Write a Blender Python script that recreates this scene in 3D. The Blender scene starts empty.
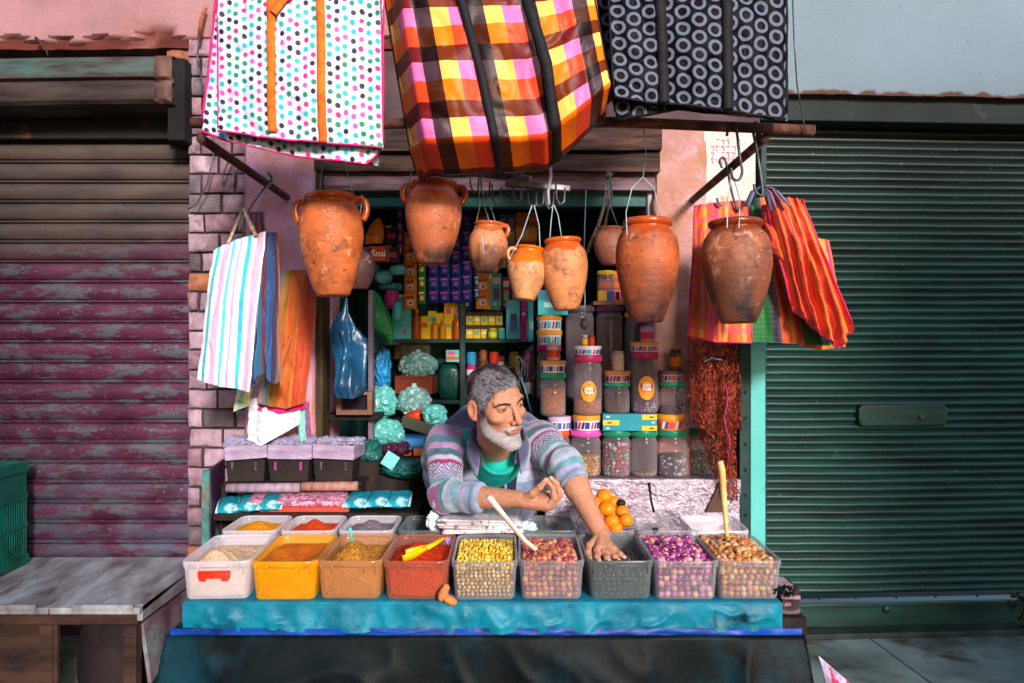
import bpy, math, random
import numpy as np
from mathutils import Vector, Matrix, Euler
random.seed(7); rng = np.random.default_rng(7)
F = 800.0; CZ = 1.58
SC = bpy.context.scene
COL = SC.collection
def P(px, py, Y): return Vector(((px-512)/F*Y, Y, CZ-(py-341.5)/F*Y))
def R(d): return math.radians(d)
def S(h):
    h = h.lstrip('#'); o = []
    for i in (0, 2, 4):
        c = int(h[i:i+2], 16)/255
        o.append(c/12.92 if c <= .04045 else ((c+.055)/1.055)**2.4)
    return tuple(o)
# ---------------------------------------------------------------- noise
def _hash(i, j, k, s):
    n = (i*374761393 + j*668265263 + k*2147483647*3 + s*974634777) & 0xffffffff
    n = ((n ^ (n >> 13))*1274126177) & 0xffffffff
    return ((n ^ (n >> 16)) & 0xffff)/65535.0
def vnoise(p, sc=1.0, seed=0):
    p = np.asarray(p, float)*sc
    b = np.floor(p).astype(np.int64); f = p-b; f = f*f*(3-2*f)
    r = 0
    for dx in (0, 1):
        for dy in (0, 1):
            for dz in (0, 1):
                w = (f[..., 0] if dx else 1-f[..., 0])*(f[..., 1] if dy else 1-f[..., 1])*(f[..., 2] if dz else 1-f[..., 2])
                r = r + w*_hash(b[..., 0]+dx, b[..., 1]+dy, b[..., 2]+dz, seed)
    return r*2-1
def fbm(p, sc=1.0, o=4, seed=0):
    r = 0; a = 1; t = 0
    for i in range(o):
        r = r+a*vnoise(p, sc*2**i, seed+i*17); t += a; a *= .5
    return r/t
# ---------------------------------------------------------------- objects
def tag(o, label=None, cat=None, group=None, kind=None):
    if label: o['label'] = label
    if cat: o['category'] = cat
    if group: o['group'] = group
    if kind: o['kind'] = kind
    return o
def thing(name, label, cat, loc, group=None):
    o = bpy.data.objects.new(name, None); COL.objects.link(o); o.location = loc; o.empty_display_size = .05
    return tag(o, label, cat, group)
def wloc(o):
    v = Vector((0, 0, 0))
    while o is not None:
        v = v+o.location; o = o.parent
    return v
def frame_for(d):
    d = d.normalized(); up = Vector((0, 0, 1)) if abs(d.z) < .9 else Vector((1, 0, 0))
    a = d.cross(up).normalized(); return a, d.cross(a).normalized()
class MB:
    def __init__(s): s.v = []; s.f = []; s.c = []; s.uv = []; s.n = 0; s.mi = []
    def add(s, V, Fc, col=(1, 1, 1), uv=None, mi=0):
        V = np.asarray(V, float).reshape(-1, 3); m = len(V)
        s.v.append(V)
        c = np.asarray(col, float)
        if c.ndim == 1: c = np.tile(c[:3], (m, 1))
        s.c.append(c); s.uv.append(np.zeros((m, 2)) if uv is None else np.asarray(uv, float).reshape(-1, 2))
        n = s.n
        for q in Fc: s.f.append([n+int(i) for i in q])
        s.mi += [mi]*len(Fc)
        s.n += m; return s
    def box(s, c, size, rot=None, col=(1, 1, 1), mi=0, taper=1.0):
        x, y, z = size[0]/2, size[1]/2, size[2]/2; c = Vector(c)
        V = [Vector((i*x*(taper if k < 0 else 1), j*y*(taper if k < 0 else 1), k*z)) for k in (-1, 1) for j in (-1, 1) for i in (-1, 1)]
        if rot is not None:
            M = Euler(rot).to_matrix() if not isinstance(rot, Matrix) else rot
            V = [M@q for q in V]
        return s.add([q+c for q in V], [(0, 2, 3, 1), (4, 5, 7, 6), (0, 1, 5, 4), (1, 3, 7, 5), (3, 2, 6, 7), (2, 0, 4, 6)], col, mi=mi)
    def span(s, a, b, col=(1, 1, 1), mi=0):
        a = Vector(a); b = Vector(b)
        return s.box((a+b)/2, [abs(b[i]-a[i]) for i in range(3)], None, col, mi)
    def tube(s, pts, r, n=8, col=(1, 1, 1), mi=0, flat=None, closed=False):
        pts = [Vector(p) for p in pts]; m = len(pts); rs = r if hasattr(r, '__len__') else [r]*m
        d0 = (pts[1]-pts[0]); a, b = frame_for(d0); V = []; pd = d0.normalized()
        for i, p in enumerate(pts):
            if closed: d = pts[(i+1) % m]-pts[i-1]
            else: d = pts[min(i+1, m-1)]-pts[max(i-1, 0)]
            d = d.normalized() if d.length > 1e-9 else pd
            q = pd.rotation_difference(d); a = q@a; b = q@b; pd = d
            for k in range(n):
                t = 2*math.pi*k/n
                V.append(p+(a*math.cos(t)+b*math.sin(t)*(flat or 1))*rs[i])
        Fc = []
        for i in range(m if closed else m-1):
            j = (i+1) % m
            for k in range(n): Fc.append((i*n+k, i*n+(k+1) % n, j*n+(k+1) % n, j*n+k))
        if not closed: Fc.append(tuple(range(n))[::-1]); Fc.append(tuple((m-1)*n+k for k in range(n)))
        return s.add(V, Fc, col, mi=mi)
    def lathe(s, prof, n=32, M=None, col=(1, 1, 1), mi=0, cap0=True, cap1=True, colf=None, wob=0):
        V = []; m = len(prof)
        for i, (r, z) in enumerate(prof):
            for k in range(n):
                t = 2*math.pi*k/n; rr = r*(1+wob*math.sin(2*t+1)+wob*.6*math.sin(3*t+z*20))
                V.append((rr*math.cos(t), rr*math.sin(t), z))
        V = np.array(V)
        c = col if colf is None else colf(V)
        Fc = []
        for i in range(m-1):
            for k in range(n): Fc.append((i*n+k, i*n+(k+1) % n, (i+1)*n+(k+1) % n, (i+1)*n+k))
        if cap0: Fc.append(tuple(range(n))[::-1])
        if cap1: Fc.append(tuple((m-1)*n+k for k in range(n)))
        if M is not None:
            M = np.array(M); V = V@M[:3, :3].T+M[:3, 3]
        return s.add(V, Fc, c, mi=mi)
    def grid(s, A, col=(1, 1, 1), uv=None, mi=0, wrap=False, flip=False):
        nu, nv = A.shape[:2]
        I = np.arange(nu*nv).reshape(nu, nv)
        if wrap: I = np.concatenate([I, I[:1]], 0)
        q = np.stack([I[:-1, :-1], I[1:, :-1], I[1:, 1:], I[:-1, 1:]], -1).reshape(-1, 4)
        if flip: q = q[:, ::-1]
        c = np.asarray(col, float)
        if c.ndim == 3: c = c.reshape(-1, 3)
        return s.add(A.reshape(-1, 3), q, c, uv, mi)
    def ball(s, c, r, sub=1, rot=None, col=(1, 1, 1), mi=0):
        V, Fc = ICO[sub]; r = np.array(r if hasattr(r, '__len__') else [r]*3)
        W = V*r
        if rot is not None: W = W@np.array(Euler(rot).to_matrix()).T
        return s.add(W+np.array(c), Fc, col, mi=mi)
    def build(s, name, mats, parent=None, org=None, smooth=True, bevel=0, bseg=2, auto=None, solid=0, kind=None):
        V = np.concatenate(s.v); o = Vector(org) if org is not None else Vector((0, 0, 0))
        base = wloc(parent)+o if parent is not None else o
        V = V-np.array(base)
        me = bpy.data.meshes.new(name); me.from_pydata(V.tolist(), [], s.f)
        mats = mats if isinstance(mats, (list, tuple)) else [mats]
        for m in mats: me.materials.append(m)
        if len(mats) > 1: me.polygons.foreach_set('material_index', s.mi)
        ca = me.color_attributes.new('Col', 'FLOAT_COLOR', 'POINT')
        C = np.ones((len(V), 4)); C[:, :3] = np.concatenate(s.c); ca.data.foreach_set('color', C.ravel())
        ul = me.uv_layers.new(name='UVMap'); li = np.zeros(len(me.loops), np.int32); me.loops.foreach_get('vertex_index', li)
        ul.data.foreach_set('uv', np.concatenate(s.uv)[li].ravel())
        me.polygons.foreach_set('use_smooth', [smooth]*len(me.polygons))
        if smooth and auto: me.set_sharp_from_angle(angle=R(auto))
        me.update()
        ob = bpy.data.objects.new(name, me); COL.objects.link(ob)
        if parent is not None: ob.parent = parent
        ob.location = o
        if bevel:
            b = ob.modifiers.new('bevel', 'BEVEL'); b.width = bevel; b.segments = bseg; b.limit_method = 'ANGLE'; b.angle_limit = R(40)
        if solid:
            b = ob.modifiers.new('solid', 'SOLIDIFY'); b.thickness = solid; b.offset = 0
        if kind: ob['kind'] = kind
        return ob
def _ico(sub):
    import bmesh
    b = bmesh.new(); bmesh.ops.create_icosphere(b, subdivisions=sub, radius=1)
    V = np.array([v.co[:] for v in b.verts]); Fc = [tuple(v.index for v in f.verts) for f in b.faces]; b.free(); return V, Fc
ICO = {i: _ico(i) for i in (1, 2, 3)}
# ---------------------------------------------------------------- materials
class NT:
    def __init__(s, m):
        m.use_nodes = True; s.t = m.node_tree; s.t.nodes.clear()
        s.out = s.t.nodes.new('ShaderNodeOutputMaterial')
        s.p = s.t.nodes.new('ShaderNodeBsdfPrincipled'); s.lk(s.p.outputs[0], s.out.inputs[0])
    def lk(s, a, b): s.t.links.new(a, b)
    def node(s, ty, ins={}, **kw):
        n = s.t.nodes.new('ShaderNode'+ty)
        for k, v in kw.items(): setattr(n, k, v)
        for k, v in ins.items(): s.put(n.inputs[k], v)
        return n
    def put(s, sock, v):
        if hasattr(v, 'links') or isinstance(v, bpy.types.NodeSocket): s.lk(v, sock)
        else:
            if sock.type == 'RGBA' and hasattr(v, '__len__') and len(v) == 3: v = (*v, 1)
            sock.default_value = v
    def m(s, op, a, b=0.0, c=0.0): return s.node('Math', {0: a, 1: b, 2: c}, operation=op).outputs[0]
    def mix(s, f, a, b, mode='MIX'):
        n = s.t.nodes.new('ShaderNodeMix'); n.data_type = 'RGBA'; n.blend_type = mode
        s.put(n.inputs[0], f); s.put(n.inputs[6], a); s.put(n.inputs[7], b); return n.outputs[2]
    def ramp(s, f, stops, const=False):
        n = s.t.nodes.new('ShaderNodeValToRGB'); s.put(n.inputs[0], f); r = n.color_ramp
        if const: r.interpolation = 'CONSTANT'
        for i, (p, c) in enumerate(stops):
            e = r.elements[i] if i < 2 else r.elements.new(p)
            e.position = p; c = (c, c, c) if not hasattr(c, '__len__') else c; e.color = (*c, 1)
        return n.outputs[0]
    def coord(s, scale=(1, 1, 1), kind='Object', loc=(0, 0, 0)):
        tc = s.t.nodes.new('ShaderNodeTexCoord'); mp = s.node('Mapping', {'Vector': tc.outputs[kind], 'Scale': scale, 'Location': loc}); return mp.outputs[0]
    def noise(s, v, sc, det=5, rough=.55, dist=0): return s.node('TexNoise', {'Vector': v, 'Scale': sc, 'Detail': det, 'Roughness': rough, 'Distortion': dist}).outputs[0]
    def bump(s, h, st, dist=.01):
        b = s.node('Bump', {'Height': h, 'Strength': st, 'Distance': dist}); s.lk(b.outputs[0], s.p.inputs['Normal'])
    def base(s, c): s.put(s.p.inputs['Base Color'], c)
    def set(s, **k):
        nm = dict(rough='Roughness', metal='Metallic', spec='Specular IOR Level', alpha='Alpha', trans='Transmission Weight', coat='Coat Weight', sub='Subsurface Weight', sheen='Sheen Weight', ior='IOR', emis='Emission Strength')
        for a, b in k.items(): s.put(s.p.inputs[nm[a]], b)
MATS = {}
def mat(name, c1, c2=None, ns=6, lo=.35, hi=.65, dirt=None, ds=2.5, dlo=.52, dhi=.68, stretch=(1, 1, 1), bump=.15, bs=60, bd=.004, vc=False, var=.25, loc=(0, 0, 0), **k):
    if name in MATS: return MATS[name]
    M = bpy.data.materials.new(name); n = NT(M); v = n.coord(stretch, loc=loc)
    nz = n.noise(v, ns)
    if vc:
        base = n.node('Attribute', attribute_name='Col').outputs[0]
        base = n.mix(1.0, base, c1, 'MULTIPLY')
        f = n.ramp(nz, [(lo, 1-var), (hi, 1.0)]); base = n.mix(1.0, base, f, 'MULTIPLY')
    else:
        c2 = c2 or tuple(x*(1-var) for x in c1)
        base = n.mix(n.ramp(nz, [(lo, 0.0), (hi, 1.0)]), c2, c1)
    if dirt is not None:
        d = n.ramp(n.noise(v, ds, 8, .65), [(dlo, 0.0), (dhi, 1.0)]); base = n.mix(d, base, dirt)
    n.base(base); n.set(rough=.7, spec=.25); n.set(**k)
    if bump: n.bump(n.noise(v, bs, 6, .6), bump, bd)
    MATS[name] = M; return M
def plastic(name, col, a=.45, rough=.25, vc=False, gl=.06):
    """thin see-through plastic: part transparent, part coloured body, a gloss coat"""
    if name in MATS: return MATS[name]
    M = bpy.data.materials.new(name); n = NT(M); n.base(col); n.set(rough=rough, spec=.6)
    v = n.coord(); sm = n.noise(v, 14, 6, .65)
    tr = n.node('BsdfTransparent', {'Color': tuple(.6+.4*c for c in col)}).outputs[0]
    al = n.m('MULTIPLY', a, n.m('ADD', .6, n.m('MULTIPLY', sm, .8)))
    fr = n.node('LayerWeight', {'Blend': .35}).outputs[1]
    al = n.m('MINIMUM', 1.0, n.m('ADD', al, n.m('MULTIPLY', fr, .5)))
    mx = n.node('MixShader', {0: al, 1: tr, 2: n.p.outputs[0]}).outputs[0]; n.lk(mx, n.out.inputs[0])
    MATS[name] = M; return M
# ================================================================ materials
m_pink = mat('pink_plaster', S('#b28a98'), S('#a36f78'), ns=5, dirt=S('#7a4a3c'), ds=3, dlo=.56, dhi=.72, bump=.6, bs=90, bd=.006, rough=.95)
m_pillar = mat('pillar_plaster', S('#cf9cb6'), S('#b87684'), ns=7, dirt=S('#b0765a'), ds=4, dlo=.5, dhi=.7, bump=.5, bs=70, bd=.006, rough=.95)
m_pillar2 = mat('old_plaster', S('#b88a88'), S('#a8745f'), ns=5, dirt=S('#cfa2b0'), ds=3, dlo=.5, dhi=.6, bump=.8, bs=50, bd=.008, rough=.95)
m_blue = mat('blue_plaster', (1, 1, 1), vc=True, var=.12, ns=3, dirt=S('#5d666c'), ds=9, dlo=.66, dhi=.78, bump=.5, bs=70, rough=.9)
m_blue_old = mat('blue_plaster_edge', S('#8898a8'), S('#728292'), ns=3, dirt=S('#5d666c'), ds=9, dlo=.64, dhi=.76, bump=.35, bs=80, rough=.9)
m_header = mat('dark_header', S('#1f2a29'), S('#151d1d'), ns=4, dirt=S('#4c4a40'), ds=5, dlo=.6, dhi=.75, rough=.7)
m_brick = mat('brick', (1, 1, 1), vc=True, var=.45, ns=22, dirt=S('#5d4448'), ds=14, dlo=.5, dhi=.72, bump=.8, bs=110, bd=.005, rough=.95)
m_mortar = mat('mortar', S('#4a383c'), S('#2a1c20'), ns=20, bump=.6, bs=80, rough=1)
m_beam = mat('old_beam', S('#4a3833'), S('#2a1f1d'), ns=7, stretch=(1, 6, 9), dirt=S('#6b4a42'), ds=2, dlo=.5, dhi=.66, bump=.7, bs=26, bd=.01, rough=.9)
m_beam2 = mat('pale_beam', S('#8f7580'), S('#5d4444'), ns=6, stretch=(1, 6, 9), dirt=S('#4a3028'), ds=2.5, bump=.6, bs=26, bd=.008, rough=.9)
m_teal = mat('teal_paint', S('#0d5654'), S('#093f40'), ns=6, dirt=S('#0a2020'), ds=5, rough=.5, bump=.1)
m_tealdark = mat('teal_dark', S('#123a38'), S('#0a2526'), ns=6, dirt=S('#3a4a44'), ds=5, rough=.6, bump=.2)
m_cyan = mat('cyan_post', S('#62c4bf'), S('#4fb0ae'), ns=4, dirt=S('#4c8a88'), ds=8, dlo=.6, dhi=.75, rough=.45, bump=.08)
m_inner = mat('inner_wall', S('#2a6466'), S('#184042'), ns=4, rough=.9, bump=.3)
m_dark = mat('dark_wood', S('#2b1f1c'), S('#150f0f'), ns=6, stretch=(4, 4, 1), rough=.8, bump=.4)
m_rust = mat('rusty_iron', S('#6d4436'), S('#3b241f'), ns=18, dirt=S('#8a6a60'), ds=9, dlo=.58, dhi=.7, bump=.5, bs=120, rough=.75, metal=.2)
m_wire = mat('wire', S('#5f6468'), S('#2c2c30'), ns=30, rough=.5, metal=.5, bump=0)
m_wirew = mat('pale_wire', S('#a9c4cc'), S('#8598a0'), ns=30, rough=.5, bump=0)
m_steel = mat('hook_steel', S('#7d7680'), S('#3c383c'), ns=20, rough=.45, metal=.6, bump=.1)
m_shbox = mat('shutter_box_metal', S('#50423f'), S('#302624'), ns=4, stretch=(1, 3, 5), dirt=S('#42605c'), ds=2, dlo=.5, dhi=.65, bump=.15, rough=.55, metal=.2)
m_shdark = mat('shutter_recess', S('#1e1a1a'), S('#120f10'), ns=5, dirt=S('#5a3524'), ds=6, dlo=.62, dhi=.7, rough=.8)
m_stone = mat('ledge_tile', S('#8c9c98'), S('#56625e'), ns=3, dirt=S('#4a3524'), ds=4, dlo=.5, dhi=.66, bump=.3, bs=50, rough=.55)
m_ground = mat('street_ground', S('#3a3634'), S('#262322'), ns=4, dirt=S('#171514'), ds=2, bump=.5, bs=30, rough=.85)
m_tabletop = mat('weathered_planks', S('#a0a2a8'), S('#665860'), ns=5, stretch=(2.5, .8, 1), dirt=S('#3a2010'), ds=3.3, dlo=.56, dhi=.72, bump=.4, bs=60, rough=.75)
m_tablewood = mat('brown_boards', S('#4a3228'), S('#281a18'), ns=5, stretch=(1, 4, 4), dirt=S('#241616'), ds=4, bump=.5, bs=40, rough=.85)
# peeling paint of the left shutter
def shutter_paint():
    M = bpy.data.materials.new('peeling_shutter_paint'); n = NT(M); v = n.coord((1, 1, 1))
    vs = n.coord((1.0, 1, 3.2))
    big = n.noise(v, 1.6, 3); z = n.node('SeparateXYZ', {0: v}).outputs[2]
    br = n.mix(n.ramp(n.noise(vs, 3, 6), [(.35, 0), (.65, 1)]), S('#372e30'), S('#56463f'))
    br = n.mix(n.ramp(n.noise(vs, 2.2, 6, .6), [(.58, 0), (.64, 1)]), br, S('#42484c'))
    mg = n.mix(n.ramp(n.noise(vs, 5, 6), [(.3, 0), (.7, 1)]), S('#3a1226'), S('#602646'))
    patch = n.m('MAXIMUM', n.ramp(n.noise(vs, 5.2, 10, .8), [(.525, 0), (.54, 1)]), n.m('MULTIPLY', n.ramp(n.noise(vs, 26, 6, .7), [(.60, 0), (.62, 1)]), .8))
    mg = n.mix(patch, mg, n.mix(n.noise(vs, 9, 4), S('#3a3a44'), S('#5e5c68')))
    mg = n.mix(n.ramp(n.noise(v, 60, 3), [(.66, 0), (.7, 1)]), mg, S('#7a6278'))
    # upper slats keep the brown coat, lower ones the magenta
    f = n.ramp(n.m('ADD', n.m('MULTIPLY', z, -.9), n.m('MULTIPLY', big, .55)), [(.0, 0), (1, 1)])
    f2 = n.node('MapRange', {0: n.m('ADD', z, n.m('MULTIPLY', big, -.5)), 1: 1.36, 2: 1.12, 3: 0.0, 4: 1.0}).outputs[0]
    lowgrey = n.node('MapRange', {0: z, 1: .85, 2: .4, 3: 0.0, 4: .6}).outputs[0]
    c = n.mix(f2, br, mg)
    c = n.mix(n.m('MULTIPLY', lowgrey, n.ramp(n.noise(vs, 4.5, 8, .6), [(.45, 0), (.55, 1)])), c, S('#454c60'))
    n.base(c); n.set(rough=.55, metal=.1, spec=.4); n.bump(n.m('ADD', n.noise(v, 50, 6), n.m('MULTIPLY', patch, .4)), .35, .004)
    return M
m_shut = shutter_paint()
def green_paint():
    M = bpy.data.materials.new('green_shutter_paint'); n = NT(M); v = n.coord((1, 1, 1)); vs = n.coord((.7, 1, 6))
    c = n.mix(n.ramp(n.noise(vs, 3, 6), [(.35, 0), (.7, 1)]), S('#082320'), S('#154a43'))
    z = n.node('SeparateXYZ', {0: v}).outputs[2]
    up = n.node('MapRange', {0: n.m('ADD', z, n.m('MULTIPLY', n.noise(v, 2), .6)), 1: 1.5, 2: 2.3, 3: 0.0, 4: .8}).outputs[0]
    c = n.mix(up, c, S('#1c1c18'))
    c = n.mix(n.ramp(n.noise(v, 45, 2), [(.72, 0), (.76, 1)]), c, S('#4a746e'))
    c = n.mix(n.ramp(n.noise(n.coord((1.5, 1, 9)), 6, 6, .7), [(.62, 0), (.72, .6)]), c, S('#2c5c55'))
    n.base(c); n.set(rough=.42, spec=.5); n.bump(n.noise(v, 60, 5), .12, .003)
    return M
m_gshut = green_paint()

# ================================================================ setting
g = MB(); g.grid(np.array([[[x, y, 0] for y in (-12, 2, 12)] for x in (-14, 0, 14)]), flip=False)
g.build('ground', m_ground, kind='structure')
# raised pavement in front of the shops
YW = 3.2
b = MB()
b.span((-6, 2.98, 0), (.9, 3.9, .41)); 
b.build('pavement', m_stone, kind='structure')
# ledge of stone slabs in front of the right shop
YR = R(-3.5)*-1
piv = Vector((1.0, 3.2, 0))
def rot_right(mb):
    c, s = math.cos(YR), math.sin(YR)
    for i, V in enumerate(mb.v):
        W = V-np.array(piv); X = W[:, 0]*c-W[:, 1]*s; Y = W[:, 0]*s+W[:, 1]*c
        V2 = V.copy(); V2[:, 0] = X+piv.x; V2[:, 1] = Y+piv.y; mb.v[i] = V2
    return mb
zl = P(800, 632, 3.2).z
led = MB()
for i in range(6):
    x0 = .78+i*.62
    led.span((x0, 2.62, zl-.05), (x0+.614, 3.35, zl+random.uniform(-.001, .001)))
rot_right(led); led.build('stone_ledge', m_stone, bevel=.004, smooth=False, kind='structure')
led = MB(); led.span((.79, 2.60, zl-.10), (4.4, 2.66, zl-.055)); rot_right(led)
T = led.build('ledge_edge_bar', mat('rust_bar', S('#4a2e2a'), S('#231616'), ns=12, rough=.7), bevel=.006, smooth=False)
tag(T, 'rusty brown metal edge bar along the front of the stone ledge', 'edge bar')
led = MB(); led.span((.82, 2.72, 0), (4.3, 3.3, zl-.055)); rot_right(led); led.build('ledge_base', m_stone, kind='structure')

# left shutter
def slats(x0, x1, z0, z1, pitch, Y, nx=14):
    zs = []; ys = []
    z = z1
    while z > z0:
        for t, d in ((0, .0), (.02, .007), (.05, .012), (.10, .014), (.135, .004), (.15, .0), (.175, .0), (.19, .010), (.23, .016), (.42, .021), (.62, .021), (.84, .015), (.93, .010), (.96, .0), (.985, -.001)):
            zs.append(z-t*pitch); ys.append(Y-d)
        z -= pitch
    xs = np.linspace(x0, x1, nx)
    A = np.zeros((nx, len(zs), 3)); A[:, :, 0] = xs[:, None]; A[:, :, 1] = np.array(ys)[None]; A[:, :, 2] = np.array(zs)[None]
    wob = vnoise(np.stack([A[..., 0]*2, A[..., 0]*0, np.floor((z1-A[..., 2])/pitch)*3.3], -1), 1, 3)*.002; A[:, :, 1] += wob
    return A
pit = 19.9/F*YW
T = thing('roller_shutter', 'closed roller shutter of wide slats with peeling magenta and brown paint left of the stall', 'shutter', (P(90, 341, YW).x, YW, .42))
b = MB(); b.grid(slats(-3.2, P(194, 0, YW).x, .42, P(0, 141, YW).z, pit, YW, 60), flip=True); b.build('slat_curtain', m_shut, T, auto=30)
b = MB(); zt = P(0, 141, YW).z
b.span((-3.2, 3.16, zt), (P(190, 0, 3.16).x, 3.22, zt+.10)); b.span((-3.2, 3.12, zt+.085), (P(190, 0, 3.16).x, 3.2, zt+.16)); b.span((-3.2, 3.14, zt-.006), (P(186, 0, 3.14).x, 3.19, zt+.01))
b.build('lintel_track', m_shdark, T, smooth=False, bevel=.003)
# hood
YH = 2.98
prof = [(3.14, P(0, 56, YH).z+.015), (YH, P(0, 57, YH).z), (YH-.01, P(0, 60, YH).z), (YH-.012, P(0, 78, YH).z), (YH+.008, P(0, 80, YH).z), (YH+.008, P(0, 83, YH).z), (YH-.012, P(0, 85, YH).z), (YH-.004, P(0, 99, YH).z), (YH-.016, P(0, 101, YH).z), (YH, P(0, 104, YH).z), (3.14, P(0, 106, YH).z)]
b = MB(); xs = np.linspace(-3.2, P(172, 0, YH).x, 24)
A = np.array([[(x, y, z+.004*math.sin(x*3)-.012*(-1.2-x)) for (y, z) in prof] for x in xs]); b.grid(A)
b.add(A[-1], [tuple(range(len(prof)))])
h = b.build('hood', m_shbox, T, auto=30)
b = MB(); A2 = A[-3:].copy(); xe = P(172, 0, YH).x
A2[:, :, 0] = np.linspace(xe-.06, xe+.006, 3)[:, None]; A2[:, :, 1] -= .004; A2[:, 1:-1, 2] += 0; b.grid(A2)
b.build('hood_end_cap', mat('rusted_cap', S('#6b4c44'), S('#3c2a28'), ns=15, rough=.7), T, auto=30, solid=.004)
b = MB(); b.span((P(173, 0, 3.05).x, 3.0, P(0, 140, 3.0).z), (P(190, 0, 3.05).x, 3.16, P(0, 58, 3.0).z)); b.build('side_plate', m_shdark, T, smooth=False, bevel=.004)

# right shutter
T = thing('corrugated_shutter', 'closed dark green corrugated shutter right of the stall', 'shutter', (1.9, 3.25, zl))
x0 = P(757, 0, 3.22).x; z1 = P(0, 118, 3.2).z; z0 = P(0, 604, 3.2).z; pr = 7.85/F*3.2
n = int((z1-z0)/pr); zs = []; ys = []
for i in range(n):
    for t, d in ((0, 0), (.12, .003), (.22, .0075), (.36, .0105), (.5, .0115), (.64, .0105), (.78, .0075), (.88, .003)):
        zs.append(z1-(i+t)*pr); ys.append(3.22-d)
xs = np.linspace(x0, 4.4, 50); A = np.zeros((50, len(zs), 3)); A[:, :, 0] = xs[:, None]; A[:, :, 1] = np.array(ys)[None]; A[:, :, 2] = np.array(zs)[None]
A[:, :, 1] += vnoise(A*np.array([2, 0, 1.5]), 1, 8)*.009+vnoise(A*np.array([7, 0, 9]), 1, 11)*.0018; A[:, :, 2] += vnoise(A*np.array([1.3, 0, .3]), 1, 9)*.005+vnoise(A*np.array([9, 0, 9]), 1, 12)*.0012
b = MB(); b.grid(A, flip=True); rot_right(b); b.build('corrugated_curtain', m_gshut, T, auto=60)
b = MB(); b.span((x0, 3.18, P(0, 627, 3.2).z), (4.4, 3.24, z0+.005)); b.span((x0, 3.17, P(0, 607, 3.2).z), (4.4, 3.2, P(0, 603, 3.2).z)); rot_right(b); br_ = b.build('bottom_rail', m_gshut, T, smooth=False, bevel=.003)
b = MB()
for px in (820, 858, 900, 941, 985): b.ball(P(px, 600, 3.165), .006)
b.lathe([(.017, 0), (.016, .006), (.008, .010), (.0, .011)], 16, Matrix.Translation(P(890, 611.5, 3.178))@Matrix.Rotation(R(90), 4, 'X'), cap1=False)
rot_right(b); b.build('rivet', m_gshut , br_)
b = MB(); pc = P(907, 416, 3.2); w = .186; hh = .044
rr = [(w*.93*sx, hh*sz) if k == 0 else (w*sx, hh*.45*sz) for (sx, sz, k) in ((-1, -1, 0), (1, -1, 0), (1, -1, 1), (1, 1, 1), (1, 1, 0), (-1, 1, 0), (-1, 1, 1), (-1, -1, 1))]
V = [(pc.x+x, y, pc.z+z) for y in (3.19, 3.215) for x, z in rr]; b.add(V, [tuple(range(8)), tuple(range(15, 7, -1))]+[(i+8, (i+1) % 8+8, (i+1) % 8, i) for i in range(8)])
rot_right(b); pl_ = b.build('lock_plate', m_gshut, T, smooth=False, bevel=.006)
b = MB(); b.lathe([(.011, 0), (.011, .006), (.006, .007), (.005, .001)], 14, Matrix.Translation(P(927, 418, 3.186))@Matrix.Rotation(R(90), 4, 'X'), cap1=False)
for px, py in ((862, 409), (950, 409), (950, 424), (862, 424), (910, 425)): b.ball(P(px, py, 3.19), .0035)
rot_right(b); b.build('lock', m_steel, pl_)
b = MB(); b.span((x0-.012, 3.14, zl), (x0+.01, 3.25, z1)); rot_right(b); b.build('guide_rail', m_tealdark, T, smooth=False, bevel=.002)
# bottom sill
b = MB(); b.span((x0, 3.10, zl), (4.4, 3.3, P(0, 627, 3.2).z+.002)); rot_right(b); b.build('shutter_sill', mat('sill', S('#39453f'), S('#1c2522'), ns=9, rough=.6), kind='structure', bevel=.004, smooth=False)
# header + upper right wall
b = MB(); b.span((x0-.03, 3.10, P(0, 120, 3.1).z), (4.4, 3.36, P(0, 92, 3.1).z)); rot_right(b)
tag(b.build('header_beam', m_header, smooth=False, bevel=.004), 'dark grey green header beam above the corrugated shutter', 'beam')
b = MB(); xs = np.linspace(P(600, 0, 3.07).x, 4.4, 420); zs = np.concatenate([np.linspace(P(0, 94, 3.07).z, P(0, 0, 3.07).z, 90), np.linspace(P(0, -4, 3.07).z, 4.6, 30)])
A = np.zeros((420, 120, 3)); A[:, :, 0] = xs[:, None]; A[:, :, 1] = 3.06; A[:, :, 2] = zs[None]
A[:, :, 1] += fbm(A, 2.5, 4, 5)*.006; A[:, 0, 2] += fbm(A[:, 0]*1.0, 14, 3, 6)*.008; A[:, :, 1] += 0
hb = A[..., 2]-A[:, :1, 2]; bc = np.array(S('#74838f'))*np.ones(A.shape); rim_ = np.clip((.016+.022*fbm(A, 22, 4, 31)-hb)/.008, 0, 1)[..., None]; spk = (fbm(A, 55, 2, 33) > .66)[..., None]*.6*np.clip(1.2-hb*2.2, 0, 1)[..., None]
bc = bc*(1-rim_)+np.array(S('#5a3c34'))*rim_; bc = bc*(1-spk)+np.array(S('#3c4448'))*spk
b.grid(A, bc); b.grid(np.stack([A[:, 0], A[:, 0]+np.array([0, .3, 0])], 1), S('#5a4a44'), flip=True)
rot_right(b); tag(b.build('upper_wall', m_blue, auto=40), 'pale blue grey plastered wall above the right shutter', 'wall')
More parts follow.
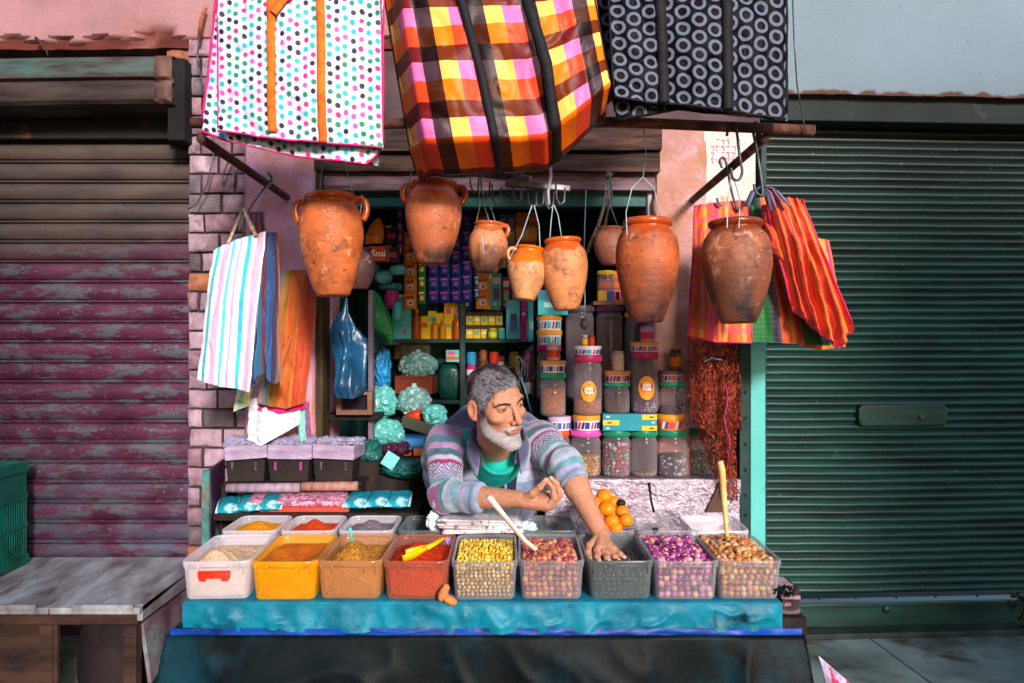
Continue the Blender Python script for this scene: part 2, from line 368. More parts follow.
# upper left wall
b = MB(); xs = np.linspace(-4.5, P(640, 0, 3.1).x, 150); zs = np.concatenate([np.linspace(P(0, 50, 3.1).z, P(0, 36, 3.1).z, 8), np.linspace(P(0, 34, 3.1).z, 4.6, 60)])
A = np.zeros((150, 68, 3)); A[:, :, 0] = xs[:, None]; A[:, :, 1] = 3.07; A[:, :, 2] = zs[None]
A[:, :, 1] += fbm(A, 3, 5, 15)*.014
cr = (fbm(A*np.array([1, 0, 1]), 6, 4, 16)*.06 + (P(0, 40, 3.1).z-A[..., 2])) > 0
A[:, :, 1] += cr*.02+cr*fbm(A, 40, 3, 2)*.012
A[:, 0, 2] += fbm(A[:, 0], 9, 3, 6)*.012
C = np.where(cr[..., None], np.array([.30, .14, .10])*(1+.5*fbm(A, 20, 3, 1))[..., None], np.ones(3))
m_pinkv = mat('pink_plaster_worn', S('#a07478'), vc=True, var=.3, ns=4, dirt=S('#8c5a4e'), ds=4.5, dlo=.55, dhi=.75, bump=.7, bs=80, bd=.007, rough=.95)
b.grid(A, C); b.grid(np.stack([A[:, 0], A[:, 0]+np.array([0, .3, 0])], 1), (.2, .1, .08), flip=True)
tag(b.build('upper_wall', m_pinkv, auto=50), 'rough pink plastered wall above the left shutter with a crumbling lower edge', 'wall')
# nail + wires in wall
b = MB(); b.tube([P(36, 38, 3.05), P(44, 46, 2.98)], [.006, .004]); b.tube([P(45, 46, 2.98), P(48, 56, 2.99)], .003)
tag(b.build('wall_spike', m_rust), 'rusty spike sticking out of the pink wall above the hood', 'spike')
b = MB(); b.tube([P(206, 8, 3.04), P(201, 22, 3.02), P(199, 40, 3.02)], [.006, .009, .006]); tag(b.build('wall_bracket', mat('orange_rust', S('#a85a3a'), S('#5a2c22'), ns=20, rough=.8)), 'short orange rusted iron stub left of the polka dot bags', 'bracket')

# brick pillars
def bricks(x0, x1, z0, z1, Y, depth, rows, seed, cut=.0):
    r = random.Random(seed); b = MB(); h = (z1-z0)/rows; nb = .128
    for i in range(rows):
        z = z0+i*h; x = x0-(nb*.5 if i % 2 else 0)-r.uniform(0, .02)
        while x < x1:
            w = nb*r.uniform(.9, 1.1); a = max(x+.006, x0); c = min(x+w-.006, x1)
            pass
            if c-a > .02:
                dy = r.uniform(0, .012); t = r.random()
                col = np.array(S('#b898a8') if t < .4 else S('#a07a88') if t < .68 else S('#7c6c74') if t < .90 else S('#a8684c'))*r.uniform(.75, 1.1)
                n = 5; bw = (c-a)/2; bh = (h-.009)/2
                # slightly irregular block
                us = np.linspace(-1, 1, n); G = np.array([[(a+bw+u*bw, Y+dy, z+h/2+v*bh) for v in (-1, -.8, 0, .8, 1)] for u in us])
                e = np.array([[1 if (abs(u) > .9 or abs(v) > .9) else 0 for v in (-1, -.8, 0, .8, 1)] for u in us])
                G[:, :, 1] += e*.008+fbm(G, 30, 3, seed)*.006; G[:, :, 0] += fbm(G, 25, 2, 3)*.004; G[:, :, 2] += fbm(G, 22, 2, 4)*.004
                b.grid(G, col*r.uniform(.9, 1.1))
                for edge, fl in ((G[0], True), (G[-1], False)): b.grid(np.stack([edge, edge+np.array([0, depth, 0])], 0), col, flip=fl)
                for edge, fl in ((G[:, 0], False), (G[:, -1], True)): b.grid(np.stack([edge, edge+np.array([0, depth, 0])], 1), col, flip=not fl)
            x += w
    return b
T = thing('brick_pillar', 'narrow pillar of whitewashed pink bricks between the left shutter and the stall', 'pillar', (P(215, 0, 3.1).x, 3.1, .4))
xa = P(187, 0, 3.06).x; xb = P(245, 0, 3.06).x; za = .42; zb = P(0, 36, 3.06).z; rows = round((zb-za)/(19.6/F*3.06))
bricks(xa, xb, za, zb, 3.06, .06, rows, 3).build('brickwork', m_brick, T, auto=50)
b = MB(); b.span((xa+.004, 3.085, za), (xb-.002, 3.4, zb)); b.build('mortar_core', m_mortar, T, smooth=False)
T = thing('brick_pier', 'darker bricks beside the hood under the pink wall', 'pillar', (P(180, 0, 3.1).x, 3.1, P(0, 130, 3.1).z))
bricks(P(166, 0, 3.1).x, xa-.004, P(0, 140, 3.1).z, zb-.004, 3.10, .05, 5, 5).build('brickwork', m_brick, T, auto=50)
b = MB(); b.span((P(166, 0, 3.1).x, 3.13, P(0, 140, 3.1).z), (xa-.004, 3.3, zb-.006)); b.build('mortar_core', m_mortar, T, smooth=False)
# plaster pillars
def rough_block(x0, x1, z0, z1, Y0, Y1, amp=.008, sc=6, seed=1, nx=30, nz=90):
    b = MB(); xs = np.linspace(0, 1, nx); zs = np.linspace(z0, z1, nz)
    path = [(x0, Y1)]+[(x0+(x1-x0)*t, Y0) for t in xs]+[(x1, Y1)]
    # round the corners a little
    A = np.array([[(x, y, z) for z in zs] for x, y in path]); A[1:-1, :, 1] += fbm(A[1:-1], sc, 5, seed)*amp
    A[1, :, 1] += .012; A[-2, :, 1] += .012; A[1, :, 0] += fbm(A[1], 12, 3, seed)*amp*1.2; A[-2, :, 0] += fbm(A[-2], 12, 3, seed+4)*amp*1.2
    b.grid(A); return b
b = rough_block(P(244, 0, 3.05).x, P(314, 0, 3.05).x, .42, P(0, 140, 3.05).z, 3.05, 3.5, seed=3)
tag(b.build('plaster_pillar', m_pillar, auto=50), 'pink plaster pillar behind the striped and orange cloth bags', 'pillar')
b = rough_block(P(655, 0, 3.08).x, P(708, 0, 3.08).x, .42, P(0, 120, 3.08).z, 3.08, 3.5, .02, 7, seed=8)
tag(b.build('plaster_pillar', m_pillar2, auto=50), 'crumbling orange and pink plaster pillar right of the hanging pots', 'pillar')
b = MB(); b.span((P(708, 0, 3.1).x, 3.12, .42), (P(757, 0, 3.1).x, 3.5, P(0, 110, 3.1).z))
tag(b.build('wall_pier', mat('cream_pier', S('#b79a94'), S('#96766e'), ns=5, rough=.9, bump=.3), smooth=False), 'narrow cream wall pier at the edge of the corrugated shutter', 'pillar')
# notice board with pink scrawl
T = thing('notice_board', 'cream painted board with faint pink writing behind the right bracket', 'board', P(731, 190, 3.09))
b = MB(); b.span((P(704, 0, 3.08).x, 3.085, P(0, 242, 3.08).z), (P(756, 0, 3.08).x, 3.11, P(0, 131, 3.08).z)); b.build('panel', mat('cream_board', S('#dcc4c4'), S('#c9b0a8'), ns=6, dirt=S('#c98a72'), ds=6, dlo=.56, dhi=.62, rough=.7, bump=.2), T, smooth=False, bevel=.003)
b = MB(); rr_ = random.Random(2)
for row in range(4):
    for k in range(6):
        x = 711+k*5.2; y = 140+row*6.2
        if rr_.random() < .85: b.tube([P(x, y, 3.083), P(x+3.6, y+rr_.uniform(-1, 1), 3.083)], .0014, 4)
        if rr_.random() < .75: b.tube([P(x+rr_.uniform(0, 4), y, 3.083), P(x+rr_.uniform(0, 4), y+4.8, 3.083)], .0013, 4)
b.build('writing', mat('pink_ink', S('#e08098'), rough=.7, bump=0), T)
# lintel beams over the opening
def beam(x0, x1, ya, yb, Y0, Y1, m, seed, name, label):
    b = MB(); nx = 60; A = []
    za, zb_ = P(0, yb, Y0).z, P(0, ya, Y0).z
    loop = [(Y1, za), (Y0, za), (Y0, (za*2+zb_)/3), (Y0, (za+2*zb_)/3), (Y0, zb_), (Y1, zb_)]
    for x in np.linspace(P(x0, 0, Y0).x, P(x1, 0, Y0).x, nx): A.append([(x, y, z) for y, z in loop])
    A = np.array(A); A += (fbm(A*np.array([1, 3, 3]), 5, 4, seed)*.012)[..., None]*np.array([0, 1, .8])
    b.grid(A); b.add(A[0], [tuple(range(6))[::-1]]); b.add(A[-1], [tuple(range(6))])
    return tag(b.build(name, m, auto=50), label, 'beam')
beam(313, 662, 118, 150, 3.02, 3.3, m_beam, 1, 'lintel_beam', 'dark brown upper timber lintel behind the hanging bags')
beam(314, 660, 152, 171, 3.05, 3.3, m_beam, 2, 'lintel_beam', 'splintered dark middle timber lintel behind the pot hooks')
beam(316, 658, 172, 190, 3.09, 3.3, m_beam2, 3, 'lintel_beam', 'paler weathered lower timber lintel just above the teal board')
b = MB(); b.span((P(318, 0, 3.14).x, 3.14, P(0, 207, 3.14).z), (P(656, 0, 3.14).x, 3.2, P(0, 190, 3.14).z)); tag(b.build('fascia_board', m_teal, smooth=False, bevel=.004), 'teal painted board across the top of the stall opening', 'board')
# stall interior: box of walls
XI0, XI1, YB = P(312, 0, 3.2).x-.02, P(700, 0, 3.2).x+.25, 4.35
for nm, a, c, lb in (('back_wall', (XI0-.1, YB, .4), (XI1+.1, YB+.1, 2.9), 'dark teal back wall behind the shelves inside the stall'), ('side_wall', (XI0-.12, 3.51, .4), (XI0-.02, YB, 2.9), 'dark left side wall inside the stall'), ('side_wall', (XI1+.02, 3.51, .4), (XI1+.12, YB, 2.9), 'dark right side wall inside the stall')):
    b = MB(); b.span(a, c); tag(b.build(nm, m_inner, smooth=False), lb, 'wall')
b = MB(); b.span((XI0-.1, 3.31, 2.5), (XI1+.1, YB+.1, 2.56)); b.build('ceiling', m_inner, kind='structure', smooth=False)
b = MB(); b.span((XI0-.1, 3.91, .405), (XI1+.1, YB+.1, .44)); b.build('stall_floor', m_dark, kind='structure', smooth=False)
# door posts on the right
b = MB(); b.span((P(751, 0, 2.98).x, 2.985, .42), (P(766, 0, 2.98).x, 3.10, P(0, 240, 3).z)); tag(b.build('door_post', m_cyan, smooth=False, bevel=.003), 'pale cyan painted post at the right edge of the stall', 'post')
T = thing('door_frame', 'dark green drilled metal frame upright beside the cyan post', 'post', (P(745, 0, 2.97).x, 2.97, .42))
b = MB(); b.span((P(740, 0, 2.95).x, 2.955, .42), (P(750.6, 0, 2.95).x, 3.05, P(0, 240, 3).z)); b.build('upright', m_tealdark, T, smooth=False, bevel=.003)
b = MB()
for py in (370, 392, 418, 444, 470, 495, 515): b.lathe([(.006, 0), (.006, .003), (.003, .0025)], 10, Matrix.Translation(P(745.6, py, 2.954))@Matrix.Rotation(R(90), 4, 'X'))
b.build('bolt', m_dark, T)
b = MB(); b.span((P(732, 0, 3.0).x, 3.0, P(0, 530, 3).z), (P(740, 0, 3.0).x, 3.06, P(0, 240, 3).z)); tag(b.build('door_jamb', m_dark, smooth=False, bevel=.003), 'dark brown timber jamb behind the red net sacks', 'post')
# left opening jamb
b = MB(); b.span((P(314.5, 0, 3.06).x, 3.07, .42), (P(322, 0, 3.06).x, 3.2, P(0, 172, 3.06).z)); tag(b.build('door_jamb', mat('jamb_wood', S('#4a3a20'), S('#211a12'), ns=6, stretch=(6, 6, 1), rough=.7), smooth=False, bevel=.004), 'brown timber jamb between the orange bag and the blue plastic bag', 'post')
b = MB(); b.span((P(655, 0, 3.2).x-.045, 3.12, P(0, 300, 3.2).z), (P(655, 0, 3.2).x-.005, 3.17, P(0, 190, 3.2).z)); tag(b.build('pipe_post', mat('white_pipe', S('#a79fa6'), S('#8b8088'), rough=.5), smooth=False, bevel=.012), 'pale upright post behind the widest pot', 'post')
# wall band hidden behind the hanging bags
b = MB(); b.span((P(240, 0, 3.1).x, 3.10, P(0, 125, 3.1).z), (P(760, 0, 3.1).x, 3.4, P(0, 30, 3.1).z+.05))
tag(b.build('wall_band', mat('grimy_band', S('#5a4448'), S('#33282a'), ns=5, rough=.9, bump=.5), smooth=False), 'grimy wall band above the lintel beams, behind the big shopping bags', 'wall')
# ================================================================ poles
YP = 2.2
zc = P(0, 126, YP).z
def bracket(pxw, pyw, label, up):
    a = P(pxw, pyw, 3.07); e = Vector((a.x, YP+.01, zc-.032))
    b = MB(); b.tube([a+Vector((0, .06, 0)), a, (a+e)/2, e], .0135, 14)
    return tag(b.build('iron_bracket', m_rust), label, 'bracket')
bracket(288, 198, 'rusty iron pipe reaching out from the pink pillar on the left', 1)
bracket(694, 199, 'rusty iron pipe reaching out from the crumbling pillar on the right', 1)
b = MB(); b.tube([P(192, 123, YP), P(330, 124, YP), P(620, 122, YP), P(814, 130.5, YP)], .0145, 14)
pole = tag(b.build('iron_pole', m_rust), 'long rusty horizontal pole under the shopping bags with its end over the right shutter', 'pole')
b = MB(); b.tube([P(100, -75, 2.12), P(900, -75, 2.12)], .013, 12); 
for px in (150, 480, 860): b.tube([P(px, -75, 2.12), P(px, -75, 2.12)+Vector((0, .96, .3))], .01, 8)
tag(b.build('hanging_rail', m_rust), 'rail above the stall that the big shopping bags hang from', 'rail')
# ================================================================ bag materials
def uvn(n):
    uv = n.node('UVMap', uv_map='UVMap'); s = n.node('SeparateXYZ', {0: uv.outputs[0]}); return s.outputs[0], s.outputs[1]
def dots_mat():
    M = bpy.data.materials.new('polka_dot_fabric'); n = NT(M); u, v = uvn(n)
    cu = n.m('DIVIDE', u, .0200); ci = n.m('FLOOR', cu); fu = n.m('SUBTRACT', n.m('FRACT', cu), .5)
    wn = n.node('TexWhiteNoise', {'W': ci}, noise_dimensions='1D').outputs[0]
    cv = n.m('ADD', n.m('DIVIDE', v, .0228), n.m('ADD', n.m('MULTIPLY', n.m('MODULO', ci, 2.0), .5), n.m('MULTIPLY', wn, .3))); ri = n.m('FLOOR', cv); fv = n.m('SUBTRACT', n.m('FRACT', cv), .5)
    cx = n.node('CombineXYZ', {0: ci, 1: ri}).outputs[0]
    w2 = n.node('TexWhiteNoise', {'Vector': cx}, noise_dimensions='2D'); dx = n.m('MULTIPLY', n.m('SUBTRACT', w2.outputs[0], .5), .22)
    fu = n.m('ADD', fu, dx)
    d = n.m('SQRT', n.m('ADD', n.m('MULTIPLY', fu, fu), n.m('MULTIPLY', n.m('MULTIPLY', fv, fv), 1.2)))
    dot = n.m('SUBTRACT', 1.0, n.node('MapRange', {0: d, 1: .29, 2: .34, 3: 0.0, 4: 1.0}).outputs[0])
    w3 = n.node('TexWhiteNoise', {'Vector': n.node('CombineXYZ', {0: ri, 1: ci}).outputs[0]}, noise_dimensions='2D').outputs[0]
    c = n.ramp(w3, [(0, S('#0c7a5e')), (.24, S('#2b1f35')), (.46, S('#12a5b4')), (.7, S('#e0257a')), (.88, S('#d84fae'))], True)
    base = n.mix(dot, S('#b9c0d2'), c); n.base(base); n.set(rough=.45, spec=.25)
    n.bump(n.m('ADD', n.noise(n.coord((1, 1, 2.5)), 18, 6, .65), n.m('MULTIPLY', n.m('SINE', n.m('MULTIPLY', v, 1500.0)), .03)), .5, .010); return M
def rings_mat():
    M = bpy.data.materials.new('ring_print_fabric'); n = NT(M); u, v = uvn(n)
    cu = n.m('DIVIDE', u, .041); ci = n.m('FLOOR', cu); fu = n.m('SUBTRACT', n.m('FRACT', cu), .5)
    cv = n.m('ADD', n.m('DIVIDE', v, .046), n.m('MULTIPLY', n.m('MODULO', ci, 2.0), .5)); fv = n.m('SUBTRACT', n.m('FRACT', cv), .5)
    d = n.m('SQRT', n.m('ADD', n.m('MULTIPLY', fu, fu), n.m('MULTIPLY', n.m('MULTIPLY', fv, fv), 1.28)))
    ring = n.m('MULTIPLY', n.m('GREATER_THAN', d, .27), n.m('LESS_THAN', d, .46))
    fine = n.m('ADD', .72, n.m('MULTIPLY', n.m('SINE', n.m('MULTIPLY', d, 90.0)), .28))
    base = n.mix(n.m('MULTIPLY', ring, fine), n.mix(n.m('LESS_THAN', d, .2), S('#08070b'), S('#160e10')), S('#6c748a')); n.base(base); n.set(rough=.5, spec=.05)
    n.bump(n.noise(n.coord(), 22, 5), .3, .006); return M
def plaid_mat():
    M = bpy.data.materials.new('plaid_fabric'); n = NT(M); u, v = uvn(n); cw = .046
    cu = n.m('FRACT', n.m('ADD', n.m('DIVIDE', u, cw*3), .08)); cv = n.m('FRACT', n.m('DIVIDE', v, cw*3))
    a = n.ramp(cu, [(0, (1, .58, .14)), (.333, (.92, .22, .58)), (.345, (.88, .18, .52)), (.69, (.05, .03, .05)), (.70, (.06, .03, .05))], True)
    a2 = n.ramp(cv, [(0, (.97, .9, .82)), (.333, (1, .34, .03)), (.70, (.16, .04, .015))], True)
    c = n.mix(1.0, a, a2, 'MULTIPLY'); 
    wv = n.m('MULTIPLY', n.m('SINE', n.m('MULTIPLY', n.m('ADD', u, v), 1400.0)), .06); c = n.mix(n.m('ABSOLUTE', n.m('MULTIPLY', wv, 3.0)), c, (0, 0, 0))
    n.base(c); n.set(rough=.42, spec=.14); n.bump(n.noise(n.coord(), 16, 4), .35, .008); return M
def stripes_mat(name, stops, period=None, axis=0, weave=900, rough=.7, cross=None):
    M = bpy.data.materials.new(name); n = NT(M); u, v = uvn(n); q = (u, v)[axis]
    f = n.m('FRACT', n.m('DIVIDE', q, period)); c = n.ramp(f, stops, True)
    if cross is not None:
        g2 = n.m('LESS_THAN', n.m('FRACT', n.m('DIVIDE', (v, u)[axis], cross[0])), cross[1]); c = n.mix(n.m('MULTIPLY', g2, cross[3]), c, cross[2])
    c = n.mix(n.m('MULTIPLY', n.noise(n.coord((1, 1, 1)), 20, 6), .25), c, (0, 0, 0))
    n.base(c); n.set(rough=rough, sheen=.2)
    h = n.m('ADD', n.noise(n.coord(), 14, 4), n.m('MULTIPLY', n.m('SINE', n.m('MULTIPLY', v, weave)), .04)); n.bump(h, .4, .006); return M
m_dots, m_rings, m_plaid = dots_mat(), rings_mat(), plaid_mat()
m_orange_strap = mat('orange_webbing', S('#d9721e'), S('#b8540f'), ns=40, rough=.75, bump=.3, bs=300, bd=.002)
m_black_strap = mat('black_webbing', S('#16131a'), S('#0a090c'), ns=40, rough=.7, bump=.3, bs=300, bd=.002)
m_pinkedge = mat('pink_piping', S('#d81f78'), S('#b0104f'), ns=40, rough=.6)
# ---------------------------------------------------------------- a bag: closed sleeve of cloth hanging from its top edge
def cloth_arr(top, bot, Y, nu, nv, fold=.01, ff=3, seed=0, belly=.03, flare=.0, lf=None, side='front', thick=.03, vsag=.0):
    """top / bot: polylines of (px,py) sampled along u; returns array nu x nv x 3 in world, uv in metres"""
    def samp(pl, t):
        pl = [np.array(q, float) for q in pl]; d = np.cumsum([0]+[np.linalg.norm(pl[i+1]-pl[i]) for i in range(len(pl)-1)]); d /= d[-1]
        return np.stack([np.interp(t, d, [q[0] for q in pl]), np.interp(t, d, [q[1] for q in pl])], -1)
    u = np.linspace(0, 1, nu); v = np.linspace(0, 1, nv); T_, B_ = samp(top, u), samp(bot, u)
    px = T_[:, None]*(1-v)[None, :, None]+B_[:, None]*v[None, :, None]
    U, V = np.meshgrid(u, v, indexing='ij')
    q = np.stack([U*3, V*2.2, U*0+seed*3.1], -1)
    d = fbm(q, 1.3, 3, seed)*fold*1.6+np.sin(U*math.pi*ff+2*vnoise(q, .6, seed+2)+seed)*fold*(.25+.75*V)
    d += ((1-np.abs(vnoise(q*np.array([1.3, 1.0, 1]), 2.2, seed+5)))**4-.4)*.009+(1-np.abs(vnoise(q, 5.5, seed+6)))**4*.004
    d -= belly*np.sin(U*math.pi)**.6*np.sin(np.clip(V, .02, 1)*math.pi*.9)**.7
    if side == 'back': d = -d*.3+thick
    e = np.clip(np.minimum(U, 1-U)/.03, 0, 1); e2 = np.clip((1-V)/.02, 0, 1)
    rim = (1-np.sqrt(1-(1-e)**2))*0
    Yd = Y+d if side == 'front' else Y+d
    if lf is not None: Yd = Yd+lf(U, V)*(1 if side == 'front' else .6)
    Z = CZ-(px[..., 1]-341.5)/F*Y; X = (px[..., 0]-512)/F*Y
    A = np.stack([X, Yd, Z], -1); return A, U, V
def bag(name, label, group, top, bot, Y, m, W, H, nu=90, nv=90, edge=None, edge_r=.0025, **k):
    A, U, V = cloth_arr(top, bot, Y, nu, nv, **k); kb = dict(k); kb['side'] = 'back'; B, _, _ = cloth_arr(top, bot, Y, nu, nv, **kb)
    B[..., 0] += (.5-U)*.012; B[..., 2] += V*.008
    c = A.reshape(-1, 3).mean(0); T = thing(name, label, 'bag', Vector(c), group)
    uv = np.stack([U*W, V*H], -1)
    b = MB(); b.grid(A, uv=uv, flip=True)
    b.grid(B, uv=uv)
    for a0, b0, fl, uu in ((A[0], B[0], True, uv[0]), (A[-1], B[-1], False, uv[-1]), (A[:, -1], B[:, -1], True, uv[:, -1])):
        mid = (a0+b0)/2; b.grid(np.stack([a0, mid, b0], 1), uv=np.stack([uu]*3, 1), flip=fl)
    body = b.build('bag_body', m, T)
    if edge is not None:
        b = MB()
        for ln in (A[0], A[-1]): b.tube(ln[::4], edge_r, 6)
        b.tube(A[::3, -1], edge_r, 6); b.build('piping', edge, T)
    return T, A
def strap(T, A, pts, m, w, off=.006, name='strap', top_extra=None):
    """strap lying on the bag front; pts are (u,v) parameters"""
    nu, nv = A.shape[:2]; pl = []
    P_ = [np.array(p, float) for p in pts]; n = 28
    for i in range(len(P_)-1):
        for t in np.linspace(0, 1, n, endpoint=(i == len(P_)-2)):
            q = P_[i]*(1-t)+P_[i+1]*t; a = min(max(q[0], 0), 1)*(nu-1); c = min(max(q[1], 0), 1)*(nv-1)
            i0, j0 = int(min(a, nu-2)), int(min(c, nv-2)); fa, fc = a-i0, c-j0
            p = A[i0, j0]*(1-fa)*(1-fc)+A[i0+1, j0]*fa*(1-fc)+A[i0, j0+1]*(1-fa)*fc+A[i0+1, j0+1]*fa*fc
            pl.append(p+np.array([0, -off, 0]))
    pl = np.array(pl)
    if top_extra is not None:
        pl = np.concatenate([np.array(top_extra), pl])
    d = np.gradient(pl, axis=0); sd = np.stack([d[:, 2], d[:, 1]*0, -d[:, 0]], -1); sd /= np.linalg.norm(sd, axis=1)[:, None]+1e-9
    G = np.stack([pl-sd*w/2, pl, pl+sd*w/2], 0); b = MB(); b.grid(G, flip=False)
    return b.build(name, m, T, solid=.0025)
# polka dot bags, front first
k = dict(fold=.006, ff=2.5, belly=.015)
T, A = bag('polka_dot_bag', 'white polka dot shopping bag at the front of its stack, with orange straps', 'polka dot shopping bags', [(218, -40), (380, -40)], [(217, 130), (290, 141), (383, 147)], 2.06, m_dots, .42, .45, 70, 70, m_pinkedge, seed=1, **k)
strap(T, A, [(.34, .2), (.34, .35), (.345, .97)], m_orange_strap, .021)
strap(T, A, [(.64, .2), (.645, .5), (.645, 1.0)], m_orange_strap, .021)
strap(T, A, [(.36, .32), (.42, .24), (.50, .18), (.56, .14)], m_orange_strap, .022, .012)
T, A = bag('polka_dot_bag', 'middle white polka dot shopping bag, its hem just below the one with straps', 'polka dot shopping bags', [(226, -40), (384, -40)], [(228, 141), (300, 157), (368, 165), (383, 150)], 2.10, m_dots, .42, .47, 60, 60, m_pinkedge, seed=5, **k)
T, A = bag('polka_dot_bag', 'rearmost white polka dot shopping bag, with a bright pink left edge sticking out', 'polka dot shopping bags', [(221, -40), (370, -40)], [(202, 131), (226, 141), (330, 160), (379, 166)], 2.14, m_dots, .41, .47, 60, 60, m_pinkedge, .004, seed=9, **k)
# plaid
def gus(U, V): return np.clip(.1-U, 0, .1)*1.4+np.clip(V-.9, 0, .1)*1.5
T, A = bag('plaid_bag', 'large orange pink and black plaid shopping bag with black straps', None, [(372, -45), (586, -45)], [(407, 160), (440, 165), (548, 158), (580, 132), (613, 99)], 2.04, m_plaid, .565, .52, 90, 80, m_black_strap, .003, fold=.010, ff=3, seed=3, belly=.035, lf=gus)
strap(T, A, [(.36, 0), (.40, .6), (.405, 1.0)], m_black_strap, .022)
strap(T, A, [(.66, 0), (.70, .6), (.67, 1.0)], m_black_strap, .026)
# rings
T, A = bag('ring_print_bag', 'black shopping bag with grey ring print hanging in front, black straps', 'ring print shopping bags', [(606, -45), (789, -45)], [(614, 98), (700, 108), (786, 119)], 2.07, m_rings, .46, .41, 70, 60, m_black_strap, .003, fold=.008, ff=3, seed=12, belly=.02)
strap(T, A, [(.27, 0), (.29, .6), (.29, 1.0)], m_black_strap, .026)
strap(T, A, [(.64, 0), (.65, .6), (.655, 1.0)], m_black_strap, .026)
T, A = bag('ring_print_bag', 'black ring print shopping bag behind, its crumpled hem showing below the front one', 'ring print shopping bags', [(592, -45), (780, -45)], [(616, 121), (680, 110), (789, 120)], 2.12, m_rings, .46, .42, 60, 60, m_black_strap, .003, fold=.012, ff=4, seed=15, belly=.01)
b = MB(); b.tube([P(792, -20, 2.1), P(794, 40, 2.1), P(797, 85, 2.1), P(803, 118, 2.17), P(806, 135, 2.18)], .0018, 6); tag(b.build('wire', m_wire), 'thin dark wire hanging down beside the ring print bags to the pole end', 'wire')

# ================================================================ clay pots
def pot_mat(name, glaze, clay, seed, line=.74):
    M = bpy.data.materials.new(name); n = NT(M); v = n.coord(loc=(seed*1.7, seed*.9, 0)); c = n.node('Attribute', attribute_name='Col').outputs[0]
    s = n.node('SeparateColor', {0: c}); g_ = s.outputs[0]   # r = glaze coverage set per vertex
    nz = n.noise(v, 14, 6, .6); drip = n.m('ADD', g_, n.m('MULTIPLY', n.m('SUBTRACT', nz, .5), .5)); gf = n.ramp(drip, [(.45, 0), (.56, 1)])
    cl = n.mix(n.ramp(n.noise(v, 16, 9, .72), [(.38, 0), (.62, 1)]), tuple(x*.55 for x in clay), clay)
    cl = n.mix(n.ramp(n.noise(v, 9, 9, .75), [(.53, 0), (.64, .8)]), cl, S('#4a261c')); cl = n.mix(n.ramp(n.noise(v, 75, 4, .6), [(.60, 0), (.68, .7)]), cl, S('#3c2018'))
    cl = n.mix(n.ramp(n.noise(v, 22, 7, .75), [(.57, 0), (.64, .5)]), cl, S('#e0a184'))
    soot = s.outputs[1]; cl = n.mix(n.m('MULTIPLY', soot, n.ramp(n.noise(v, 8, 5), [(.35, 0), (.6, 1)])), cl, S('#241518'))
    gl = n.mix(n.ramp(n.noise(v, 12, 5), [(.35, 0), (.65, 1)]), tuple(x*.55 for x in glaze), glaze)
    n.base(n.mix(gf, cl, gl)); n.set(rough=n.m('SUBTRACT', .62, n.m('MULTIPLY', gf, .45)), spec=.5)
    n.bump(n.m('ADD', n.m('MULTIPLY', n.noise(v, 45, 8, .7), 1.2), n.m('MULTIPLY', n.m('SINE', n.m('MULTIPLY', n.node('SeparateXYZ', {0: n.coord()}).outputs[2], 330.0)), .12)), .35, .003)
    return M
PROF = {'amphora': [(.47, 0), (.51, .01), (.63, .10), (.79, .25), (.92, .42), (.99, .56), (1.0, .64), (.975, .74), (.91, .82), (.80, .88), (.725, .91), (.70, .925), (.735, .935), (.775, .95), (.79, .97), (.775, .99), (.735, 1.0), (.68, .99), (.65, .96), (.62, .9), (.6, .85)],
        'neck': [(.44, 0), (.48, .01), (.62, .13), (.80, .3), (.95, .46), (1.0, .58), (.98, .68), (.88, .77), (.74, .84), (.66, .89), (.64, .93), (.67, .955), (.72, .97), (.73, .985), (.70, 1.0), (.64, .995), (.6, .96), (.56, .9), (.5, .8)],
        'squat': [(.45, 0), (.52, .015), (.72, .13), (.9, .3), (.99, .47), (1.0, .6), (.93, .74), (.80, .84), (.70, .89), (.68, .92), (.74, .95), (.78, .975), (.76, 1.0), (.70, .995), (.65, .95), (.6, .88), (.58, .8)]}
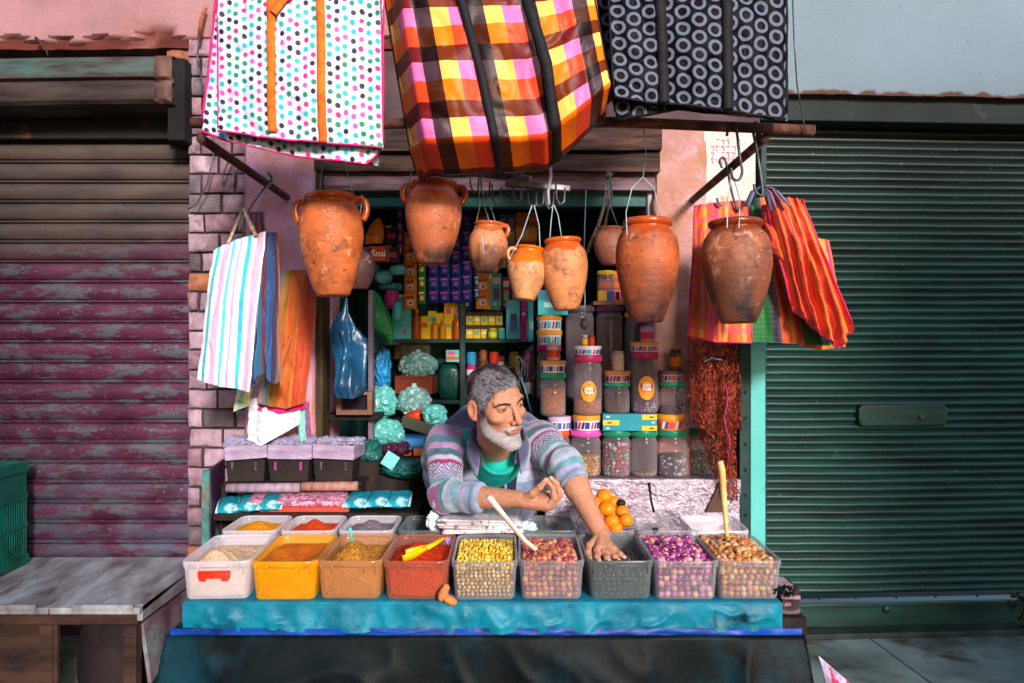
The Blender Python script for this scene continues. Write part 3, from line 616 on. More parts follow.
def pot(label, bbox, Y, kind, glaze, clay, gl=.78, soot=0, tilt=(0, 0), handles=((-1,), (1,)), seed=0, wires=(), hs=1.0, yaw=0):
    x0, x1, y0, y1 = bbox; H = (y1-y0)/F*Y*.97; Rr = (x1-x0)/F*Y/2
    base = P((x0+x1)/2, y1-1, Y); T = thing('clay_pot', label, 'pot', base, 'clay pots hanging in front of the stall')
    Mx = Matrix.Translation(base)@Euler((R(tilt[0]), R(tilt[1]), R(yaw))).to_matrix().to_4x4()
    m = pot_mat('fired_clay_%d' % seed, glaze, clay, seed)
    def colf(V):
        z = V[:, 2]/H; ang = np.arctan2(V[:, 1], V[:, 0])
        q_ = np.stack([np.cos(ang)*2.2, np.sin(ang)*2.2, z*1.2+seed], -1); dr = .10*fbm(q_, 1.5, 3, seed)
        g_ = np.clip((z-gl+dr)*5+.5, 0, 1); s_ = np.clip(soot*(1-z*1.6)*2, 0, 1)
        return np.stack([g_, s_, z*0], -1)
    prof = [(r*Rr, z*H) for r, z in PROF[kind]]
    # densify for smooth noise and hand-made wobble
    pr = []
    for i in range(len(prof)-1):
        for t in (0, .5): pr.append((prof[i][0]*(1-t)+prof[i+1][0]*t, prof[i][1]*(1-t)+prof[i+1][1]*t))
    pr.append(prof[-1])
    b = MB(); b.lathe(pr, 48, Mx, cap1=False, colf=colf, wob=.012); b.build('pot_body', m, T)
    for hd in handles:
        s_ = hd[0]; a_ = hd[1] if len(hd) > 1 else 0; q = Matrix.Rotation(R(a_), 4, 'Z')
        if kind == 'amphora': pts = [(.70, .92), (.80, .935), (1.03, .93), (1.12, .86), (1.07, .78), (.985, .745)]
        else: pts = [(.66, .93), (.82, .945), (1.0, .92), (1.06, .85), (1.0, .76), (.90, .72)]
        pts = [(.66+(r-.66)*1, z) for r, z in pts]
        # catmull
        L_ = []
        for i in range(len(pts)-1):
            p0, p1, p2, p3 = pts[max(i-1, 0)], pts[i], pts[i+1], pts[min(i+2, len(pts)-1)]
            for t in np.linspace(0, 1, 5, endpoint=False):
                L_.append([.5*(2*p1[k]+(p2[k]-p0[k])*t+(2*p0[k]-5*p1[k]+4*p2[k]-p3[k])*t*t+(3*p1[k]-p0[k]-3*p2[k]+p3[k])*t**3) for k in (0, 1)])
        L_.append(pts[-1])
        W = [Mx@q@Vector((s_*r*Rr*hs, 0, z*H)) for r, z in L_]
        b = MB(); b.tube(W, Rr*.085, 10, col=(.75, .1, 0), flat=1.35); b.build('handle', m, T)
    for wr in wires:
        b = MB(); pts = [P(*q) if len(q) == 3 else P(q[0], q[1], Y) for q in wr]; b.tube(pts, .0016, 6); b.build('hanging_wire', m_wirew, T)
    return T
OG, CL = S('#c4541a'), S('#c87850')
pot('big two handled clay pot leftmost of the row, in front of the orange bag', (301, 365, 192, 297), 2.4, 'amphora', S('#c05418'), S('#c4622a'), gl=.90, tilt=(-2, -2), seed=1, wires=(((303, 232), (318, 212), (322, 170, 2.42), (330, 124, 2.22)), ((361, 222), (352, 190, 2.42), (345, 165, 2.4), (330, 124, 2.22))))
pot('tall two handled clay pot with dark orange glazed neck, second from the left', (404, 460, 179, 265), 2.4, 'amphora', OG, S('#c8683c'), gl=.78, soot=.6, tilt=(-2, 1.5), seed=2, wires=(((407, 196), (412, 168, 2.4), (420, 130, 2.25)), ((457, 200), (448, 165, 2.4), (440, 130, 2.25))))
pot('small clay pot hanging just right of the tall pot, strings tied over its front', (467, 506, 222, 274), 2.45, 'squat', S('#c06030'), S('#d08458'), gl=.80, soot=.6, tilt=(-3, 3), handles=((1, -20),), seed=3, wires=(((474, 232), (480, 205), (479, 190)), ((490, 224), (484, 205), (483, 190)), ((498, 230), (490, 205), (486, 190)), ((482, 236, 2.36), (484, 255, 2.36))))
pot('smallest tilted clay pot with bright glossy neck, hanging lowest in the middle', (504, 545, 246, 301), 2.35, 'neck', S('#e06a10'), S('#dd9866'), gl=.66, tilt=(-6, 6), handles=((-1, 10), (1, -25)), seed=4, wires=(((508, 262), (522, 235), (532, 205)), ((541, 268), (539, 225), (534, 205))))
pot('medium pale clay pot with glazed collar, right of the smallest tilted pot', (543, 590, 237, 311), 2.35, 'amphora', S('#d0581a'), S('#d28450'), gl=.80, tilt=(-2, -3), handles=((-1, -50),), seed=5, wires=(((549, 250), (551, 222), (553, 205)), ((562, 240), (558, 215), (554, 205))))
pot('round terracotta pot half hidden behind the widest pot', (594, 627, 227, 266), 2.75, 'squat', S('#b05a38'), S('#a86048'), gl=.95, tilt=(0, 0), handles=(), seed=6, wires=(((598, 232), (604, 205), (607, 180)), ((620, 232), (610, 205), (608, 180))))
pot('widest clay pot with one handle, soot streaks and a thick wire loop', (615, 678, 217, 323), 2.35, 'amphora', S('#b84c1c'), S('#b85828'), gl=.84, soot=.9, tilt=(-1, 1), handles=((-1, -60),), seed=7, wires=(((627, 235, 2.28), (626, 212), (632, 188), (643, 177), (654, 188), (660, 218, 2.36)), ((643, 177), (646, 150), (643, 124, 2.22))))
pot('dark fired clay pot hanging in front of the checked cloth bags on the right', (704, 773, 218, 324), 2.3, 'amphora', S('#8e3a18'), S('#9a5434'), gl=.86, soot=1.0, tilt=(-2, -1), handles=((-1, -95),), seed=8, wires=(((727, 228, 2.2), (728, 200), (731, 178), (735, 182), (740, 200), (739, 228, 2.2)),))
pot('dark purplish clay pot in the shade behind the leftmost pot', (345, 375, 248, 290), 2.95, 'squat', S('#4c2a30'), S('#5e3840'), gl=.9, handles=(), seed=9, wires=(((358, 252), (360, 220), (362, 195)),))
# ================================================================ hooks
def hook(label, pts, Y, r=.0035, m=None, group='bent wire hooks', Ys=None):
    b = MB(); n = len(pts); Q = [P(p[0], p[1], p[2] if len(p) > 2 else Y) for p in pts]
    # smooth
    for _ in range(2):
        N = [Q[0]]
        for i in range(len(Q)-1): N += [Q[i]*.75+Q[i+1]*.25, Q[i]*.25+Q[i+1]*.75]
        Q = N+[Q[-1]]
    b.tube(Q, r, 8); return tag(b.build('hook', m or m_steel), label, 'hook', group)
hook('long dark S hook on the pole end above the bunch of orange cloths', [(756, 122), (752, 128), (757, 150), (763, 190), (762, 197), (755, 192), (754, 184)], 2.19, .004, m_wire)
hook('dark S hook hanging from the pole left of the long hook', [(727, 136), (728, 124), (735, 122), (737, 132), (740, 160), (743, 172), (739, 181), (732, 179), (731, 168)], 2.19, .004, m_wire)
hook('dark S hook hanging from the right bracket pipe', [(722, 168), (719, 160), (724, 156), (727, 166), (731, 190), (735, 204), (738, 212)], 2.5, .004, m_wire)
hook('thin hook tucked into the top of the pink checked bag', [(717, 198), (718, 203), (722, 206)], 2.5, .004, m_wire)
T = thing('hook_rack', 'dark metal rack of U shaped hooks under the lintel above the small pots', 'rack', P(520, 180, 2.5))
b = MB(); b.box(P(500, 176, 2.5), (.20, .03, .022), (R(8), R(9), R(-14))); b.box(P(538, 186, 2.46), (.20, .028, .02), (0, R(4), R(6))); b.box(P(521, 169, 2.48), (.022, .02, .10), (0, R(12), 0)); b.build('bar', m_steel, T, smooth=False, bevel=.003)
for i, (x, y) in enumerate(((470, 172), (481, 178), (492, 184), (513, 182), (528, 188), (535, 186), (545, 188), (556, 184))):
    b = MB(); Q = [P(x, y, 2.45), P(x+.5, y+14, 2.44), P(x+4, y+21, 2.43), P(x+8, y+18, 2.43), P(x+9, y+4, 2.44)]; b.tube(Q, .003, 6); b.build('rack_hook', m_steel, T)
b = MB(); b.tube([P(549, 158, 2.35), P(551, 175, 2.36), P(548, 192, 2.37), P(549, 205, 2.36)], [.006, .005, .005, .004], 8); tag(b.build('strap_end', mat('grey_strap', S('#a9a3b4'), S('#8a8494'), rough=.5)), 'pale grey strap end hanging below the plaid bag', 'strap')
b = MB()
for k in range(5):
    a = k*.6; b.tube([P(607+math.sin(a)*4, 172, 2.9), P(609+math.cos(a*2)*3, 195, 2.88), P(603+2*k, 230, 2.86)] if k < 2 else [P(604+2*k, 170+k, 2.9), P(610-k, 178, 2.88), P(606+k, 184, 2.9), P(603+k, 175, 2.88)], .004 if k < 2 else .006, 6)
b.tube([P(611, 185, 2.88), P(600, 220, 2.86), P(588, 250, 2.84), P(582, 262, 2.84)], .007, 6)
tag(b.build('rope', mat('old_rope', S('#8d8068'), S('#5e503c'), ns=60, bump=.6, bs=200, rough=.95)), 'knotted old rope tied to the lintel left of the widest pot', 'rope')
# power lines
for lb, pts, Y in (('thin black cable looping over the bricks to the shutter edge', [(214, 143), (213, 160), (207, 185), (196, 205), (188, 209)], 3.0), ('thin black cable hanging over the bricks beside the pink pillar', [(231, 155), (224, 172), (222, 185), (240, 168)], 3.0), ('cable dropping from the wall past the polka dot bags', [(199, 40), (197, 60), (203, 85), (212, 130)], 2.99)):
    b = MB(); b.tube([P(x, y, Y) for x, y in pts], .003, 6); tag(b.build('cable', m_wire), lb, 'cable')
hook('bent wire hook holding the striped tote on the left bracket', [(268, 172), (273, 179), (266, 186), (255, 200), (246, 215), (243, 228), (243, 238)], 2.62, .003, m_wire)
hook('looped wire on the left bracket pipe above the bag handles', [(262, 172), (270, 182), (276, 178), (270, 184), (262, 196), (254, 215)], 2.66, .003, m_wirew)
# ================================================================ counter
YF = 2.172; ZC = .867
xl, xr = P(183, 0, YF).x, P(782, 0, YF).x
T = thing('stall_counter', 'wide stall counter that carries the rows of spice and olive tubs', 'counter', (0, 2.5, .0))
b = MB(); b.span((xl, YF+.01, ZC-.022), (xr, 2.95, ZC-.002)); b.build('counter_top', m_dark, T, smooth=False, bevel=.003)
for x in (xl+.05, -.3, .3, xr-.05):
    for y in (2.30, 2.88):
        b = MB(); b.span((x-.025, y-.025, 0), (x+.025, y+.025, ZC-.024)); b.build('leg', m_dark, T, smooth=False)
# turquoise cloth on the edge
def drape(x0, x1, pyt, pyb, Y, nx=160, nz=20, amp=.006, seed=0, sc=14, tilt=0.0, droop=0):
    u = np.linspace(0, 1, nx); v = np.linspace(0, 1, nz); U, V = np.meshgrid(u, v, indexing='ij')
    A = np.zeros((nx, nz, 3)); A[..., 0] = x0+(x1-x0)*U; za, zb = P(0, pyt, Y).z, P(0, pyb, Y).z
    A[..., 2] = za+(zb-za)*V; q = np.stack([U*(x1-x0)*sc, V*.8, U*0+seed], -1)
    A[..., 1] = Y-.004-tilt*V+fbm(q, 1, 4, seed)*amp*(.4+V)-droop*np.sin(V*3)
    A[..., 2] += fbm(q*np.array([.4, 0, 0]), 1, 3, seed+1)*.008*V; A[..., 1] -= ((1-np.abs(vnoise(q*np.array([.55, 1.6, 1])+fbm(q, .5, 2, 3)[..., None], 1, seed+8)))**5)*amp*.8*np.clip(V*3, 0, 1)
    return A
m_turq = mat('turquoise_oilcloth', S('#0c7a94'), S('#07566e'), ns=7, dirt=S('#06232c'), ds=9, dlo=.60, dhi=.70, rough=.5, spec=.25, bump=.5, bs=14, bd=.012)
m_bluestrip = mat('blue_edge', S('#0c3fa0'), S('#0a2c72'), ns=8, dirt=S('#06182e'), ds=6, rough=.45, bump=.3)
m_tarp = mat('dark_tarp', S('#0c1519'), S('#06090b'), ns=4, dirt=S('#0f323e'), ds=3, dlo=.52, dhi=.7, rough=.5, spec=.07, bump=.3, bs=9, bd=.012)
T = thing('counter_cloth', 'worn turquoise oilcloth hanging over the front edge of the counter, blue hem', 'cloth', (0, YF, ZC))
A = drape(xl, xr, 341.5+(CZ-ZC)*F/YF, 630, YF, seed=4, amp=.016, sc=22)
top = A[:, :1].copy(); lay = np.concatenate([top+np.array([0, d, .004]) for d in (.55, .3, .02)]+[top+np.array([0, -.001, .002])], 1)
b = MB(); b.grid(np.concatenate([lay, A], 1), flip=True); b.build('cloth', m_turq, T)
A = drape(xl-.03, xr+.05, 628, 637, YF-.006, seed=6, amp=.008, nz=6); b = MB(); b.grid(A, flip=True); b.build('hem', m_bluestrip, T)
# big dark tarp under it
nx, nz = 170, 60; U, V = np.meshgrid(np.linspace(0, 1, nx), np.linspace(0, 1, nz), indexing='ij')
A = np.zeros((nx, nz, 3)); A[..., 0] = (xl-.04)*(1-U)+(xr+.055)*U+(U-.5)*.16*V; A[..., 2] = P(0, 633, YF).z-(P(0, 633, YF).z-.03)*V
q = np.stack([U*1.9, V*.55, U*0], -1)
A[..., 1] = YF-.016-.10*V**.8-((1-np.abs(vnoise(q*np.array([1, .8, 1])+fbm(q, 2, 2, 5)[..., None]*.25+V[..., None]*.35, 3.2, 14)))**6)*.035*np.clip(V*4, 0, 1)-((1-np.abs(vnoise(q*np.array([1.2, 1, 1])-V[..., None]*.5, 5.5, 15)))**6)*.018*np.clip(V*4, 0, 1)+fbm(q*np.array([1, .45, 1]), 3.2, 2, 2)*.07*np.clip(V*4, 0, 1)-np.abs(vnoise(q*np.array([1, .6, 1]), 5, 4))*.02*V
b = MB(); b.grid(A, flip=True)
side = A[-1:].copy(); b.grid(np.concatenate([side, side+np.array([.0, .9, 0])], 0), flip=True)
side = A[:1].copy(); b.grid(np.concatenate([side, side+np.array([.0, .9, 0])], 0))
tag(b.build('tarp', m_tarp, None, solid=.002, org=(0, YF, .5)), 'dark crumpled tarpaulin hanging from the counter to the ground', 'tarpaulin')
# cut brick block and bunched sacking on the right end
T = thing('brick_block', 'small stack of broken pink bricks on the right end of the counter', 'bricks', P(792, 616, 2.25))
b = bricks(P(783, 0, 2.2).x, P(802, 0, 2.2).x, P(0, 616, 2.2).z, P(0, 588, 2.2).z, 2.2, .10, 4, 9); b.build('brick', m_brick, T, auto=50)
b = MB(); b.span((P(783, 0, 2.2).x+.003, 2.212, P(0, 616, 2.2).z), (P(802, 0, 2.2).x-.003, 2.31, P(0, 590, 2.2).z)); b.build('mortar', m_mortar, T, smooth=False)
b = MB(); b.span((xr-.02, 2.19, ZC-.12), (P(806, 0, 2.2).x, 2.34, P(0, 617, 2.2).z)); tag(b.build('counter_bracket', m_dark, smooth=False, bevel=.003), 'dark timber bracket under the broken bricks', 'bracket')
b = MB()
for i in range(14):
    x = random.uniform(780, 796); y = random.uniform(587, 593); b.tube([P(x, y+3, 2.2+random.uniform(0, .08)), P(x+random.uniform(-4, 4), y-3, 2.22), P(x+random.uniform(-7, 7), y+random.uniform(-1, 6), 2.19)], .0022, 5)
tag(b.build('netting', m_tarp, kind='stuff'), 'tangle of dark torn netting on the bricks at the counter end', 'netting')
b = MB(); A = drape(P(812, 0, 2.2).x, P(850, 0, 2.2).x, 655, 700, 2.16, 30, 20, .02, 3, 14); A[..., 0] += np.linspace(0, .03, 20)[None]; A[:, :, 2] -= np.linspace(0, .09, 30)[:, None]; b.grid(A, flip=True)
tag(b.build('patterned_cloth', mat('patterned_rag', S('#c9b7cf'), S('#8a7ea0'), ns=30, dirt=S('#b02048'), ds=22, dlo=.52, dhi=.56, rough=.85), solid=.003), 'rag with a red flower print hanging beside the tarpaulin', 'rag')
# ================================================================ tubs
def rrect(w, l, r, n=5):
    o = []
    for cx, cy, a0 in ((w/2-r, l/2-r, 0), (-w/2+r, l/2-r, 90), (-w/2+r, -l/2+r, 180), (w/2-r, -l/2+r, 270)):
        for k in range(n+1): a = R(a0+90*k/n); o.append((cx+r*math.cos(a), cy+r*math.sin(a)))
    return o
def tub(label, x, y, w, l, h, m, group, rot=0, clip=None, z=None, tilt=0, msg=None):
    z = ZC+.004 if z is None else z
    T = thing('plastic_tub', label, 'tub', (x, y, z), group); Mx = Matrix.Translation((x, y, z))@Matrix.Rotation(R(rot), 4, 'Z')@Matrix.Rotation(R(tilt), 4, 'X')
    def ring(ww, ll, zz, r): return [tuple(Mx@Vector((a, b_, zz))) for a, b_ in rrect(ww, ll, r)]
    k = .90
    L_ = [ring(w*k-.01, l*k-.01, .0005, .014), ring(w*k, l*k, .006, .02), ring(w*.955, l*.965, h-.022, .026), ring(w*.955, l*.965, h-.02, .026), ring(w*.985, l*.985, h-.018, .028), ring(w*1.0, l*1.0, h-.004, .03), ring(w*1.0-.003, l*1.0-.003, h, .03), ring(w-.014, l-.014, h, .026), ring(w-.016, l-.016, h-.006, .025)]
    L2 = [ring(w-.018, l-.018, h-.006, .024), ring(w*k-.006, l*k-.006, .008, .018), ring(w*k-.02, l*k-.02, .007, .012)]
    A = np.array(L_).transpose(1, 0, 2); b = MB(); b.grid(A, wrap=True); n = A.shape[0]; b.add(A[:, 0], [tuple(range(n))[::-1]])
    B = np.array(L2).transpose(1, 0, 2); 
    body = b.build('tub_body', m, T, auto=50)
    b = MB()
    # front rim ticks, latch recess and moulded arch
    yf = -l/2
    for t in (-.40, -.24, .24, .40): b.tube([Mx@Vector((t*w, yf+.0005, h-.004)), Mx@Vector((t*w, yf+.003, h-.034))], .0016, 6)
    b.tube([Mx@Vector((-.20*w, yf-.0012, h-.012)), Mx@Vector((.20*w, yf-.0012, h-.012))], .0024, 6)
    arc = [(-.36, .012), (-.30, .03), (-.24, .052), (-.20, .058), (.20, .058), (.24, .052), (.30, .03), (.36, .012)]
    b.tube([Mx@Vector((a*w*.93, yf*(k+(.965-k)*zz/h)-.0012, zz)) for a, zz in arc], .0016, 6)
    b.build('rim_moulding', m, T)
    if clip is not None:
        b = MB(); c = Mx@Vector((0, yf-.004, h-.034)); b.box(c, (.085, .010, .020), (R(-8), 0, R(rot)))
        b.tube([Mx@Vector((-.042, yf-.008, h-.026)), Mx@Vector((.042, yf-.008, h-.026))], .004, 8)
        for t in (-.03, .03): b.box(Mx@Vector((t, yf-.007, h-.046)), (.018, .008, .008), (0, 0, R(rot)))
        b.build('clip_handle', clip, T, bevel=.002)
    return T, Mx
def mound(name, label, cat, Mx, w, l, h, m, fill, peak=.02, amp=.004, sc=40, px=0, py=0, seed=0, dip=0, ins=.012, low=None, kind='stuff'):
    """bed of powder filling a tub to height fill"""
    N = 130; k = .90; b = MB(); U = np.linspace(-1, 1, N)
    X, Y = np.meshgrid(U, U, indexing='ij')
    # squircle so that corners follow the tub
    s = k+(.955-k)*fill/h; ww, ll = w*s/2-ins*.45, l*s/2-ins*.45
    GX, GY = X*np.sqrt(1-.18*Y**2)*ww, Y*np.sqrt(1-.10*X**2)*ll
    e = np.exp(-(((X-px)/.62)**2+((Y-py)/.62)**2)*1.2)
    edge = np.clip((1-np.maximum(abs(X), abs(Y)))*4, 0, 1)
    Z = fill+peak*e*edge-dip*np.exp(-(((X-.05)/.45)**2+((Y-.1)/.5)**2))+fbm(np.stack([GX, GY, GX*0+seed], -1), sc, 4, seed)*amp*edge+(vnoise(np.stack([GX, GY, GX*0+seed], -1), 260, 3)*.0012+vnoise(np.stack([GX, GY, GX*0+seed], -1), 520, 4)*.0008)*edge
    A = np.stack([GX, GY, Z], -1)
    b.grid(A)
    # side skirt following the tub walls
    loop = np.concatenate([A[:-1, 0], A[-1, :-1], A[:0:-1, -1], A[0, :0:-1]]); lo = loop.copy(); f2 = (w*k/2-.006)/ww; f3 = (l*k/2-.006)/ll; lo[:, 0] *= f2; lo[:, 1] *= f3; lo[:, 2] = .009
    b.grid(np.stack([lo, loop], 1), wrap=True)
    for i, V in enumerate(b.v): b.v[i] = V@np.array(Mx)[:3, :3].T+np.array(Mx)[:3, 3]
    c = Mx@Vector((0, 0, fill)); return tag(b.build(name, m, org=c), label, cat, kind=kind)
m_clear = plastic('clear_tub_plastic', S('#c9c4cc'), .13)
m_milky = plastic('milky_tub_plastic', S('#e4dbe4'), .36)
m_greyp = plastic('smoky_tub_plastic', S('#8a9698'), .20)
m_yelp = plastic('turmeric_stained_plastic', S('#f0a410'), .5)
m_brownp = plastic('brown_stained_plastic', S('#c98a58'), .42)
m_redp = plastic('paprika_stained_plastic', S('#d07a60'), .22)
m_redclip = mat('red_clip_plastic', S('#e0301c'), S('#c82414'), ns=20, rough=.35, bump=0)
FW, FL, FH = .184, .315, P(0, 560, 2.2).z-ZC-.004
def fx(px): return P(px, 0, 2.2).x
YB1 = 2.182+FL/2
gf, gb = 'front row of plastic tubs', 'back row of plastic tubs'
front = [
 ('milky tub with red clip handle, left end of the front row, pale flour inside', 214, m_milky, m_redclip),
 ('tub stained bright yellow by turmeric, in the front row', 284, m_yelp, None),
 ('brown stained tub of coarse cumin coloured powder in the front row', 350, m_brownp, None),
 ('tub of red paprika with the yellow scoop in it, front row', 416, m_redp, None),
 ('clear tub heaped with yellow lupin seeds in the front row', 484, m_clear, None),
 ('tub of reddish olives with the white ladle in it, front row', 552, m_clear, None),
 ('smoky tub of dark olives that the seller reaches into', 620, m_greyp, None),
 ('clear tub heaped with pink and purple olives in the front row', 686, m_clear, None),
 ('clear tub heaped with tan olives, right end of the front row', 750, m_clear, None)]
FT = []
for i, (lb, px, m, cl) in enumerate(front):
    w = FW if i else .19
    T, Mx = tub(lb, fx(px), YB1+(.0, -.004, .005, .0, -.003, .002, .004, .0, .003)[i], w, FL, FH, m, gf, rot=(3, 1, -1, 0, .6, -.8, 1, -.5, -1.5)[i], clip=cl); FT.append((T, Mx))
def pm(name, c, c2, **k):
    a = dict(ns=160, bump=1.0, bs=300, bd=.006, rough=1, lo=.38, hi=.62); a.update(k); return mat(name, c, c2, **a)
mound('flour_heap', 'pale beige flour piled at the front of the milky tub', 'flour', FT[0][1], .19, FL, FH, pm('flour', S('#e2c0a0'), S('#c49a78')), .078, .050, .012, 22, -.1, -.7, 1)
mound('turmeric_bed', 'deep yellow turmeric with a hollow scooped in it', 'spice', FT[1][1], FW, FL, FH, pm('turmeric', S('#d8780c'), S('#b85408'), ns=9), .085, .0, .010, 14, 0, 0, 2, .035)
mound('cumin_heap', 'coarse golden brown powder heaped in the third front tub', 'spice', FT[2][1], FW, FL, FH, pm('cumin', S('#cf8c34'), S('#8f5618')), .078, .055, .012, 30, -.1, -.35, 3)
mound('paprika_heap', 'bright orange red paprika heap under the yellow scoop', 'spice', FT[3][1], FW, FL, FH, pm('paprika', S('#dc3a0c'), S('#a82408')), .080, .034, .010, 30, -.2, .1, 4)
# grains: each bed is one heap of pieces nobody could count
def grains(name, label, cat, Mx, w, l, h, cols, r, fill, peak, n, seed, mt, front=True, px=0, py=0, ell=(1, 1, .85), under=(.1, .05, .05), dy=0):
    rr = np.random.default_rng(seed); b = MB(); k = .90; s = k+(.955-k)*fill/h
    ww, ll = w*s/2-r-.005, l*s/2-r-.005
    pts = []
    st = r*1.62
    for lay in range(2):
        for gx in np.arange(-ww, ww, st):
            for gy in np.arange(-ll, ll, st):
                x = gx+rr.uniform(-.35, .35)*st; y = gy+rr.uniform(-.35, .35)*st; x = max(-ww, min(ww, x)); y = max(-ll, min(ll, y))
                e = math.exp(-(((x/ww-px)/.75)**2+((y/ll-py)/.75)**2))*peak
                z = fill-r*.6+e-lay*r*.9+rr.uniform(-.4, .5)*r; pts.append((x, y, z))
    for (x, y, z) in pts:
        c = np.array(cols[rr.integers(len(cols))])*rr.uniform(.8, 1.15); q = rr.uniform(.85, 1.12)
        b.ball((x, y, z), (r*ell[0]*q, r*ell[1]*q, r*ell[2]*q), 1 if r < .0065 else 2, tuple(rr.uniform(0, 3, 3)), c)
    if front:
        zz = .012
        while zz < fill-r:
            s2 = k+(.955-k)*zz/h; W2 = w*s2/2-r-.004
            x = -W2+rr.uniform(0, r)
            while x < W2:
                c = np.array(cols[rr.integers(len(cols))])*rr.uniform(.8, 1.15); q = rr.uniform(.85, 1.1)
                b.ball((x, -(l*s2/2-r*.9-.004)+rr.uniform(0, r*.4), zz+rr.uniform(-.2, .2)*r), (r*q*ell[0], r*q, r*ell[2]*q), 1 if r < .0065 else 2, tuple(rr.uniform(0, 3, 3)), c); x += r*1.9*rr.uniform(.95, 1.15)
            zz += r*1.7
    # dark bed between the pieces
    U = np.linspace(-1, 1, 12); X, Y = np.meshgrid(U, U, indexing='ij'); Z = fill-r*1.6+peak*np.exp(-(((X-px)/.75)**2+((Y-py)/.75)**2))*.9
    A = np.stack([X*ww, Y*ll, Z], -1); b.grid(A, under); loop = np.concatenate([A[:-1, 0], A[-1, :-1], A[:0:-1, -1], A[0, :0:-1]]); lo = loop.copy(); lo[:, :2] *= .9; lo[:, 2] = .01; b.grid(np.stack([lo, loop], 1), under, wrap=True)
    for i, V in enumerate(b.v): b.v[i] = V@np.array(Mx)[:3, :3].T+np.array(Mx)[:3, 3]
    return tag(b.build(name, mt, org=Mx@Vector((0, 0, fill))), label, cat, kind='stuff')
m_seed = mat('seed_skin', (1, 1, 1), vc=True, var=.25, ns=120, rough=.45, bump=.15, bs=200)
m_olive = mat('olive_skin', (1, 1, 1), vc=True, var=.3, ns=70, rough=.22, spec=.6, bump=.1, bs=150, coat=.3)
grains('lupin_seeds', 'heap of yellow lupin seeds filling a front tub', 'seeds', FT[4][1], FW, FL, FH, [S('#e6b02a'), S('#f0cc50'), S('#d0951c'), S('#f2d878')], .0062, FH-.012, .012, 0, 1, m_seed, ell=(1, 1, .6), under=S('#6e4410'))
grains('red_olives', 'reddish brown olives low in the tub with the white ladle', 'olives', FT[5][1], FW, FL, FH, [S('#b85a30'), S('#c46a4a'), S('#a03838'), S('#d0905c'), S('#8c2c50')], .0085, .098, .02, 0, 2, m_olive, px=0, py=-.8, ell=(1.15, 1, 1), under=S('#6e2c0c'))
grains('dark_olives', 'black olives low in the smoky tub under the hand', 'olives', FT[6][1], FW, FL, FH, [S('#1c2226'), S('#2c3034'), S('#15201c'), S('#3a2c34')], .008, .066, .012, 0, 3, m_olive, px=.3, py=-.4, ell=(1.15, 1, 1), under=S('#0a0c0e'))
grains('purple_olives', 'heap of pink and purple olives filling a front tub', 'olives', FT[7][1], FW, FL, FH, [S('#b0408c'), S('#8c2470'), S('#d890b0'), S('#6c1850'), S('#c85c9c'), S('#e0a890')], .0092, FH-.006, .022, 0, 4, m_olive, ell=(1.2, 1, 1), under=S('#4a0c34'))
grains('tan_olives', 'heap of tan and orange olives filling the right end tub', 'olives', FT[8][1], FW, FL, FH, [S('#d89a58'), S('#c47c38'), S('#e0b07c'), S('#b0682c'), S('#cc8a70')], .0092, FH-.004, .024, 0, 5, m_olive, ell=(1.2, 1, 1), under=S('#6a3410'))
# back row
BW, BL_, BH = .178, .232, P(0, 531, 2.55).z-ZC-.004
YB2 = 2.55+BL_/2
def bx(px): return P(px, 0, 2.55).x
back = [('milky tub of yellow powder at the left end of the back row', 247, m_milky), ('milky tub of orange powder second in the back row', 306, m_milky), ('tub of grey mauve powder in the back row', 365, m_milky),
        ('smoky tub with crumpled white plastic in its corner, back row', 425, m_greyp), ('tub under the newspapers, back row', 487, m_greyp), ('empty smoky dark tub in the back row before the seller', 550, m_greyp),
        ('tub of oranges in the back row', 608, m_clear), ('tub of red paste with the black spoon, back row', 666, m_clear), ('empty milky tub at the right end of the back row', 722, m_milky)]
BT = []
for i, (lb, px, m) in enumerate(back):
    T, Mx = tub(lb, bx(px), YB2, BW if i < 8 else .19, BL_, BH, m, gb, rot=(0, .5, -.5, 0, 0, .6, -.6, 0, -2)[i], clip=None); BT.append((T, Mx))
for i, (nm, lb, c, c2) in enumerate((('yellow_powder', 'bright yellow orange powder in the back left tub', '#e69a08', '#c87806'), ('orange_powder', 'vivid orange red powder in the second back tub', '#e04808', '#b83404'), ('grey_powder', 'grey mauve powder in the third back tub', '#8c7c84', '#6c5c68'))):
    mound(nm, lb, 'spice', BT[i][1], BW, BL_, BH, pm(nm, S(c), S(c2)), BH-.025, .034, .006, 26, 0, -.1, 11+i)
mound('red_paste', 'coarse red harissa paste in the back tub with the black spoon', 'paste', BT[7][1], BW, BL_, BH, pm('harissa', S('#c4401c'), S('#8c200c'), ns=30, rough=.5), BH-.06, .03, .010, 30, 0, -.4, 20)
mound('dark_olive_brine', 'dark greenish olives in brine in the smoky back tub', 'olives', BT[5][1], BW, BL_, BH, pm('brine', S('#101c1c'), S('#06100f'), rough=.2), BH-.07, .01, .006, 30, 0, -.4, 22)
mound('grey_crumbs', 'dark crumbs in the bottom of the smoky back tub', 'spice', BT[3][1], BW, BL_, BH, pm('crumbs', S('#2c2c2c'), S('#16181a')), .03, .01, .006, 30, 0, -.4, 23)
mound('pale_residue', 'thin pale residue in the empty right tub', 'residue', BT[8][1], BW, BL_, BH, pm('residue', S('#b09a94'), S('#8a7674')), .012, .0, .002, 30, 0, -.4, 24)
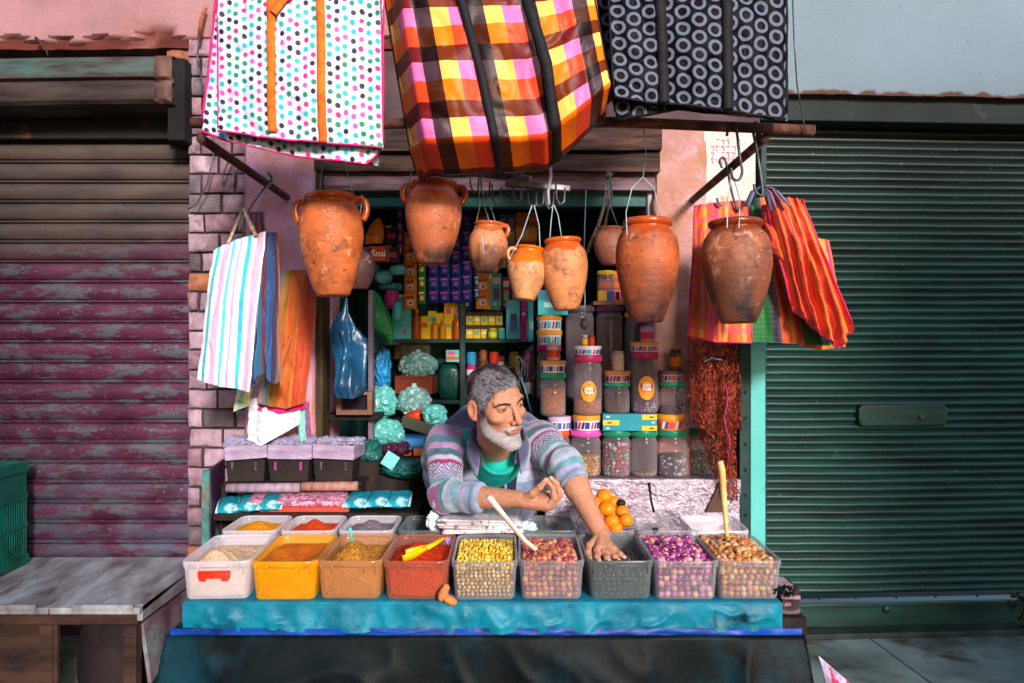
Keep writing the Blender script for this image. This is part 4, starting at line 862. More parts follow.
# oranges
m_orange = mat('orange_peel', S('#e8820e'), S('#d86a08'), ns=9, rough=.38, bump=.35, bs=260, bd=.002)
for i, (x, y, Y, r, lb) in enumerate(((597, 519, 2.60, .020, 'orange at the left front corner of the tub of oranges'), (612, 521, 2.58, .020, 'orange in the middle of the front of the tub of oranges'), (626, 520, 2.59, .019, 'orange at the right front corner of the tub of oranges'),
        (607, 509, 2.65, .0235, 'largest orange, in the centre of the pile'), (622, 512, 2.66, .019, 'orange behind the right front one'), (595, 504, 2.68, .021, 'orange on the left of the pile'), (604, 496, 2.70, .0215, 'topmost orange of the pile'), (592, 513, 2.63, .019, 'small orange at the left edge beside the sleeve'), (616, 528, 2.57, .018, 'orange lowest against the tub front, right of centre'), (602, 529, 2.57, .018, 'orange lowest against the tub front, left of centre'), (613, 502, 2.73, .019, 'orange at the back of the pile, half hidden'))):
    b = MB(); c = P(x, y, Y); r *= 1.17; b.ball(c, (r*1.05, r*1.05, r), 3); T = b.build('orange', m_orange, org=c); tag(T, lb, 'orange', 'oranges piled in the tub')
    b = MB(); b.ball(c+Vector((r*.3, -r*.55, r*.78)), .002, 1); b.build('stem_spot', mat('stem', S('#5c6a28'), rough=.8), T)
b = MB(); c = P(621, 503, 2.71); b.ball(c, (.017, .016, .013), 2); tag(b.build('dark_fruit', mat('dried_fruit', S('#2c1c18'), S('#16100e'), ns=60, rough=.5, bump=.6), org=c), 'dark wrinkled fruit behind the oranges', 'fruit')
# utensils
def utensil(name, label, pts, r, m, tip=None, cat='spoon', flat=1.0, hole=False):
    T = thing(name, label, cat, P(*pts[-1])); b = MB(); Q = [P(*p) for p in pts]; rs = r if hasattr(r, '__len__') else [r]*len(Q)
    b.tube(Q, rs, 12, flat=flat); b.build('handle', m, T)
    if tip is not None:
        c, rad, rot, mm = tip; b = MB(); C = P(*c)
        prof = [(.02, -1.0), (.4, -.92), (.75, -.66), (.95, -.3), (1.0, 0), (.94, .0), (.88, -.28), (.68, -.6), (.35, -.82), (.02, -.88)]
        b.lathe([(a*rad[0], z*rad[1]) for a, z in prof], 24, Matrix.Translation(C)@Euler([R(q) for q in rot]).to_matrix().to_4x4(), cap1=False)
        b.build('bowl', mm, T)
    return T
m_wspoon = mat('white_plastic', S('#e4d8d4'), S('#cbb0a4'), ns=10, rough=.35, bump=0)
m_teals = mat('teal_plastic_spoon', S('#58c0c0'), rough=.3, bump=0)
m_blk = mat('black_plastic', S('#141118'), rough=.3, bump=0)
m_cream = mat('cream_plastic', S('#d8c890'), S('#c09a50'), ns=8, rough=.4, bump=0, dirt=S('#c07a30'), ds=5)
m_ygs = mat('yellow_plastic', S('#f0b800'), rough=.3, bump=0)
utensil('ladle', 'white plastic ladle leaning in the tub of reddish olives', [(489, 497, 2.22), (505, 517, 2.27), (525, 541, 2.26), (536, 550, 2.265)], [.012, .0105, .010, .011], m_wspoon, ((548, 552, 2.265), (.036, .024), (-12, 14, 0), mat('brown_ladle', S('#a8683c'), rough=.35, bump=0)), flat=.6)
T = utensil('teal_spoon', 'thin teal spoon handle standing in the cumin coloured heap', [(350, 528, 2.26), (352, 540, 2.29), (353, 556, 2.32)], [.0045, .0035, .003], m_teals)
utensil('black_spoon', 'black plastic spoon standing in the red paste', [(649, 483, 2.66), (651, 500, 2.65), (654, 512, 2.65)], [.005, .004, .004], m_blk, ((655, 528, 2.64), (.010, .02), (0, 0, 0), m_blk))
utensil('long_spoon', 'long cream plastic spoon standing upright in the tan olives', [(720, 461, 2.42), (722, 470, 2.42), (724, 500, 2.41), (727, 535, 2.40), (727, 541, 2.40)], [.010, .012, .010, .0065, .008], m_cream, None, flat=.9)
T = thing('yellow_scoop', 'yellow plastic scoop lying on the red paprika', 'scoop', P(425, 551, 2.3))
b = MB(); b.tube([P(443, 538, 2.30), P(434, 544, 2.28), P(426, 548, 2.26)], [.009, .010, .013], 10, flat=.5); b.build('handle', m_ygs, T)
n_ = 14; A = np.zeros((n_, 8, 3)); c0 = P(428, 547, 2.26); c1 = P(404, 554, 2.235)
for i in range(n_):
    a = math.pi*(i/(n_-1))
    for j in range(8):
        t = j/7; c = c0.lerp(c1, t); rr_ = .012+.020*math.sin(t*math.pi*.6); A[i, j] = (c.x, c.y-math.cos(a)*rr_, c.z-math.sin(a)*rr_*.8+.004)
b = MB(); b.grid(A); b.build('scoop_bowl', m_ygs, T, solid=.0015)
# ginger-like bread piece on the cloth edge
b = MB(); c = P(447, 597, 2.155)
b.ball(P(450, 600, 2.165), (.022, .02, .013), 3, (0, .5, .3)); b.ball(P(443, 594, 2.168), (.013, .014, .022), 3, (0, .4, 0)); b.ball(P(446, 588, 2.175), (.011, .012, .012), 2)
ob = b.build('orange_peel_piece', mat('bread_skin', S('#d8804a'), S('#b86434'), ns=20, rough=.7, bump=.5), org=c); tag(ob, 'lumpy orange brown root perched on the edge of the turquoise cloth', 'root')
rm = ob.modifiers.new('r', 'REMESH'); rm.mode = 'VOXEL'; rm.voxel_size = .0016; sm = ob.modifiers.new('s', 'SMOOTH'); sm.iterations = 12; ob.name = 'ginger_root'
# newspapers
T = thing('newspaper_pile', 'pile of folded newspapers under the seller\'s elbow', 'newspapers', P(480, 528, 2.55))
m_paper = mat('newsprint', S('#d8d0d4'), S('#b8a8b0'), ns=20, dirt=S('#6a6470'), ds=60, dlo=.56, dhi=.62, rough=.9, bump=.2)
zz = ZC+.004+BH+.001
for i in range(7):
    b = MB(); N = 14; w_, l_ = random.uniform(.24, .27), random.uniform(.19, .22); U, V = np.meshgrid(np.linspace(-.5, .5, N), np.linspace(-.5, .5, N), indexing='ij')
    A = np.stack([U*w_, V*l_, vnoise(np.stack([U*3, V*3, U*0+i], -1), 1, i)*.0012], -1); an = random.uniform(-.12, .12); Mr = Matrix.Rotation(an, 3, 'Z'); A = A@np.array(Mr).T
    c = Vector((P(480, 0, 2.6).x+random.uniform(-.006, .006), 2.63+random.uniform(-.005, .005), zz+i*.0058)); A = A+np.array(c)
    b.grid(A); b.build('newspaper', m_paper, T, solid=.0046)
ZNEWS = zz+7*.0058
def crumple(name, label, cat, c, r, m, seed, amp=.35, sc=2.2, sub=3, parts=None, group=None, sq=None, kind=None, parent=None):
    V, Fc = ICO[3]; V = V.copy()
    # finer sphere
    import bmesh
    bm = bmesh.new(); bmesh.ops.create_icosphere(bm, subdivisions=5, radius=1); V = np.array([v.co[:] for v in bm.verts]); Fc = [tuple(v.index for v in f.verts) for f in bm.faces]; bm.free()
    n1 = fbm(V, sc*.7, 2, seed); r1 = np.abs(vnoise(V+n1[:, None]*.4, sc*1.3, seed+9)); r2 = np.abs(vnoise(V, sc*3.1, seed+11))
    W = V*(1+amp*n1+amp*(.35-.9*r1)-amp*.2*r2)[:, None]
    if sq is not None: W = np.sign(W)*np.abs(W)**sq
    W = W*np.array(r if hasattr(r, '__len__') else [r]*3)
    b = MB(); b.add(W+np.array(c), Fc); o = b.build(name, m, parent, org=c if parent is None else None)
    if parent is None: tag(o, label, cat, group, kind)
    return o
m_film = plastic('clear_film', S('#dfe8f0'), .55, .15)
m_bagw = plastic('white_bag_film', S('#dfe6ee'), .85, .25)
crumple('plastic_wrap', 'crumpled clear plastic wrap beside the newspapers', 'plastic wrap', P(527, 528, 2.6), (.028, .03, .02), m_film, 3, .6)
crumple('plastic_bag', 'crumpled white plastic bag in the smoky back tub', 'plastic bag', P(433, 521, 2.6), (.02, .03, .03), m_bagw, 5, .5)
crumple('plastic_bag', 'small mauve plastic bag between the paprika and lupin tubs', 'plastic bag', P(449, 543, 2.5), (.016, .02, .018), plastic('mauve_film', S('#b890c8'), .7), 6, .5)
# ================================================================ left table
T = thing('wooden_table', 'weathered wooden table with pale planks left of the stall', 'table', (-1.35, 2.9, 0))
zt_ = P(0, 609, 2.6).z; planks = [(-2.2, -1.78), (-1.775, -1.462), (-1.455, -1.095)]
zt_ = P(0, 557, 3.14).z
x_edges = [(P(-120, 0, 2.62).x, P(38, 0, 2.62).x, P(-60, 0, 3.14).x, P(119, 0, 3.14).x), (P(40, 0, 2.62).x, P(137, 0, 2.62).x, P(122, 0, 3.14).x, P(190, 0, 3.14).x)]
zf = P(0, 609, 2.6).z; zmean = (zt_+zf)/2
for i, (a, c, a2, c2) in enumerate(x_edges):
    b = MB(); a2 = a; cc = c if i == 0 else c; 
    x0_, x1_ = (-2.3, -1.515) if i == 0 else (-1.51, -1.215)
    b.add([(x0_, 2.61, zf-.022), (x1_, 2.61, zf-.022), (x1_, 3.14, zt_-.022), (x0_, 3.14, zt_-.022), (x0_, 2.61, zf), (x1_, 2.61, zf), (x1_, 3.14, zt_), (x0_, 3.14, zt_)], [(3, 2, 1, 0), (4, 5, 6, 7), (0, 1, 5, 4), (1, 2, 6, 5), (2, 3, 7, 6), (3, 0, 4, 7)])
    b.build('plank', m_tabletop, T, smooth=False, bevel=.003)
for x0_, x1_ in ((-2.1, -1.55), (-1.43, -1.235)):
    b = MB(); b.span((x0_, 2.602, zf-.004), (x1_, 2.612, zf+.012)); b.build('edge_strip', m_tabletop, T, smooth=False, bevel=.002)
b = MB(); b.span((-1.235, 2.63, zf-.05), (-1.215, 3.12, zt_-.02)); b.build('side_rail', m_tabletop, T, smooth=False, bevel=.003)
b = MB(); b.span((-2.3, 2.63, zf-.062), (-1.23, 2.655, zf-.022)); b.build('front_rail', m_tablewood, T, smooth=False, bevel=.002)
for x in (-1.255, -1.53, -2.2):
    for y in (2.645, 3.09):
        b = MB(); b.span((x-.022, y-.022, 0 if y < 2.9 else .41), (x+.022, y+.022, zf-.063)); b.build('leg', m_tablewood, T, smooth=False, bevel=.003)
b = MB(); b.span((-2.3, 2.66, .02), (-1.56, 2.675, zf-.063)); b.build('front_panel', m_tablewood, T, smooth=False, bevel=.002)
b = MB(); b.span((-1.52, 2.63, .02), (-1.495, 2.65, zf-.063)); b.build('batten', m_tablewood, T, smooth=False, bevel=.002)
# side leaf
b = MB(); b.add([(-1.225, 2.66, zf-.07), (-1.225, 3.08, zf-.07), (-1.225, 3.08, .5), (-1.225, 2.72, .42), (-1.238, 2.66, zf-.07), (-1.238, 3.08, zf-.07), (-1.238, 3.08, .5), (-1.238, 2.72, .42)], [(0, 3, 2, 1), (4, 5, 6, 7), (0, 1, 5, 4), (1, 2, 6, 5), (2, 3, 7, 6), (3, 0, 4, 7)])
b.build('side_board', mat('painted_side', S('#8a7a84'), S('#5a3a44'), ns=7, dirt=S('#7fa0a0'), ds=6, rough=.7, bump=.3), T, smooth=False)
# dark sack below
b = MB(); V = np.array([(-1.50, 2.85, .0), (-1.26, 2.85, 0), (-1.26, 3.05, 0), (-1.5, 3.05, 0), (-1.33, 2.95, .72)])
crumple('dark_sack', 'dark sack slumped under the table', 'sack', Vector((-1.40, 2.86, .43)), (.15, .1, .30), mat('sack', S('#2a1c20'), S('#161012'), rough=.8, bump=.5), 8, .3, 1.2)
# green crate
m_crate = mat('green_crate_plastic', S('#0f6456'), S('#0c5048'), ns=5, dirt=S('#0a342e'), ds=7, rough=.45, bump=.1)
T = thing('plastic_crate', 'dark green plastic crate on the weathered table, cut by the left edge', 'crate', (-1.9, 2.85, zmean))
cx0, cx1, cy0, cy1 = -2.40, P(27, 0, 3.06).x, 2.70, 3.06
cz0 = zmean+.012; cz1 = P(0, 474, 2.76).z
b = MB()
hh = cz1-cz0
for t0, t1 in ((0, .09), (.36, .40), (.63, .69), (.90, 1.0)):
    z0_, z1_ = cz0+hh*t0, cz0+hh*t1; o = .006 if t1 == 1.0 or t0 == 0 else .003
    for a, c in (((cx0-o, cy0-o, z0_), (cx1+o, cy0+.006, z1_)), ((cx0-o, cy1-.006, z0_), (cx1+o, cy1+o, z1_)), ((cx1-.006, cy0+.0065, z0_), (cx1+o, cy1-.0065, z1_)), ((cx0-o, cy0+.0065, z0_), (cx0+.006, cy1-.0065, z1_))): b.span(a, c)
b.build('band', m_crate, T, smooth=False, bevel=.002)
b = MB()
b.span((cx0, cy0+.001, cz0+hh*.69), (cx1-.001, cy0+.005, cz0+hh*.90)); b.span((cx0, cy1-.005, cz0+hh*.69), (cx1-.001, cy1-.001, cz0+hh*.90)); b.span((cx1-.005, cy0+.006, cz0+hh*.69), (cx1-.001, cy1-.006, cz0+hh*.90))
b.span((cx0, cy0+.01, cz0+.002), (cx1-.008, cy1-.01, cz0+.008)); b.build('panel', m_crate, T, smooth=False)
b = MB(); x = cx1-.004
while x > cx0:
    for z0_, z1_ in ((.09, .36), (.40, .63)):
        b.span((x-.004, cy0+.001, cz0+hh*z0_), (x, cy0+.005, cz0+hh*z1_)); b.span((x-.004, cy1-.005, cz0+hh*z0_), (x, cy1-.001, cz0+hh*z1_))
    x -= .014
y = cy0+.01
while y < cy1:
    for z0_, z1_ in ((.09, .36), (.40, .63)): b.span((cx1-.005, y-.004, cz0+hh*z0_), (cx1-.001, y, cz0+hh*z1_))
    y += .014
b.build('grille', m_crate, T, smooth=False)
# plant at right edge
b = MB(); rr_ = random.Random(5); base = P(1032, 640, 2.9)
for i in range(70):
    a = rr_.uniform(-1, 1); h = rr_.uniform(.03, .17); p1 = base+Vector((a*.06+rr_.uniform(-.03, .03), rr_.uniform(-.05, .05), h)); 
    for k in range(4):
        d = Vector((rr_.uniform(-1, 1), rr_.uniform(-1, 1), rr_.uniform(.1, 1))).normalized()*rr_.uniform(.015, .035); s_ = d.cross(Vector((0, 1, .3))).normalized()*.006
        b.add([p1, p1+d*.5+s_, p1+d, p1+d*.5-s_], [(0, 1, 2, 3)], col=tuple(np.array((1, 1, 1))*rr_.uniform(.4, 1)))
T = thing('potted_herb', 'dark scraggly plant on the ledge at the right edge', 'plant', base)
b.build('leaves', mat('herb_leaf', S('#3a4a2c'), vc=True, rough=.6, bump=0), T, smooth=False)
b = MB()
for i in range(6): b.tube([base+Vector((0, 0, -.04)), base+Vector((rr_.uniform(-.06, .06), 0, .12))], .003, 6)
b.build('stem', m_dark, T)
# ================================================================ cloth bags on the left bracket
m_tote = stripes_mat('candy_stripe_cloth', [(0, S('#e8ecf4')), (.16, S('#2fb8cc')), (.27, S('#f0f0f6')), (.42, S('#d8a8cc')), (.62, S('#eef0fa')), (.70, S('#54c8d8')), (.80, S('#e4d8f0')), (.93, S('#b8a0cc'))], .125, weave=2000)
m_bluecl = stripes_mat('blue_purple_cloth', [(0, S('#1c4a86')), (.3, S('#3c1e4a')), (.5, S('#1a6a9c')), (.7, S('#6a1a2c')), (.85, S('#20386e'))], .07)
m_orcl = stripes_mat('orange_cloth', [(0, S('#c85a0e')), (.30, S('#d07a20')), (.34, S('#c4560c')), (.62, S('#c23a08')), (.66, S('#cf8a28')), (.70, S('#a83a0a'))], .16, weave=1600)
m_orcl2 = stripes_mat('orange_grey_cloth', [(0, S('#a88480')), (.12, S('#5c6a70')), (.25, S('#96600c')), (.40, S('#c45a0c')), (.68, S('#d07a24')), (.70, S('#b83e08'))], .192)
m_white = mat('white_cloth', S('#e6e8f2'), S('#cfd4e4'), ns=5, rough=.8, bump=.3, bs=20, bd=.01)
m_pale = stripes_mat('pale_striped_cloth', [(0, S('#e0e8c0')), (.3, S('#90d0d0')), (.6, S('#e8e4a0'))], .06)
m_magcl = mat('magenta_cloth', S('#cc2478'), S('#a81a50'), ns=12, rough=.8)
def sbag(name, label, top, bot, Y, m, W, H, nu=40, nv=40, group=None, cat='cloth bag', edge=None, **k):
    T, A = bag(name, label, group, top, bot, Y, m, W, H, nu, nv, edge, **k); T['category'] = cat; return T, A
T, A = sbag('striped_tote', 'white cyan and pink striped cloth tote hanging on the left', [(212, 250), (236, 240), (265, 231)], [(197, 379), (222, 386), (250, 392)], 2.56, m_tote, .21, .45, 60, 60, None, fold=.012, ff=2.2, seed=21, belly=.03, thick=.02)
b = MB(); g0 = P(243, 236, 2.6)
b.tube([P(228, 243, 2.555), P(237, 222, 2.59), P(243, 208, 2.61), P(250, 224, 2.59), P(256, 236, 2.555)], [.006, .008, .007, .009, .007], 8, flat=.5); b.build('handle', mat('brown_white_webbing', S('#d8c4b4'), S('#6c3a28'), ns=25, rough=.8), T)
T, A = sbag('folded_cloth_bag', 'dark blue and purple cloth bag behind the striped tote', [(258, 235), (275, 232)], [(250, 388), (264, 372), (277, 384)], 2.63, m_bluecl, .10, .45, 40, 40, None, fold=.03, ff=5, seed=23, belly=.03, thick=.05)
b = MB()
for i in range(9):
    x = 251+i*1.7; b.tube([P(x-1, 212, 2.64), P(x+random.uniform(-1, 1), 222, 2.625), P(x+1.5, 238, 2.63)], .0035, 6, col=[(.25, .03, .12), (.05, .05, .2), (.3, .16, .1)][i % 3])
b.build('gathered_handle', mat('gathered_fabric', (1, 1, 1), vc=True, rough=.8), T)
T, A = sbag('yellow_cloth_bag', 'narrow yellow edged cloth bag between the blue bag and the orange bag', [(269, 233), (277, 232)], [(276, 372), (283, 388)], 2.68, m_orcl, .05, .45, 20, 40, None, fold=.012, ff=2, seed=25, belly=.02, thick=.03)
T, A = sbag('orange_cloth_bag', 'large orange striped cloth bag hanging on the pink pillar', [(274, 270), (319, 270)], [(258, 402), (285, 409), (305, 403)], 2.86, m_orcl2, .19, .46, 50, 50, None, fold=.012, ff=3, seed=27, belly=.03, thick=.03)
b = MB(); b.tube([P(272, 372, 2.80), P(284, 340, 2.79), P(291, 335, 2.79), P(287, 350, 2.79), P(278, 382, 2.80)], .0045, 6, flat=.4); b.build('handle', m_orcl, T)
sbag('pink_hemmed_cloth', 'orange cloth with a bright magenta hem below the orange bag', [(262, 385), (304, 385)], [(257, 410), (280, 414), (306, 408)], 2.885, m_magcl, .17, .1, 30, 10, None, cat='cloth', fold=.01, ff=3, seed=29, belly=.01, thick=.02)
sbag('white_cloth_bag', 'plain white cloth bag lowest in the left bunch', [(250, 398), (285, 400), (300, 402)], [(247, 440), (262, 446), (300, 424)], 2.90, m_white, .18, .2, 40, 30, None, fold=.016, ff=4, seed=31, belly=.03, thick=.03)
sbag('pale_cloth_corner', 'pale yellow and cyan cloth corner peeping out beside the brick pillar', [(238, 385), (252, 388)], [(233, 412), (248, 406)], 2.80, m_pale, .06, .1, 14, 14, None, cat='cloth', fold=.006, ff=2, seed=33, belly=.005, thick=.01)
T, A = sbag('mint_cloth', 'mint and purple cloth hanging beside the white cloth bag', [(296, 402), (309, 402)], [(298, 445), (311, 438)], 2.93, stripes_mat('mint_cloth_weave', [(0, S('#78b8b0')), (.5, S('#7a4a78')), (.8, S('#90c8c0'))], .08), .06, .16, 16, 24, None, cat='cloth', fold=.008, ff=2, seed=35, belly=.01, thick=.01)
b = MB()
for x in (300, 304, 308): b.tube([P(x, 438, 2.93), P(x+2, 450, 2.93), P(x, 462, 2.93)], .0015, 5)
b.build('fringe', m_wirew, T)
# ---------------- right bunch
m_chk = stripes_mat('checked_orange_cloth', [(0, S('#e2601c')), (.22, S('#e8942c')), (.32, S('#e04a20')), (.5, S('#d83070')), (.62, S('#e86a24')), (.8, S('#e6a83a')), (.88, S('#dc5030'))], .13, weave=1800, cross=(.045, .35, S('#d83a78'), .45))
m_grn = stripes_mat('green_cloth', [(0, S('#0f6a2c')), (.5, S('#3a2440')), (.56, S('#4a3450')), (.62, S('#cc4a14')), (.8, S('#d8801c')), (.88, S('#c83c14'))], .20, weave=1800, cross=(.016, .08, S('#6aa070'), .4))
m_bunch = stripes_mat('bunched_orange_cloth', [(0, S('#e0401c')), (.18, S('#e8741c')), (.3, S('#c81f50')), (.36, S('#e4501a')), (.58, S('#d8881e')), (.66, S('#d23214')), (.85, S('#8a2060')), (.9, S('#e05a1a'))], .15, weave=1500)
m_piph = mat('hot_pink_edge', S('#d81a6c'), rough=.6, bump=0)
T, A = sbag('checked_cloth_bag', 'pink and orange checked cloth bag hanging behind the dark fired pot', [(695, 205), (720, 202), (748, 200)], [(688, 336), (715, 342), (752, 343)], 2.52, m_chk, .19, .45, 50, 50, None, edge=m_piph, fold=.010, ff=3, seed=41, belly=.02)
T, A = sbag('green_cloth_bag', 'green and orange striped cloth bag between the dark pot and the bunch', [(746, 200), (775, 196)], [(740, 341), (780, 343), (832, 346)], 2.60, m_grn, .28, .45, 60, 50, None, fold=.012, ff=4, seed=43, belly=.02)
T, A = sbag('bunched_cloth_bag', 'gathered orange and pink cloth bag fanning out over the right shutter', [(766, 196), (786, 198), (803, 199)], [(792, 308), (815, 330), (838, 348), (855, 330)], 2.50, m_bunch, .42, .45, 90, 60, None, edge=m_piph, fold=.022, ff=9, seed=45, belly=.03)
T, A = sbag('inner_orange_cloth', 'orange cloth fold sweeping down right of the dark fired pot', [(762, 205), (778, 205)], [(770, 252), (800, 278), (828, 338)], 2.53, m_bunch, .26, .3, 50, 40, None, cat='cloth', fold=.02, ff=4, seed=47, belly=.03)
T, A = sbag('layered_cloth_bag', 'orange and yellow cloth bag lowest in the right bunch', [(775, 230), (830, 240)], [(784, 340), (815, 350), (845, 347)], 2.66, stripes_mat('yellow_orange_cloth', [(0, S('#e0761c')), (.4, S('#e8a428')), (.6, S('#d02a68')), (.7, S('#d8701c'))], .17), .3, .3, 50, 30, None, fold=.012, ff=4, seed=48, belly=.02)
T = thing('gathered_handles', 'bunch of dark striped cloth handles gathered on the long S hook', 'handles', P(762, 190, 2.45))
mg_ = mat('gathered_fabric', (1, 1, 1), vc=True, rough=.8)
b = MB()
for i, (x1, y1) in enumerate(((745, 203), (748, 203), (752, 202), (780, 197), (785, 199), (790, 203), (783, 206), (776, 205), (771, 208))):
    c = [S('#4a4a68'), S('#6c7ca0'), S('#2c2440'), S('#8a5a7c')][i % 4]
    b.tube([P(761+i*.4, 186, 2.49), P((761+x1)/2+(-1 if x1 < 761 else 2), (186+y1)/2-3, 2.47), P(x1, y1+3, 2.46)], [.003, .007, .006], 8, col=c, flat=.5)
b.build('handle', mg_, T)
# ================================================================ red net sacks
m_net = mat('red_net', S('#a8452a'), S('#742818'), ns=60, dirt=S('#3c120c'), ds=40, dlo=.5, dhi=.6, rough=.85, bump=1.0, bs=260, bd=.006)
def holes(M, sc=150, lo=.46, hi=.52):
    t = M.node_tree; out = [x for x in t.nodes if x.type == 'OUTPUT_MATERIAL'][0]; p = [x for x in t.nodes if x.type == 'BSDF_PRINCIPLED'][0]
    tc = t.nodes.new('ShaderNodeTexCoord'); nz = t.nodes.new('ShaderNodeTexNoise'); nz.inputs['Scale'].default_value = sc; nz.inputs['Detail'].default_value = 3; mp = t.nodes.new('ShaderNodeMapping'); mp.inputs['Scale'].default_value = (1, 1, .5)
    t.links.new(tc.outputs['Object'], mp.inputs[0]); t.links.new(mp.outputs[0], nz.inputs['Vector'])
    mr = t.nodes.new('ShaderNodeMapRange'); mr.inputs[1].default_value = lo; mr.inputs[2].default_value = hi; t.links.new(nz.outputs[0], mr.inputs[0])
    tr = t.nodes.new('ShaderNodeBsdfTransparent'); mx = t.nodes.new('ShaderNodeMixShader'); t.links.new(mr.outputs[0], mx.inputs[0]); t.links.new(tr.outputs[0], mx.inputs[1]); t.links.new(p.outputs[0], mx.inputs[2]); t.links.new(mx.outputs[0], out.inputs[0])
holes(m_net)
def net(name, label, top, bot, Y, seed, nu=60, nv=80, th=.05, group='red net sacks'):
    A, U, V = cloth_arr(top, bot, Y, nu, nv, fold=.018, ff=6, seed=seed, belly=.04); B, _, _ = cloth_arr(top, bot, Y, nu, nv, fold=.018, ff=6, seed=seed, belly=.02, side='back', thick=th)
    n_ = fbm(A, 60, 3, seed); A[..., 1] += n_*.006; A[:, -1, 2] += vnoise(A[:, -1], 60, 1)*.01; c = A.reshape(-1, 3).mean(0)
    b = MB(); b.grid(A, flip=True); b.grid(B)
    for a0, b0, fl in ((A[0], B[0], True), (A[-1], B[-1], False), (A[:, -1], B[:, -1], True)): b.grid(np.stack([a0, b0], 1), flip=fl)
    return tag(b.build(name, m_net, org=Vector(c)), label, 'net sack', group)
net('net_sack', 'bundle of red net sacks hanging at the front of the right jamb', [(690, 335), (715, 330), (738, 335)], [(692, 420), (712, 436), (742, 428)], 2.86, 51)
net('net_sack', 'rear red net sack, hanging lower with tattered corner', [(700, 360), (738, 350)], [(700, 428), (714, 470), (728, 500), (738, 500)], 2.92, 53)
b = MB(); b.tube([P(704, 362, 2.8), P(712, 358, 2.8), P(722, 360, 2.8)], .002, 6); b.build('ribbon', m_teals, None); o = bpy.data.objects['ribbon']; tag(o, 'short cyan string tied round the red net sacks', 'string')
b = MB(); b.tube([P(726, 385, 2.79), P(728, 400, 2.78), P(724, 420, 2.78), P(727, 432, 2.78), P(730, 440, 2.78), P(728, 462, 2.79)], .0018, 6); tag(b.build('pink_string', mat('pink_cord', S('#b03080'), rough=.6, bump=0)), 'thin pink string trailing down the red net sacks', 'string')

# ================================================================ tiered shelf on the left
zs1 = ZC+.105; 
T = thing('side_shelf', 'low tiered timber shelf behind the back row of tubs on the left', 'shelf', (P(310, 0, 2.8).x, 2.9, zs1))
b = MB(); b.span((P(205, 0, 2.8).x, 2.79, P(0, 521, 2.79).z), (P(418, 0, 2.8).x, 3.04, P(0, 513, 2.79).z)); b.build('lower_board', m_dark, T, smooth=False, bevel=.003)
z2 = P(0, 483, 2.90).z
b = MB(); b.span((P(222, 0, 2.9).x, 2.905, z2-.014), (P(362, 0, 2.9).x, 3.045, z2)); b.build('upper_board', m_dark, T, smooth=False, bevel=.003)
z1_ = P(0, 513, 2.79).z
for x in (224, 358):
    b = MB(); b.span((P(x, 0, 2.93).x-.01, 2.93, z1_), (P(x, 0, 2.93).x+.01, 3.03, z2-.014)); b.build('support', m_dark, T, smooth=False)
for x in (214, 412):
    b = MB(); b.span((P(x, 0, 2.85).x-.012, 2.9, ZC), (P(x, 0, 2.85).x+.012, 3.0, P(0, 521, 2.79).z)); b.build('leg', m_dark, T, smooth=False)
# side board with teal edge
T = thing('end_board', 'upright end board with peeling teal edge at the left of the shelf', 'board', P(208, 500, 2.8))
b = MB(); b.add([tuple(P(211, 548, 2.74)), tuple(P(211, 470, 2.74)), tuple(P(225, 459, 3.03)), tuple(P(225, 530, 3.03))]+[tuple(P(211, 548, 2.74)+Vector((-.012, 0, 0))), tuple(P(211, 470, 2.74)+Vector((-.012, 0, 0))), tuple(P(225, 459, 3.03)+Vector((-.012, 0, 0))), tuple(P(225, 530, 3.03)+Vector((-.012, 0, 0)))], [(0, 3, 2, 1), (4, 5, 6, 7), (0, 1, 5, 4), (1, 2, 6, 5), (2, 3, 7, 6), (3, 0, 4, 7)])
b.build('panel', mat('purple_board', S('#4a1c44'), S('#2a1028'), ns=5, rough=.6, dirt=S('#58b0b0'), ds=2.2, dlo=.58, dhi=.6), T, smooth=False, bevel=.002)
b = MB(); b.span((P(203, 0, 2.73).x, 2.715, P(0, 552, 2.73).z), (P(210.5, 0, 2.73).x, 2.737, P(0, 470, 2.73).z)); b.build('teal_edge', mat('peeling_teal', S('#4c8c8a'), S('#3c4a4a'), ns=12, dirt=S('#6a5048'), ds=8, rough=.7, bump=.4), T, smooth=False, bevel=.003)
# three dark crates with white trays
m_dcr = mat('dark_crate_wood', S('#2c2020'), S('#191214'), ns=8, rough=.7, bump=.3)
m_mauvefilm = plastic('mauve_white_film', S('#a8a0c0'), .6, .2)
m_card = mat('pale_carton', S('#ab98b4'), S('#86728c'), ns=12, stretch=(1, 1, 4), dirt=S('#7a6480'), ds=16, dlo=.58, dhi=.64, rough=.8)
for i, (xa_, xb_, ya, yb, rz) in enumerate(((229, 268, 465, 483, 4), (271, 313, 465, 483, 0), (316, 357, 464, 483, -2))):
    T = thing('storage_box', ('left', 'middle', 'right')[i]+'most dark lidded box on the upper shelf board' if i != 1 else 'middle dark box with pink latch on the upper shelf board', 'box', P((xa_+xb_)/2, 483, 2.96), 'dark boxes under the white trays')
    wx = (xb_-xa_)/F*2.92; b = MB(); hz = z2; zc_ = hz+.042
    b.box((T.location.x, 2.975, zc_), (wx, .13, .082), (0, 0, R(rz)), taper=.9); b.build('box_body', m_dcr, T, smooth=False, bevel=.004)
    for t in (-.3, .3):
        b = MB(); b.box((T.location.x+t*wx, 2.908, zc_+.018), (.008, .006, .03), (0, 0, R(rz))); b.build('latch', mat('pink_latch', S('#a03c80'), rough=.5) if i == 1 else m_steel, T, smooth=False, bevel=.001)
zt2 = z2+.086
